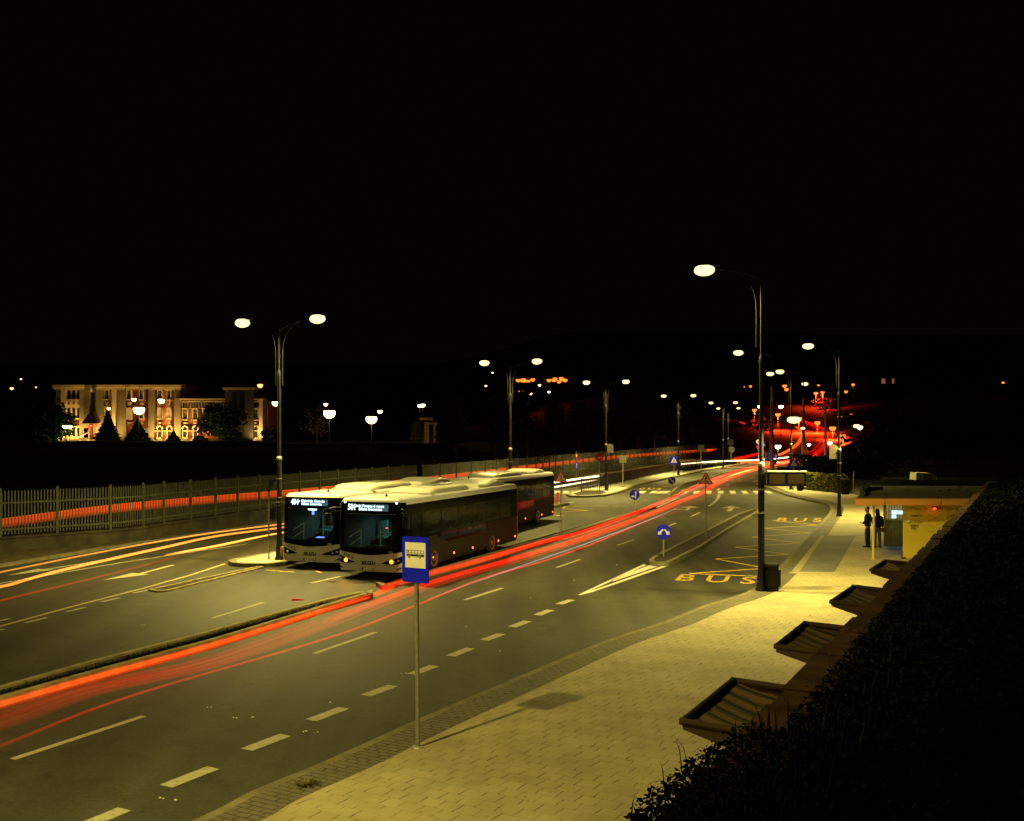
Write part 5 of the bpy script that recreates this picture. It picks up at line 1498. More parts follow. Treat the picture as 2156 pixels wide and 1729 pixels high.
m = MB(); T = [-8 + i * 1.5 for i in range(38)]; D = [.34, .6, 1, 1.6, 2.4, 3.5, 5, 8, 12, 18]
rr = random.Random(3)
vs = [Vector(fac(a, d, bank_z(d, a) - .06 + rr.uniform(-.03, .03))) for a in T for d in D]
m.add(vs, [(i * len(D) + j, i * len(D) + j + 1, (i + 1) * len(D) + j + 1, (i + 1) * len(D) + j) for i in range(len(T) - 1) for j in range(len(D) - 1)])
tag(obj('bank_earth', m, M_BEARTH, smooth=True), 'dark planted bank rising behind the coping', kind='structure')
def leaf_pile(name, label, n, mt, fn, smin, smax, seed, kind='stuff', cat=None, parent=None):
    rnd = random.Random(seed); m = MB(); vs = m.v; fs = m.f
    for i in range(n):
        p, s = fn(rnd); s *= rnd.uniform(smin, smax)
        a = rnd.uniform(0, 6.283); b = rnd.uniform(-1.0, 1.0); c = rnd.uniform(-.9, .9)
        R = Matrix.Rotation(a, 3, 'Z') @ Matrix.Rotation(b, 3, 'X') @ Matrix.Rotation(c, 3, 'Y')
        o = len(vs)
        for q in ((-.5, 0, 0), (0, -.42, .08), (.6, 0, 0), (0, .42, .08)): vs.append(tuple(Vector(p) + R @ (Vector(q) * s)))
        fs.append((o, o + 1, o + 2, o + 3)); m.m.append(0)
    o = obj(name, m, mt, parent)
    if label: tag(o, label, cat, kind=kind)
    return o
def ivy_at(rnd):
    t_ = -2.6 + 42 * (rnd.random() ** 1.9); d = .24 + 7 * rnd.random() ** 1.8
    if rnd.random() < .30: d = .34 - rnd.random() ** 2 * .12 + rnd.random() * .22
    near = max(0, 1 - max(0, t_ + .4) / 1.5)
    if t_ < .8 and rnd.random() < .5: d = -.12 * near + rnd.random() * .5
    p = fac(t_, d, bank_z(max(d, .3), t_) + rnd.uniform(-.03, .07) + .05 * near * rnd.random())
    return p, 1.0 + max(0, t_) * 0.05
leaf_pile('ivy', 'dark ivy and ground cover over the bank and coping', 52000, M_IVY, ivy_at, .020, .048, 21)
m = MB(); rnd = random.Random(12)
for k in range(900):
    t_ = -1.6 + 20 * rnd.random() ** 2.2; d = .22 + rnd.random() * .7 - (0.30 if t_ < 1 else 0) * rnd.random(); p = Vector(fac(t_, d, ZC + .02))
    a = rnd.uniform(0, 6.28); l = rnd.uniform(.06, .16) * (2.0 if t_ < 1 else 1); dd = Vector((math.cos(a), math.sin(a), 0)) * l * rnd.uniform(.2, .7)
    w = Vector((-dd.y, dd.x, 0)).normalized() * .005
    p.z = bank_z(max(d, .3), 0)
    m.add([p - w, p + w, p + dd * .5 + Vector((0, 0, l * .8)) + w * .6, p + dd * .5 + Vector((0, 0, l * .8)) - w * .6, p + dd + Vector((0, 0, l))], [(0, 1, 2, 3), (3, 2, 4)])
tag(obj('grass_blades', m, M_GRASS), 'thin grass blades sticking up along the coping edge', 'grass', kind='stuff')
m = MB()
for k in range(70):
    t_ = 2 + 22 * rnd.random() ** 1.5; p = fac(t_, rnd.uniform(.05, .5), ZC + .02); s = rnd.uniform(.02, .05)
    m.box((p[0], p[1], p[2]), (s, s * .6, s * .2), rnd.uniform(0, 3))
tag(obj('fallen_leaves', m, mat('dead_leaf', (.16, .06, .015), .8)), 'brown fallen leaves lying on the coping', 'fallen leaves', kind='stuff')
# awnings: striped cloth between a front bar and the wall
def stripe_mat():
    m_, nt, b = nmat('awning_stripes'); N, L = nt.nodes.new, nt.links.new
    tc = N('ShaderNodeTexCoord'); sp = N('ShaderNodeSeparateXYZ'); L(tc.outputs['Object'], sp.inputs[0])
    def M(op, a, c=None):
        n = N('ShaderNodeMath'); n.operation = op; L(a, n.inputs[0])
        if c is not None: n.inputs[1].default_value = c
        return n.outputs[0]
    f = M('FRACT', M('MULTIPLY', sp.outputs[1], 3.4))
    r = N('ShaderNodeValToRGB'); r.color_ramp.interpolation = 'CONSTANT'; L(f, r.inputs[0])
    e = r.color_ramp.elements; e[0].color = (.22, .135, .05, 1); e[1].position = .5; e[1].color = (.05, .055, .035, 1)
    for p, c in ((.58, (.15, .11, .05)), (.66, (.024, .028, .022)), (.86, (.13, .09, .04))):
        k = e.new(p); k.color = (*c, 1)
    L(r.outputs[0], b.inputs['Base Color']); b.inputs['Roughness'].default_value = .85
    return m_
M_STR = stripe_mat()
AW = [((1438, 1519), (1544.7, 1432), 'nearest and largest striped awning with brown side flaps below the coping'), ((1634.5, 1361), (1695, 1312), 'second striped awning from the camera, half covered by the coping'),
      ((1750.5, 1267), (1797, 1235), 'third striped awning, the one below the litter bin'), ((1834, 1200), (1863, 1181), 'farthest and smallest striped awning near the foot of the kiosk')]
for (a, b_, lab) in AW:
    zb_ = 2.42
    A, B = V2(G(a[0], a[1], zb_)), V2(G(b_[0], b_[1], zb_)); d = (B - A); L_ = d.length; d /= L_; nrm = Vector((d.y, -d.x))
    t = thing('awning', lab, 'awning', (A.x, A.y, zb_), math.atan2(d.y, d.x) - math.pi / 2, 'striped awnings on the shop row')
    # local frame: y along the bar, x towards the wall
    dep = max(.9, (A - FAC0).dot(FN) * -1 + .12); rise = -.05
    m = MB(); n_, k_ = 14, 8; vs = []
    for i in range(n_ + 1):
        y = .05 + (L_ - .1) * i / n_
        for j in range(k_ + 1):
            u = j / k_; sag = -.17 * math.sin(math.pi * u) * (0.55 + .45 * math.sin(math.pi * i / n_)) + .02 * math.sin(i * 2.2) * math.sin(math.pi * u)
            vs.append((dep * u, y, rise * u + sag))
    fs = [(i * (k_ + 1) + j, i * (k_ + 1) + j + 1, (i + 1) * (k_ + 1) + j + 1, (i + 1) * (k_ + 1) + j) for i in range(n_) for j in range(k_)]
    m.add(vs, fs); m.add([(x, y, z - .012) for x, y, z in vs], [f[::-1] for f in fs]); obj('cloth', m, M_STR, t, smooth=True)
    m = MB(); m.tube([(0, 0, 0), (0, L_, 0)], .035, 10); obj('front_bar', m, M_TYRE, t, smooth='auto')
    for y in (0, L_):
        m = MB(); s = -1 if y == 0 else 1
        vs = [(0, y, .03), (dep, y, rise + .03), (dep, y + s * .05, rise - .42), (dep * .5, y + s * .04, -.24), (0, y + s * .02, -.07)]
        m.add(vs, [(0, 1, 2, 3, 4)]); m.add([(q[0], q[1] + .012, q[2] - .004) for q in vs], [(4, 3, 2, 1, 0)])
        m.tube([(-.03, y, 0), (dep, y, rise)], .035, 8)
        obj('side_flap', m, M_AWN, t)

# ---------------------------------------------------------------- vegetation
def hedge(name, label, pts, w, h, n, seed, mt=M_HEDGE, cat='hedge', leaf=(.10, .2)):
    L_ = [V2(p) for p in pts]; seg = [(L_[i + 1] - L_[i]).length for i in range(len(L_) - 1)]; tot = sum(seg)
    t = thing(name, label, cat, (L_[0].x, L_[0].y, 0))
    base = L_[0]
    def fn(rnd):
        s = rnd.random() * tot; i = 0
        while s > seg[i] and i < len(seg) - 1: s -= seg[i]; i += 1
        d = (L_[i + 1] - L_[i]).normalized(); nn = Vector((d.y, -d.x)); q = L_[i] + d * s - base
        # shell-biased box with lumpy top
        hh = h * (1 + .10 * math.sin(s * 1.7 + seed) + .06 * math.sin(s * 4.3))
        f = rnd.random()
        if f < .42: x = (rnd.choice((-1, 1))) * w / 2 * rnd.uniform(.85, 1.05); z = rnd.random() * hh
        elif f < .75: x = rnd.uniform(-1, 1) * w / 2; z = hh * rnd.uniform(.93, 1.04)
        else: x = rnd.uniform(-1, 1) * w / 2; z = rnd.random() * hh
        return (q.x + nn.x * x, q.y + nn.y * x, z + .1), 1.0
    leaf_pile('foliage', None, n, mt, fn, leaf[0], leaf[1], seed, parent=t)
    for i in range(len(L_) - 1):
        for f in (0.2, .5, .8):
            q = L_[i].lerp(L_[i + 1], f) - base; m = MB(); m.tube([(q.x, q.y, 0), (q.x + .05, q.y, h * .8)], .03, 5); obj('stem', m, M_BARK, t)
    return t
hedge('hedge', 'clipped hedge with green and reddish leaves at the back of the pavement', [G(1697, 1030, .15), G(1735, 1034, .15), G(1781, 1038, .15)], 1.4, 1.38, 9000, 31)
hedge('hedge', 'taller dark hedge behind the clipped one', [G(1683, 1001, .1), G(1740, 1003, .1), G(1850, 1006, .1)], 5.0, 2.1, 6000, 32, M_LEAF, leaf=(.2, .4))
hedge('hedge', 'low bright green verge bushes left of the crossing sign', [G(1642, 993, .1), G(1684, 991, .1)], .8, .5, 1200, 33, M_HEDGE, leaf=(.15, .3))
M_SPR = leaf_mat('spruce_needles', (.006, .012, .006), (.014, .024, .010))
def tree(name, label, x, y, z, H, R, n, mt, seed, shape='round', group=None, leaf=(.25, .6)):
    t = thing(name, label, 'tree', (x, y, z), 0, group)
    rnd0 = random.Random(seed)
    m = MB(); m.tube([(0, 0, -.3), (.05 * H * rnd0.uniform(-.3, .3), 0, H * .4), (0, 0, H * .85)], [H * .022, H * .015, H * .005], 7)
    blobs = []
    for k in range(14):
        a = rnd0.uniform(0, 6.28); zz_ = rnd0.uniform(.25, .9) * H
        pr = {'round': math.sin(math.pi * min(1, max(0.05, (zz_ / H - .12) / .88))) ** .7, 'poplar': .55 + .45 * math.sin(math.pi * zz_ / H), 'spruce': 1 - zz_ / H}[shape]
        rr_ = R * pr * rnd0.uniform(.3, .85); blobs.append((math.cos(a) * rr_, math.sin(a) * rr_, zz_, R * rnd0.uniform(.25, .5)))
        m.tube([(0, 0, zz_ * .75), (blobs[-1][0], blobs[-1][1], zz_)], [H * .008, H * .003], 5)
    obj('trunk', m, M_BARK, t)
    def fn(rnd):
        if shape == 'spruce':
            k = rnd.random() ** 1.5; zz_ = H * (.06 + .94 * k); tier = (zz_ * 1.6) % 1.0
            rad = R * (1 - k) * (1.05 - .45 * tier); a = rnd.uniform(0, 6.28); r_ = rad * rnd.random() ** .4
            return (math.cos(a) * r_, math.sin(a) * r_, zz_ - r_ * .25), .7 + .5 * (1 - k)
        if shape == 'poplar':
            b = blobs[rnd.randrange(14)]; a = rnd.uniform(0, 6.28); r_ = b[3] * rnd.random() ** .5 * 1.3
            return (b[0] * .6 + math.cos(a) * r_, b[1] * .6 + math.sin(a) * r_, min(H, max(4.2, b[2] + rnd.gauss(0, H * .12)))), 1
        b = blobs[rnd.randrange(14)]; u = Vector((rnd.gauss(0, 1), rnd.gauss(0, 1), rnd.gauss(0, .8))).normalized() * b[3] * rnd.random() ** .35 * 1.25
        return (b[0] + u.x, b[1] + u.y, max(.3, b[2] + u.z)), 1
    leaf_pile('crown', None, n, mt, fn, leaf[0], leaf[1], seed, parent=t)
    return t
# poplars beyond the panel fence
rnd = random.Random(44)
for k in range(11):
    f_ = k / 10; q = Vector((-1 + 42 * f_, 118 + 95 * f_)) + Vector((-5.5, 2.0)); H_ = 10.5 + rnd.uniform(-1.5, 1.8)
    tree('poplar_tree', f'dim tall poplar behind the panel fence, {ordinal(k)} from the left of its row', q.x, q.y, 0, H_, 2.4, 1500, M_LEAF, 60 + k, 'poplar', 'row of poplars behind the fence', leaf=(.3, .7))
# embankment edge before the old building
YB = 211.0; Z7 = ZR(100, 1020, 3.2667)
def BX(zx): return AT(*Z7(zx, 0), YB).x
def BZ(zy): return AT(*Z7(0, zy), YB).z
# ---------------------------------------------------------------- the old lit building across the railway
t = thing('public_building', 'long old brick and cream building lit from below with tall narrow windows', 'building', (0, 0, 0))
ZG = BZ(628)
def seg(m, x0, x1, y0, y1, dep0, dep1=None):
    """box on the facade between picture-survey columns and rows, standing dep0 metres proud"""
    a, b, c, d = BX(x0), BX(x1), BZ(y0), BZ(y1)
    m.box(((a + b) / 2, YB - dep0 / 2 + 1.0, (c + d) / 2), (b - a, dep0 + 2.0, c - d))
def bayw(x0, x1, mt, y0=118, y1=640, dep=.3, name='wall'):
    m = MB(); seg(m, x0, x1, y0, y1, dep); return obj(name, m, mt, t)
m = MB(); a, b = BX(176), BX(1298); m.box(((a + b) / 2, YB + 7.0, (BZ(118) + ZG) / 2), (b - a, 12, BZ(118) - ZG)); obj('main_block', m, M_BRICK, t)
m = MB(); a, b = BX(1299), BX(2028); m.box(((a + b) / 2, YB + 7.6, (BZ(248) + ZG) / 2), (b - a, 12, BZ(248) - ZG)); obj('side_wing', m, M_BRICK, t)
for x0, x1, mt, dep in ((176, 236, M_OLIVE, .2), (236, 278, M_CREAM, .9), (400, 488, M_OLIVE, .9), (541, 612, M_OLIVE, .7), (688, 722, M_CREAM, .9), (722, 806, M_OLIVE, .3), (1014, 1062, M_OLIVE, .8), (1243, 1300, M_OLIVE, .8)):
    bayw(x0, x1, mt, dep=dep, name='pilaster')
m = MB(); seg(m, 278, 400, 118, 425, .45); obj('cream_bay', m, M_CREAM, t)
m = MB(); seg(m, 278, 400, 484, 640, .45); obj('cream_bay', m, M_CREAM, t)
for x0, x1, mt, dep in ((1978 + 20, 2030, M_CREAM, .6), (1898, 1950, M_OLIVE, .8)): bayw(x0, x1, mt, 250, 640, dep, 'pilaster')
# cornices, plinth, string courses
m = MB()
for x0, x1, d in ((165, 445, 1.3), (445, 540, .8), (540, 722, 1.3), (722, 806, .9), (806, 1014, .8), (1010, 1310, 1.3)):
    seg(m, x0, x1, 116, 140, d); seg(m, x0 + 4, x1 - 4, 140, 150, d - .25); seg(m, x0 + 6, x1 - 6, 154, 158, d - .35)
obj('cornice', m, M_CREAM, t)
m = MB(); seg(m, 1296, 2045, 238, 252, 1.0); seg(m, 1300, 2040, 262, 268, .7); seg(m, 1300, 1690, 322, 326, .45); obj('cornice', m, M_CREAM, t)
m = MB()
for k in range(16):
    x = 1310 + k * 24.5; seg(m, x, x + 3.5, 252, 320, .5)
obj('frieze_slats', m, M_CREAM, t)
m = MB(); seg(m, 176, 1300, 604, 640, 1.1); seg(m, 1300, 2030, 604, 640, .9); seg(m, 1062, 1243, 524, 529, .5); seg(m, 1300, 1500, 524, 529, .5); seg(m, 1790, 2030, 524, 529, .5); obj('plinth', m, M_CREAM, t)
# roofs
def hip(x0, x1, zlow, zr, ydep=14, over=1.0):
    a, b = BX(x0) - over, BX(x1) + over; z0, z1 = BZ(zlow), BZ(zlow) + zr; y0, y1 = YB - .2 - over, YB + ydep
    m = MB(); k = ydep / 2
    m.add([(a, y0, z0), (b, y0, z0), (b, y1, z0), (a, y1, z0), (a + k, (y0 + y1) / 2, z1), (b - k, (y0 + y1) / 2, z1)], [(0, 1, 5, 4), (1, 2, 5), (2, 3, 4, 5), (3, 0, 4), (3, 2, 1, 0)]); return m
r_ = obj('roof', hip(170, 1304, 114, 2.2), M_TILE, t); obj('roof', hip(1300, 2034, 236, 2.0), M_TILE, t)
def win(x0, x1, y0, y1, surround=True, sill=True, lit=None):
    m = MB(); s = 7
    w = (x1 - x0)
    if surround:
        seg(m, x0 - s, x0, y0 - 8, y1 + 2, .55); seg(m, x1, x1 + s, y0 - 8, y1 + 2, .55); seg(m, x0 - s, x1 + s, y0 - 12, y0 - 1, .6)
    else: seg(m, x0 - 2, x1 + 2, y0 - 3, y0, .5)
    if sill: seg(m, x0 - s - 2, x1 + s + 2, y1, y1 + 9, .75)
    seg(m, (x0 + x1) / 2 - 1, (x0 + x1) / 2 + 1, y0, y1, .43); seg(m, x0, x1, y0 + (y1 - y0) * .32, y0 + (y1 - y0) * .32 + 2, .43)
    f = obj('window', m, M_CREAM, t)
    m = MB(); seg(m, x0, x1, y0, y1, .36 if surround else .50); obj('pane', m, lit or M_PANE, f)
    return f
M_WLIT = emat('lit_curtain', (1.0, .62, .18), .35)
for x in (300, 343, 386):
    for y0, y1 in ((162, 243), (322, 412), (498, 576)):
        m = MB(); seg(m, x - 13, x + 13, y0, y1, .52); seg(m, x - 1.2, x + 1.2, y0, y1, .57)
        win(x - 13, x + 13, y0, y1, False, y0 != 498)
    m = MB(); seg(m, x - 9, x + 9, 268, 292, .60); obj('panel_relief', m, M_OLIVE, t)
for x, rows in ((637, ((162, 243), (322, 412))), (834, ((162, 243), (330, 415))), (945, ((165, 245), (330, 415))), (1110, ((165, 245), (330, 415))), (1193, ((165, 245), (330, 415)))):
    for y0, y1 in rows: win(x - 14, x + 14, y0, y1, lit=M_WLIT if (x in (834, 1110, 1193) and y0 > 300) else None)
    m = MB()
    for d in (-8, 0, 8): seg(m, x + d - 1.8, x + d + 1.8, 268, 298, .5); seg(m, x + d - 2, x + d + 2, 448, 462, .5); seg(m, x + d - 4, x + d - 1, 132, 150, .9)
    obj('relief_bars', m, M_CREAM, t)
for x in (1336, 1427, 1518, 1610, 1968):
    win(x - 17, x + 17, 335, 425)
    m = MB()
    for d in (-9, 0, 9): seg(m, x + d - 2, x + d + 2, 450, 464, .5)
    obj('relief_bars', m, M_CREAM, t)
def arch_win(x, y0=490, y1=585, r=17):
    a = BX(x); R_ = (BX(x + r) - BX(x)); zt = BZ(y0 + r); zb_ = BZ(y1)
    def arc(R, n=12): return [(R * math.cos(math.pi * k / n), zt + R * math.sin(math.pi * k / n)) for k in range(n + 1)]
    m = MB(); o_ = arc(R_ * 1.75); i_ = arc(R_ * 1.15)
    for k in range(12): m.plate([i_[k], o_[k], o_[k + 1], i_[k + 1]], Matrix.Translation((a, YB - .55, 0)), .6)
    for s in (-1, 1): m.plate([(s * R_ * 1.0, zt), (s * R_ * 1.35, zt), (s * R_ * 1.35, zb_), (s * R_ * 1.0, zb_)], Matrix.Translation((a, YB - .45, 0)), .5)
    m.box((a, YB - .35, zb_ - .15), (R_ * 3.2, .7, .3))
    f = obj('arched_window', m, M_CREAM, t)
    m = MB(); m.plate([(-R_, zb_)] + arc(R_)[::-1] + [(R_, zb_)], Matrix.Translation((a, YB - .32, 0)), .1); obj('pane', m, M_PANE, f)
for x in (1108, 1196, 1333, 1428, 1795, 1867, 1968): arch_win(x)
# entrance porch with red rail, air conditioners
m = MB(); a, b = BX(440), BX(590); z0, z1 = BZ(460), BZ(335)
m.add([(a, YB - 2.2, z0), (b, YB - 2.2, z0), ((a + b) / 2, YB - .9, z1), (a, YB, z0 + .3), (b, YB, z0 + .3)], [(0, 1, 2), (1, 4, 2), (0, 2, 3), (3, 4, 1, 0)]); obj('porch_roof', m, M_TILE, t)
m = MB(); m.tube([(BX(415), YB - 2, BZ(590)), (BX(500), YB - 2, BZ(535)), (BX(505), YB - 2, BZ(480)), (BX(590), YB - 2, BZ(478))], .12, 6); obj('porch_rail', m, M_RED, t)
m = MB(); seg(m, 440, 480, 500, 590, .9); obj('porch_door', m, M_PANE, t)
for x, y in ((522, 165), (990, 522)):
    m = MB(); seg(m, x - 15, x + 15, y - 13, y + 13, 1.4); u = obj('air_conditioner', m, M_SWHITE, t); m = MB(); p = AT(*Z7(x - 3, y), YB - 1.42)
    m.plate(circle(.45, 14), Matrix.Translation((p.x, YB - 1.43, p.z)), .04); obj('fan_grille', m, M_SBACK, u)
# dark tower block of the wing
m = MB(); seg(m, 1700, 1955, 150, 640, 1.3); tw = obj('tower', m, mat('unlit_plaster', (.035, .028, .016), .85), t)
m = MB(); seg(m, 1685, 1970, 140, 158, 1.8); obj('tower_cornice', m, M_CREAM, tw)
for x in (1790, 1860):
    m = MB(); seg(m, x - 22, x + 22, 180, 430, 1.4); obj('tower_window', m, M_PANE, tw)
# floodlights standing in the ground before the facade
WARM = (1.0, .60, .20)
fl0 = thing('floodlight', '', 'floodlight')
m = MB(); m.box((0, 0, .25), (.5, .3, .4)); m.tube([(0, 0, -.4), (0, 0, .1)], .06, 6); hs_ = obj('housing', m, M_BLACK, fl0)
m = MB(); m.box((0, .0, .46), (.42, .22, .02)); obj('lens', m, emat('flood_lens', (1, .8, .4), 8), hs_)
bulb(fl0, (0, .1, .5), 2300, WARM, size=150, radius=.2, aim=(0, .5, 1), name='flood_bulb')
FX = [205, 258, 340, 445, 515, 640, 705, 1085, 1150, 1225, 1340, 1430, 1985]
for i, x in enumerate(FX):
    o = fl0 if i == 0 else copy_tree(fl0)
    o.location = (BX(x), YB - 3.0, ZG + .0); o['label'] = f'small floodlight washing the old building, {ordinal(i)} from the left'; o['group'] = 'floodlights before the old building'
# trees before it
for i, (zx, zt_, zb_, r, shp, lab) in enumerate([(640, 345, 628, 3.3, 'spruce', 'tall dark spruce standing before the left half of the old building'), (905, 420, 630, 3.6, 'spruce', 'broad dark spruce under the brightest lamp of the old building'),
                                              (1225, 530, 640, 2.6, 'spruce', 'small dark conifer by the right corner of the main block')]):
    p = AT(*Z7(zx, zb_), 203); tree('spruce_tree', lab, p.x, p.y, p.z - .5, AT(*Z7(zx, zt_), 203).z - p.z + .5, r, 3200, M_SPR, 80 + i, 'spruce', leaf=(.3, .8))
for i, (zx, zt_, r, H_, lab) in enumerate([(1640, 400, 4.4, 8.0, 'wide leafy tree lit yellow green at its foot, hiding the wing'), (95, 470, 4.6, 8, 'dark round tree left of the green lamp'), (2110, 590, 2.2, 3.4, 'low lit bush right of the wing'), (1470, 605, 1.2, 1.6, 'little bush under the arched windows'),
                                        (40, 500, 6, 8, 'dark round tree at the far left of the terrace')]):
    p = AT(*Z7(zx, 636), 204); tree('leafy_tree', lab, p.x, p.y, p.z - .4, H_, r, 2600 if r > 3 else 500, M_LEAF, 90 + i, 'round', leaf=(.35, .9))
bulb(ground, AT(*Z7(1530, 622), 199), 500, (.75, 1, .2), size=150, radius=.3, aim=(.2, .4, 1), name='garden_light')
# dark bank in front that cuts off the building's foot
m = MB(); rnd = random.Random(8); n_ = 53; vs = []
for i in range(n_ + 1):
    x = -125 + i * 2.2; zt_ = 5.17 - (930.5 - HZ) * 150 / F + .12 * math.sin(i * .7) + .1 * math.sin(i * .23)
    vs += [(x, 132, 0), (x, 148, zt_ * .92), (x, 152, zt_), (x, 170, 3.1)]
m.add(vs, [(i * 4 + j, i * 4 + 4 + j, i * 4 + 5 + j, i * 4 + 1 + j) for i in range(n_) for j in range(3)])
tag(obj('railway_bank', m, M_GRND, smooth=True), 'unlit earth bank between the fence and the old building', kind='structure')

# ---------------------------------------------------------------- lamps in the distance
def small_lamp(px, py, Y, H_, col, strength, r, label, group, power=0, lightcol=None, arm=0.0, pole_mat=None):
    """lamp head seen at (px, py), depth Y, on a pole H_ metres tall"""
    p = AT(px, py, Y)
    t = thing('street_lamp', label, 'street lamp', (p.x, p.y, p.z - H_), 0, group)
    m = MB(); pr = max(.07, Y * .00028)
    pts = [(arm, 0, 0), (arm, 0, H_ - .6), (arm * .6, 0, H_ - .05), (0, 0, H_ + .04)] if arm else [(0, 0, 0), (0, 0, H_)]
    m.tube(smooth_line(pts, 3) if arm else pts, pr, 6); obj('pole', m, pole_mat or M_POLE, t, smooth='auto')
    h = MB(); h.lathe([(r * .75, r * .32), (r * .5, r * .55), (r * .15, r * .7)], (0, 0, 0), 12)
    hd = obj('lamp_head', h, M_POLE, t, smooth=True, loc=(0, 0, H_))
    b = MB(); b.lathe([(r * .3, -r * .92), (r * .72, -r * .68), (r * .97, -r * .25), (r, .05 * r), (r * .9, r * .32)], (0, 0, 0), 14)
    key = f'glow_{col}_{strength}'
    mt = bpy.data.materials.get(key[:60]) or emat(key[:60], col, strength); obj('globe', b, mt, hd, smooth=True)
    if power: bulb(t, (0, 0, H_ - r * .95), power, lightcol or col, size=168, radius=r, blend=.5)
    return t
YEL = (1.0, .62, .16)
for i, (zx, zy, Y, r, pw, arm, lab) in enumerate([(917, 333, 190, 1.0, 3000, 0, 'big round lamp before the middle of the old building, the brightest there'), (1117, 253, 200, .62, 1500, 0, 'round lamp before the right half of the old building'),
        (873, 243, 203, .42, 0, 0, 'small round lamp just above the brightest one'), (647, 325, 205, .30, 0, 0, 'tiny lamp above the tall spruce'), (2140, 275, 190, .62, 2500, -.0, 'lamp on a curved pole right of the building wing')]):
    px, py = Z7(zx, zy); a = -1.5 if i == 4 else 0
    small_lamp(px, py, Y, 7.5 if i != 4 else 7, YEL, 18, r, lab, 'lamps around the old building', pw, YEL, a)
for zx, lab in ((255, 'left of the pair of greenish globe lamps by the building corner'), (296, 'right of the pair of greenish globe lamps by the building corner')):
    px, py = Z7(zx, 487); small_lamp(px, py, 200, 3.6, (.75, 1.0, .25), 14, .42, lab, 'pair of greenish globe lamps', 900, (.7, 1, .2))
Z5 = ZR(500, 800, 3.08)
for i, (zx, zy, Y, r, lab) in enumerate([(1240, 1020, 190, 1.1, 'big round lamp over the dark yard, left of the two large ones'), (1595, 1070, 190, 1.0, 'big round lamp over the dark yard, right of the two large ones'), (1210, 948, 215, .4, 'small lamp just above the left large yard lamp'),
        (1668, 1008, 215, .48, 'small lamp right above the right large yard lamp'), (2003, 960, 210, .42, 'left head of the twin yard lamps above the lit gateway'), (2030, 955, 210, .46, 'right head of the twin yard lamps above the lit gateway')]):
    px, py = Z5(zx, zy); small_lamp(px, py, Y, 6.2, YEL, 18, r, lab, 'lamps over the yard beyond the fence', (2200 if i < 2 else (500 if i == 5 else 0)), YEL)
px, py = Z5(655, 788); small_lamp(px, py, 300, 6, (1, .16, .03), 9, .8, 'single orange red lamp above the building wing', 'lamps over the yard beyond the fence')
# gateway and shrubs by the twin lamps, low yard shed
Yg = 200
def gp(zx, zy): return AT(*Z5(zx, zy), Yg)
t = thing('yard_gate', 'small lit gateway of pale posts and a lintel under the twin yard lamps', 'gate', (0, 0, 0))
for zx in (2062, 2130):
    a, b = gp(zx, 1120), gp(zx, 1262); m = MB(); m.box((a.x, Yg, (a.z + b.z) / 2), (.9 if zx < 2100 else .5, .5, a.z - b.z + 1)); obj('post', m, M_CREAM, t)
a, b = gp(2050, 1112), gp(2160, 1112); m = MB(); m.box(((a.x + b.x) / 2, Yg, a.z), (b.x - a.x, .7, .35)); m.box((gp(2060, 1070).x, Yg, gp(2060, 1072).z), (2.6, .6, .5)); obj('lintel', m, M_CREAM, t)
for zx, lab in ((1990, 'reddish bush left of the lit gateway'), (2095, 'greenish bush inside the lit gateway'), (1110, 'bare branched tree lit orange beside the left large yard lamp')):
    p = gp(zx, 1262); tree('leafy_tree', lab, p.x, Yg + 3, p.z - .5, 4.2 if zx > 1500 else 7.5, 2.2 if zx > 1500 else 3.5, 700, mat_leaf_red if False else M_HEDGE, 110 + zx % 7, 'round', leaf=(.2, .5))
Z6 = ZR(1200, 900, 3.08)
OR = (1.0, .035, .004)
hill_lamps = [(Z6, 677, 436), (Z6, 708, 436), (Z6, 722, 430), (Z6, 724, 443), (Z6, 760, 443), (Z6, 800, 430), (Z6, 735, 468), (Z6, 685, 522), (Z6, 725, 532), (Z6, 758, 532), (Z6, 938, 436), (Z6, 978, 434), (Z6, 988, 424), (Z6, 1022, 447), (Z6, 1040, 420), (Z6, 1052, 428), (Z6, 1074, 436)]
hill_lamps.sort(key=lambda q: (q[1], q[2]))
for i, (Zf, zx, zy) in enumerate(hill_lamps):
    px, py = Zf(zx, zy); small_lamp(px, py, 430, 8, (1, .18, .02), 2.4, .95 if zy < 500 else .7, f'orange lamp in the far glowing cluster, {ordinal(i)} from the left', 'orange lamps of the far cluster', 2500 if i in (2, 8, 12) else 0, OR)
for i, (zx, zy, r) in enumerate([(783, 551, .5), (858, 478, .5), (938, 535, .5), (462, 374, .3), (405, 484, .4)]):
    px, py = Z6(zx, zy); small_lamp(px, py, 400, 6, YEL, 10, r, ['pale lamp at the foot of the glowing cluster', 'pale lamp on a visible pole between the two glowing groups', 'pale lamp below the right glowing group', 'tiny lamp high above the second double lamp post', 'tiny yellow lamp left of the second double lamp post'][i], 'small pale lamps far off')
ZH = ZR(1900, 950, 4.312)
hl2 = [(675, 467, .55, 430), (722, 748, .62, 330), (1000, 800, .68, 300), (1078, 462, .75, 400), (1100, 503, .7, 390), (1247, 845, .78, 290), (1480, 450, .55, 430), (1448, 548, .7, 380), (1528, 538, .65, 380), (1465, 897, .70, 290), (1645, 960, .75, 270), (1768, 1053, .72, 250), (1888, 446, .60, 430), (1730, 832, .65, 330),
       (1867, 803, .45, 330), (1803, 530, .6, 400), (748, 908, .3, 420), (602, 473, .28, 450)]
hl2.sort()
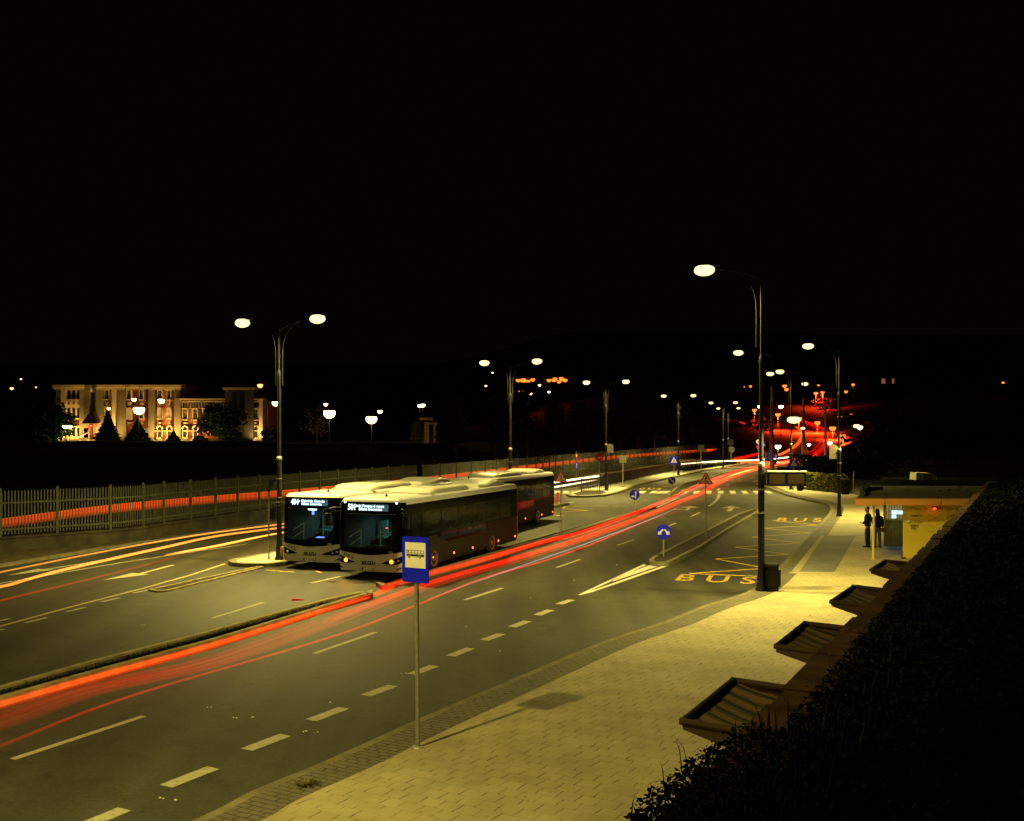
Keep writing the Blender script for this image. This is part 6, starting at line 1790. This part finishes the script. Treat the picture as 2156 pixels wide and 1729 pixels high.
for i, (zx, zy, r, Y) in enumerate(hl2):
    px, py = ZH(zx, zy); small_lamp(px, py, Y, 8.5, (1, .20, .02), 2.2, r * 1.15, f'orange red street lamp along the climbing road, {ordinal(i)} from the left', 'orange red lamps along the climbing road', 30000 if (zx, zy) in ((722, 748), (1000, 800), (1247, 845), (1448, 548), (1465, 897), (1645, 960), (1768, 1053), (1730, 832), (1528, 538)) else 0, OR, pole_mat=M_CONC)
wl = [(787, 707, .40, 190), (1035, 707, .42, 190), (540, 690, .0, 0), (1000, 1178, .50, 185), (1365, 1155, .36, 210), (1613, 1137, .42, 200), (1967, 952, .30, 120)]
labs = ['white lamp just left of the tallest lamp post shaft', 'white lamp above the red glowing bend', '', 'white lamp low over the blue lane sign', 'small white lamp inside the red bend', 'white lamp above the white timetable board', 'white lamp on a short arm at the right, before the dark park']
for i, (zx, zy, r, Y) in enumerate(wl):
    if not r: continue
    px, py = ZH(zx, zy); small_lamp(px, py, Y, CH - (py - HZ) * Y / F, (1, .93, .62), 18, r, labs[i], 'small white lamps of the far junction', (4000 if i == 3 else 1500 if i == 5 else 0), LAMP, pole_mat=M_POLE)
for i, (zx, zy) in enumerate([(87, 172), (155, 104), (266, 165)]):
    px, py = ZR(0, 1000, 2.695)(zx, zy); small_lamp(px, py, 500, 8, (1, .3, .08) if i == 0 else (1, .5, .2), 6, (.8, .45, .35)[i], ['orange lamp at the far left over the dark hill', 'tiny reddish lamp above the far left orange one', 'tiny yellow lamp left of the old building'][i], 'lamps on the far left hill')
for i, (px, py, r) in enumerate([(2112, 805.5, .5), (2037, 914.5, .7)]):
    small_lamp(px, py, 420, 6, (1, .12, .02), 5, r, ['tiny red lamp far right against the black sky', 'red lamp low on the right above the park'][i], 'red lamps on the far right')
# lit windows of far blocks
def far_block(name, lab, px, py, w, h, Y, wins, col, st=1.2):
    p = AT(px, py, Y); z0 = hill_z(p.x, Y) - 3
    t = thing(name, lab, 'building', (p.x, Y, z0))
    m = MB(); m.box((w / 2, 6, (p.z - z0) / 2), (w, 12, p.z - z0)); obj('wall', m, mat('unlit_wall', (.03, .028, .025), .9), t)
    m = MB(); m.box((w / 2, 6, p.z - z0 + .3), (w + 1, 13, .6)); obj('roof', m, M_TILE, t)
    for (fx, dz, ww, hh, c) in wins:
        m = MB(); m.box((w * fx, -.05, p.z - z0 - dz), (ww, .12, hh)); obj('window', m, emat('far_window', c, st), t)
Wc, Bc, Oc = (1, .85, .55), (.7, .85, 1), (1, .3, .06)
a = Z5(1620, 615)
far_block('apartment_block', 'far apartment block with a handful of lit windows above the yard lamps', a[0], a[1], 12, 20, 1000, [(.1, 2.2, 1.7, 1.3, Wc), (.38, 2.2, 1.4, 1.2, Wc), (.66, 2.2, .7, 1.6, Oc), (.9, 1.4, 1.3, .7, Bc), (.86, 4.5, 2.0, 2.0, Bc), (.66, 5, .9, 1, Oc), (.12, 7.5, .8, 1, Oc), (.4, 10.5, 1.8, .8, Bc)], Wc, .8)
a = Z5(1170, 660)
far_block('station_hall', 'far low hall with one long strip of white windows', a[0], a[1], 27, 10, 1000, [(.08 + k * .10, 8, 1.9, 3.0 if k > 2 else 1.6, Bc) for k in range(9)], Bc, .35)
a = ZH(1870, 250)
far_block('apartment_block', 'far red lit apartment block right of the climbing road', 2000 - 165 + 0, 782, 16, 20, 420, [(.3, 4, 1.5, 2, Oc), (.55, 4, .8, 2, Oc), (.3, 13, 1.5, 2.2, Oc), (.62, 17, 4, .5, Oc)], Oc, .25)
far_block('tower_house', 'far dim red lit house behind the climbing road lamps', ZH(1580, 360)[0], ZH(1580, 360)[1], 22, 20, 440, [(.5, 4, 1, 1, Oc)], Oc, .15)

# ---------------------------------------------------------------- the climbing road behind the bend
Yc = [(1640, 985, 150), (1700, 968, 200), (1728, 948, 235), (1737, 930, 265), (1732, 912, 290), (1712, 900, 315), (1685, 890, 345), (1660, 880, 380), (1640, 868, 420)]
Lp = []
for px, py, Y in Yc: Lp.append(AT(px, py, Y))
Lp = smooth_line(Lp, 4)
m = MB(); vs = []
for i, p in enumerate(Lp):
    w_ = 15 if p.y < 300 else 16
    vs += [(p.x - w_, p.y, p.z - .05), (p.x + 3.5, p.y, p.z)]
m.add(vs, [(2 * i, 2 * i + 1, 2 * i + 3, 2 * i + 2) for i in range(len(Lp) - 1)])
hr = tag(obj('hill_road', m, mat('hill_asphalt', (.16, .14, .12), .8, var=.15, scale=.5)), 'climbing road beyond the bend glowing red under its lamps', kind='structure')
m = MB(); m2_ = MB()
m.tube([(p.x + 3.5, p.y, p.z + .2) for p in Lp], .16, 5); m.tube([(p.x - 2.5, p.y, p.z + .05) for p in Lp], .07, 5); obj('kerb', m, M_KERB, hr)
# slopes that carry it
m = MB(); vs = []
for p in Lp: vs += [(p.x - 15, p.y, p.z - .1), (p.x - 40, p.y + 15, p.z + 5 if p.y > 260 else p.z - .5), (p.x - 70, p.y + 25, -2)]
m.add(vs, [(3 * i + j, 3 * i + 1 + j, 3 * i + 4 + j, 3 * i + 3 + j) for i in range(len(Lp) - 1) for j in range(2)])
vs = []
for p in Lp: vs += [(p.x + 3.5, p.y, p.z - .1), (p.x + 14, p.y + 4, p.z + 3.5 if p.y > 240 else p.z), (p.x + 60, p.y + 30, p.z + 10 if p.y > 240 else 0)]
m.add(vs, [(3 * i + j, 3 * i + 3 + j, 3 * i + 4 + j, 3 * i + 1 + j) for i in range(len(Lp) - 1) for j in range(2)])
# far slope behind it all
m.add([(20, 470, 6), (160, 470, 6), (170, 520, 34), (30, 520, 30)], [(0, 1, 2, 3)])
tag(obj('hillside', m, mat('hill_earth', (.16, .12, .09), .9, var=.4, scale=.15)), 'hillside carrying the climbing road', kind='structure')
for i, (zx, zy, Y, r) in enumerate([(640, 1000, 300, 8), (800, 960, 330, 8), (1330, 760, 400, 9), (1620, 700, 380, 9), (1860, 960, 300, 7)]):
    p = AT(*ZH(zx, zy), Y); tree('leafy_tree', f'dim tree on the red lit slope, {ordinal(i)} of five from the left', p.x, p.y, p.z - r, r * 1.6, r * .75, 1100, M_LEAF, 140 + i, 'round', 'trees on the red lit slope', leaf=(.5, 1.2))
for i in range(7):
    x, y = 46 + i * 9, 128 + i * 13
    tree('leafy_tree', f'unlit park tree beyond the pavement hedge, {ordinal(i)} towards the right', x, y, 0, 7, 4.5, 700, M_LEAF, 160 + i, 'round', 'unlit park trees', leaf=(.4, 1.0))

# ---------------------------------------------------------------- light trails: luminous strands hanging above the lanes
def trail(label, pts, z, width, hgt, n, col, s0, s1, r=0.018, seed=0, fade=None, gap=None):
    """n fine strands round the path (survey points on plane z); strength runs s0 -> s1 along it"""
    rnd = random.Random(seed)
    P = [G(p[0], p[1], p[2] if len(p) > 2 else z) for p in pts]; P = smooth_line(P, 6)
    m = MB()
    for k in range(n):
        u = rnd.uniform(-.5, .5); v = rnd.uniform(-.5, .5); amp = rnd.uniform(.6, 1.35); cc = tuple(c * rnd.uniform(.85, 1.1) for c in col)
        ph = rnd.uniform(0, 6); i0 = 0 if rnd.random() < .7 else int(rnd.uniform(0, .35) * len(P)); i1 = len(P) if rnd.random() < .7 else int(rnd.uniform(.7, 1) * len(P))
        rr_ = r * rnd.uniform(.7, 1.3); vs = []; cs = []; q = 5
        idx = list(range(i0, i1))
        if len(idx) < 3: continue
        for j, i in enumerate(idx):
            p = P[i]; t_ = (P[min(i + 1, len(P) - 1)] - P[max(i - 1, 0)]).normalized(); nn = Vector((t_.y, -t_.x, 0))
            c = p + nn * (u * width + .010 * math.sin(ph + i * .12)) + Vector((0, 0, v * hgt))
            k_ = i / (len(P) - 1); st = (s0 + (s1 - s0) * k_) * amp
            e = min(1, j / 5, (len(idx) - 1 - j) / 5)
            if fade: e = min(e, 1.0) if fade == 'soft' else 1
            # nearer strands carry on out of the picture, so only inner ends fade
            g = st * max(0.0, e if (i0 > 0 or i1 < len(P) or fade) else 1)
            for a in range(q):
                w = 2 * math.pi * a / q
                vs.append(c + nn * math.cos(w) * rr_ + Vector((0, 0, math.sin(w) * rr_))); cs.append((cc[0] * g, cc[1] * g, cc[2] * g, 1))
        o = len(m.v); m.v += [tuple(x) for x in vs]; m.c += cs
        for j in range(len(idx) - 1):
            for a in range(q):
                b = (a + 1) % q; m.f.append((o + j * q + a, o + j * q + b, o + (j + 1) * q + b, o + (j + 1) * q + a)); m.m.append(0)
    o = obj('light_trail', m, M_TRAIL)
    return tag(o, label, 'light trail')
RED = (1.0, .006, .001); ORG = (1.0, .32, .045); WHT = (1.0, .72, .33); RO = (1.0, .065, .005)
# along the right side of the medians
trail('wide red light trail hugging the kerb of the long soil median in the lower left', [(-300, 1569), (0, 1484), (181.6, 1431.5), (453, 1357), (691, 1282), (775, 1256), (830, 1236)], .09, .05, .15, 64, RO, .034, .05, r=.013, seed=1)
trail('bright red light trail running beside the buses over the narrow median', [(800, 1240), (905, 1207), (1003, 1181.8), (1147.3, 1140), (1229.4, 1120), (1336, 1081), (1383.5, 1061), (1430.5, 1040.8), (1473.3, 1020.5), (1516, 1003.4), (1569.5, 986.3), (1640, 975), (1700, 966)], .25, .26, .16, 56, RED, .065, .11, r=.018, seed=2)
trail('broad red light trail in the inner lane, faint and brownish at the lower left', [(-200, 1572), (0, 1519), (190, 1452.5), (453, 1392.5), (691.5, 1309.2)], .3, .8, .12, 90, RED, .004, .016, r=.018, seed=3)
trail('vivid red light trail crossing the picture in the inner lane behind the bus stop sign', [(691.5, 1309.2), (905, 1230), (1051, 1187), (1152.5, 1157), (1244.5, 1128), (1379.2, 1079), (1430.5, 1056.7), (1473.3, 1040), (1505.4, 1022), (1548, 1001), (1613.6, 983), (1690, 971)], .3, .42, .16, 60, RED, .04, .12, r=.018, seed=4)
trail('thin single red light trail outside the broad one', [(-100, 1598), (0, 1570), (283, 1462.5), (691.5, 1342.6), (858.6, 1281.2), (1019, 1217), (1152.5, 1179), (1259.5, 1140.2), (1366.4, 1095.3), (1439, 1072.9)], .4, .04, .05, 4, RED, .012, .26, r=.014, seed=5)
trail('faint bluish white light trail between the red ones', [(890.7, 1263.5), (1051, 1207.4), (1152.5, 1172), (1244.5, 1140.2), (1366.4, 1094), (1440, 1063)], .4, .14, .04, 7, (.40, .62, .72), .03, .09, r=.012, seed=6, fade='soft')
trail('soft grey light trail left of the vivid red one near the crossing', [(1336, 1084), (1400, 1057), (1450, 1037), (1500, 1012), (1560, 991)], .3, .5, .1, 8, (.7, .5, .35), .05, .12, r=.02, seed=7, fade='soft')
trail('red and orange light trail fanning out towards the far junction', [(1450, 1038), (1505, 1014), (1560, 995), (1620, 980), (1680, 968), (1720, 958)], .5, 2.2, .3, 36, (1, .06, .015), .10, .28, r=.03, seed=8, fade='soft')
trail('short amber light trail pieces among the red ones', [(1530, 1005), (1556, 996), (1590, 987)], .5, .2, .1, 4, ORG, .9, .9, r=.04, seed=9, fade='soft')
# headlights on the left carriageway
trail('white hot light trail of the left carriageway passing the far platform', [(1150, 1018), (1250, 1004), (1345, 990.5), (1430.5, 978), (1516, 971.3), (1599.5, 968.5), (1655.8, 963.4), (1679, 959.8)], .75, .30, .10, 14, WHT, .8, 1.0, r=.026, seed=10)
trail('second white light trail just below the white hot one by the buses', [(1120, 1033), (1166.5, 1026), (1259.5, 1010)], .65, .28, .08, 9, WHT, .7, .9, r=.026, seed=11, fade='soft')
trail('upper thin orange light trail of the left carriageway', [(-150, 1232), (0, 1204.6), (171, 1170.3), (342.1, 1139), (456, 1121), (584.5, 1104.8), (760, 1082), (950, 1052), (1150, 1018)], .6, .26, .05, 12, ORG, .10, .18, r=.016, seed=12)
trail('thick orange light trail of the left carriageway dipping across the white centre line', [(-150, 1258), (0, 1235), (60, 1219), (114, 1204.6), (199.6, 1184.6), (342.1, 1153.3), (456.2, 1129), (587.3, 1112), (760, 1088)], .6, .20, .08, 14, ORG, .16, .34, r=.016, seed=13)
trail('orange light trail starting midway in the left carriageway below the thick one', [(347.8, 1170), (400, 1160), (456, 1150), (587.3, 1123.3), (760, 1096)], .6, .14, .07, 11, ORG, .36, .42, r=.016, seed=14, fade='soft')
trail('thin dim red light trail between the lane arrows of the left carriageway', [(-100, 1293), (0, 1264.2), (266.6, 1199.2), (366.6, 1172.6), (440, 1155)], .5, .10, .04, 5, RED, .08, .05, r=.014, seed=15, fade='soft')
trail('red zigzag light trail of vehicles turning at the far junction', [(1612, 952), (1570, 962), (1545, 968), (1575, 972), (1625, 975)], 1.0, .8, .4, 11, RED, .3, .5, r=.05, seed=16)
def trail_at(label, P3, n, width, col, st, r, seed):
    rnd = random.Random(seed); m = MB(); P = smooth_line(P3, 6)
    for k in range(n):
        u = rnd.uniform(-.5, .5) * width; amp = rnd.uniform(.5, 1.4); o = len(m.v)
        for i, p in enumerate(P):
            g = st * amp * min(1, i / 4, (len(P) - 1 - i) / 4)
            for a in range(4):
                w = math.pi / 2 * a; m.v.append((p.x + u + math.cos(w) * r, p.y, p.z + math.sin(w) * r)); m.c.append((col[0] * g, col[1] * g, col[2] * g, 1))
        for i in range(len(P) - 1):
            for a in range(4):
                b = (a + 1) % 4; m.f.append((o + i * 4 + a, o + i * 4 + b, o + i * 4 + 4 + b, o + i * 4 + 4 + a)); m.m.append(0)
    return tag(obj('light_trail', m, M_TRAIL), label, 'light trail')
bend = [Vector((p.x, p.y, p.z + .7)) for p in Lp[1:26:2]]
trail_at('outer red light trail curving up the climbing road', bend, 9, 3.0, RED, .45, .07, 91)
trail_at('inner orange red light trail curving up the climbing road', [Vector((p.x - 6.5, p.y, p.z)) for p in bend[:-3]], 7, 2.0, (1, .10, .01), .5, .07, 92)
# the railway behind the fence
tp = []
for px, pm, Y in ((-80, 1112, 47.5), (0, 1102.5, 49.5), (233, 1072, 55), (450, 1052, 62), (640, 1036, 70), (850, 1016, 82), (1000, 998, 98), (1152, 979.5, 123), (1300, 963, 158), (1432, 952.5, 205), (1515, 947, 250)): tp.append(AT(px, pm, Y))
rnd = random.Random(77); P = smooth_line(tp, 6); m = MB()
for k in range(52):
    v = (k / 51 - .5); amp = rnd.uniform(.6, 1.2); cc = (1.0, .055 + .03 * rnd.random() + .04 * (v > .4), .004)
    o = len(m.v)
    for i, p in enumerate(P):
        fr_ = i / (len(P) - 1); hh = .42 * (1 + .25 * fr_); st = (.045 + .36 * min(1, fr_ * 1.8)) * amp * (1.9 if v > .44 else (.35 + .65 * min(1, (v + .5) * 2.2))) * min(1, (1 - fr_) * 12)
        for a in range(4):
            w = math.pi / 2 * a; m.v.append((p.x, p.y + math.cos(w) * .02, p.z + v * hh + math.sin(w) * .014)); m.c.append((cc[0] * st, cc[1] * st, cc[2] * st, 1))
    for i in range(len(P) - 1):
        for a in range(4):
            b = (a + 1) % 4; m.f.append((o + i * 4 + a, o + i * 4 + b, o + i * 4 + 4 + b, o + i * 4 + 4 + a)); m.m.append(0)
tag(obj('light_trail', m, M_TRAIL), 'long orange red light trail of a train passing behind the fence', 'light trail')
# ---------------------------------------------------------------- two people waiting at the kiosk
def skin_mesh(name, verts, edges, radii, mats, parent, root=0, sub=1, loc=None):
    me = bpy.data.meshes.new(name); me.from_pydata([tuple(v) for v in verts], edges, []); me.update()
    o = bpy.data.objects.new(name, me); scene.collection.objects.link(o)
    md = o.modifiers.new('skin', 'SKIN'); md.use_smooth_shade = True; md.branch_smoothing = .6
    sd = o.modifiers.new('subd', 'SUBSURF'); sd.levels = sub; sd.render_levels = sub
    for i, r in enumerate(radii):
        sv = me.skin_vertices[0].data[i]; sv.radius = r if isinstance(r, tuple) else (r, r); sv.use_root = (i == root)
    bpy.context.view_layer.update()
    ev = o.evaluated_get(bpy.context.evaluated_depsgraph_get())
    new = bpy.data.meshes.new_from_object(ev)
    bpy.data.objects.remove(o, do_unlink=True)
    new.materials.clear()
    for mm in (mats if isinstance(mats, list) else [mats]): new.materials.append(mm)
    new.polygons.foreach_set('use_smooth', [True] * len(new.polygons))
    o = bpy.data.objects.new(name, new); scene.collection.objects.link(o)
    if parent: o.parent = parent
    if loc: o.location = loc
    return o
M_SKIN = mat('skin', (.46, .26, .16), .6, var=.06)
M_JACK = mat('dark_jacket', (.010, .012, .024), .75, var=.3, scale=12, bump=.5, bscale=18)
M_TROU = mat('black_trousers', (.013, .013, .014), .85, var=.3, scale=12)
M_JEAN = mat('blue_jeans', (.05, .085, .15), .85, var=.2, scale=10)
M_HAIR = mat('brown_hair', (.035, .018, .010), .7, var=.3, scale=30)
M_SOLE = mat('white_sole', (.62, .60, .52), .5)
def hand(parent, at, dirv, side):
    """palm with five separate bent fingers"""
    d = Vector(dirv).normalized(); up = Vector((0, 0, 1)); l = d.cross(up)
    if l.length < .1: l = Vector((1, 0, 0))
    l.normalize(); nrm = l.cross(d).normalized()
    V, E_, R_ = [Vector(at), Vector(at) + d * .05], [(0, 1)], [(.030, .016), (.036, .015)]
    for k, (o_, L_) in enumerate(((-.030, .068), (-.010, .078), (.010, .074), (.030, .058))):
        b = len(V); V += [Vector(at) + d * .085 + l * o_, Vector(at) + d * (.085 + L_ * .55) + l * o_ * 1.1 + nrm * .010, Vector(at) + d * (.085 + L_ * .9) + l * o_ * 1.05 + nrm * .032]
        E_ += [(1, b), (b, b + 1), (b + 1, b + 2)]; R_ += [.010, .009, .008]
    b = len(V); V += [Vector(at) + d * .035 + l * side * .045, Vector(at) + d * .065 + l * side * .062 + nrm * .012]; E_ += [(0, b), (b, b + 1)]; R_ += [.011, .009]
    return skin_mesh('hand', V, E_, R_, M_SKIN, parent, 0, 1)
def person(lab, loc, rz, H_, female=False):
    t = thing('person', lab, 'person', loc, rz)
    k = H_ / 1.78
    s = lambda *p: Vector(p) * k
    sh = .185 if female else .215; hp = .095
    # body faces local -y ; weight on the left leg, head bent down a little
    V = [s(0, 0, .96), s(0, .005, 1.10), s(0, .01, 1.26), s(0, .02, 1.40), s(0, .015, 1.475), s(0, -.005, 1.53), s(0, -.025, 1.60), s(0, -.03, 1.68), s(0, -.022, 1.745)]
    R_ = [(.150, .115), (.145, .105), (.165, .115), (.155, .105), (.065, .062), (.052, .055), (.074, .088), (.078, .098), (.052, .066)]
    E_ = [(i, i + 1) for i in range(8)]
    for sd in (-1, 1):
        b = len(V)
        V += [s(sd * hp, 0, .90), s(sd * (hp + .005), -.015, .50), s(sd * (hp + .012), .015, .10), s(sd * (hp + .014), .02, .055), s(sd * (hp + .025), -.11, .035)]
        R_ += [(.088, .092), (.060, .064), (.042, .046), (.042, .045), (.036, .026)]
        E_ += [(0, b), (b, b + 1), (b + 1, b + 2), (b + 2, b + 3), (b + 3, b + 4)]
        b = len(V)
        if sd == 1: arm = [s(sh - .02, .015, 1.405), s(sh + .03, .03, 1.14), s(sh - .02, -.16, 1.06)]
        else: arm = [s(-sh + .02, .015, 1.405), s(-sh - .03, .03, 1.14), s(-sh + .03, -.15, 1.07)] if not female else [s(-sh + .02, .015, 1.405), s(-sh - .03, .03, 1.13), s(-sh - .04, -.06, .90)]
        V += arm; R_ += [.066, .048, .034]; E_ += [(3, b), (b, b + 1), (b + 1, b + 2)]
    R_ = [tuple(q * k * (1.12 if 5 < i < 9 else .62 if i != 5 and i != 4 else 1) for q in (r if isinstance(r, tuple) else (r, r))) for i, r in enumerate(R_)]
    body = skin_mesh('body', V, E_, R_, [M_SKIN], t, 0, 2)
    # jacket, trousers over it
    JV = [s(0, 0, .90), s(0, 0, 1.0), s(0, .008, 1.14), s(0, .012, 1.28), s(0, .02, 1.40), s(0, .02, 1.475), s(0, .018, 1.50)]
    JR = [(.178, .142), (.180, .142), (.172, .132), (.190, .140), (.178, .128), (.095, .09), (.072, .075)]
    JE = [(i, i + 1) for i in range(6)]
    for sd in (-1, 1):
        b = len(JV)
        if sd == 1 or not female: w = [s(sd * (sh - .02), .015, 1.405), s(sd * (sh + .03), .03, 1.14), s(sd * (sh - .015), -.135, 1.065)]
        else: w = [s(sd * (sh - .02), .015, 1.405), s(sd * (sh + .03), .03, 1.13), s(sd * (sh + .04), -.05, .93)]
        JV += w; JR += [(.098, .100), (.078, .078), (.056, .056)]; JE += [(4, b), (b, b + 1), (b + 1, b + 2)]
    jr = [tuple(q * k for q in r) for r in JR]
    skin_mesh('jacket', JV, JE, jr, M_JACK, t, 0, 2)
    m = MB(); m.box((0, 0, .905 * k), (.34 * k, .26 * k, .05)); 
    TV = [s(0, 0, .97), s(0, 0, .91)]; TR = [(.155, .125), (.155, .128)]; TE = [(0, 1)]
    for sd in (-1, 1):
        b = len(TV); TV += [s(sd * .088, 0, .83), s(sd * .10, -.015, .50), s(sd * .107, .012, .16), s(sd * .108, .015, .09)]; TR += [(.098, .105), (.075, .080), (.062, .068), (.066, .074)]; TE += [(1, b), (b, b + 1), (b + 1, b + 2), (b + 2, b + 3)]
    skin_mesh('jeans' if female else 'trousers', TV, TE, [tuple(q * k for q in r) for r in TR], M_JEAN if female else M_TROU, t, 0, 2)
    for sd in (-1, 1):
        m = MB(); P_ = [(-.045, .075), (.045, .075), (.05, -.06), (.042, -.165), (0, -.195), (-.042, -.165), (-.05, -.06)]
        P_ = [(x * k + sd * .115 * k, y * k - .0) for x, y in P_]
        m.prism(P_, 0.028, 0.085); shoe = obj('shoe', m, M_TYRE, t, smooth='auto')
        m = MB(); m.prism([((x - sd * .115 * k) * 1.06 + sd * .115 * k, y * 1.04) for x, y in P_], 0.0, 0.032); obj('sole', m, M_TYRE if female else M_SOLE, shoe)
        if sd == 1 or not female: at = s(sd * (sh - .02), -.16, 1.06); dv = (-sd * .35, -.7, .25)
        else: at = s(sd * (sh + .04), -.06, .90); dv = (0, -.15, -1)
        hand(t, at, dv, sd)
    # face and hair
    m = MB(); c = s(0, -.03, 1.665)
    m.lathe([(.004, -.022), (.015, -.018), (.012, .0), (.004, .022)], (c.x, c.y - .088 * k, c.z - .005), 8); obj('nose', m, M_SKIN, body, smooth=True)
    m = MB()
    for sd in (-1, 1): m.lathe([(.002, -.006), (.009, 0), (.002, .006)], (c.x + sd * .031 * k, c.y - .086 * k, c.z + .018 * k), 8)
    m.box((c.x, c.y - .085 * k, c.z - .045 * k), (.045, .008, .007)); obj('face_features', m, M_BLACK, body)
    m = MB()
    for sd in (-1, 1): m.tube([(c.x + sd * .078 * k, c.y + .005, c.z - .03), (c.x + sd * .086 * k, c.y + .012, c.z), (c.x + sd * .08 * k, c.y + .008, c.z + .03)], .009, 6)
    obj('ears', m, M_SKIN, body, smooth=True)
    if female:
        hv = [s(0, .01, 1.79), s(0, .02, 1.70), s(0, .045, 1.58), s(0, .07, 1.46), s(0, .075, 1.36)]; hr_ = [(.07, .075), (.100, .105), (.10, .09), (.11, .07), (.10, .05)]
        skin_mesh('hood', hv, [(i, i + 1) for i in range(4)], [tuple(q * k for q in r) for r in hr_], M_JACK, t, 0, 2)
    else:
        hv = [s(0, -.015, 1.785), s(0, .0, 1.72), s(0, .022, 1.65)]; hr_ = [(.05, .06), (.084, .092), (.076, .062)]
        skin_mesh('hair', hv, [(0, 1), (1, 2)], [tuple(q * k for q in r) for r in hr_], M_HAIR, t, 0, 2)
    return t
p = G(1827, 1154, .15)
person('man in dark jacket, black trousers and white soled shoes left of the kiosk post', (p.x, p.y, .155), math.radians(228), 1.80)
q = G(1847.5, 1153, .15)
w_ = person('person in dark hooded jacket and blue jeans, half behind the kiosk post', (q.x, q.y, .155), math.radians(175), 1.70, True)
bt = thing('shoulder_bag', 'small brown patterned bag held at the hip of the person in jeans', 'bag', (q.x + .18, q.y - .16, 1.02))
m = MB(); m.box((0, 0, -.08), (.24, .10, .20), .1, taper=.85); obj('body', m, mat('bag_brown', (.30, .17, .07), .6, var=.4, scale=30), bt)
m = MB(); m.tube(smooth_line([(-.09, 0, .0), (-.06, 0, .14), (.05, 0, .14), (.09, 0, .0)], 4), .008, 6); obj('handle', m, M_BLACK, bt, smooth='auto')
bpy.context.view_layer.update()
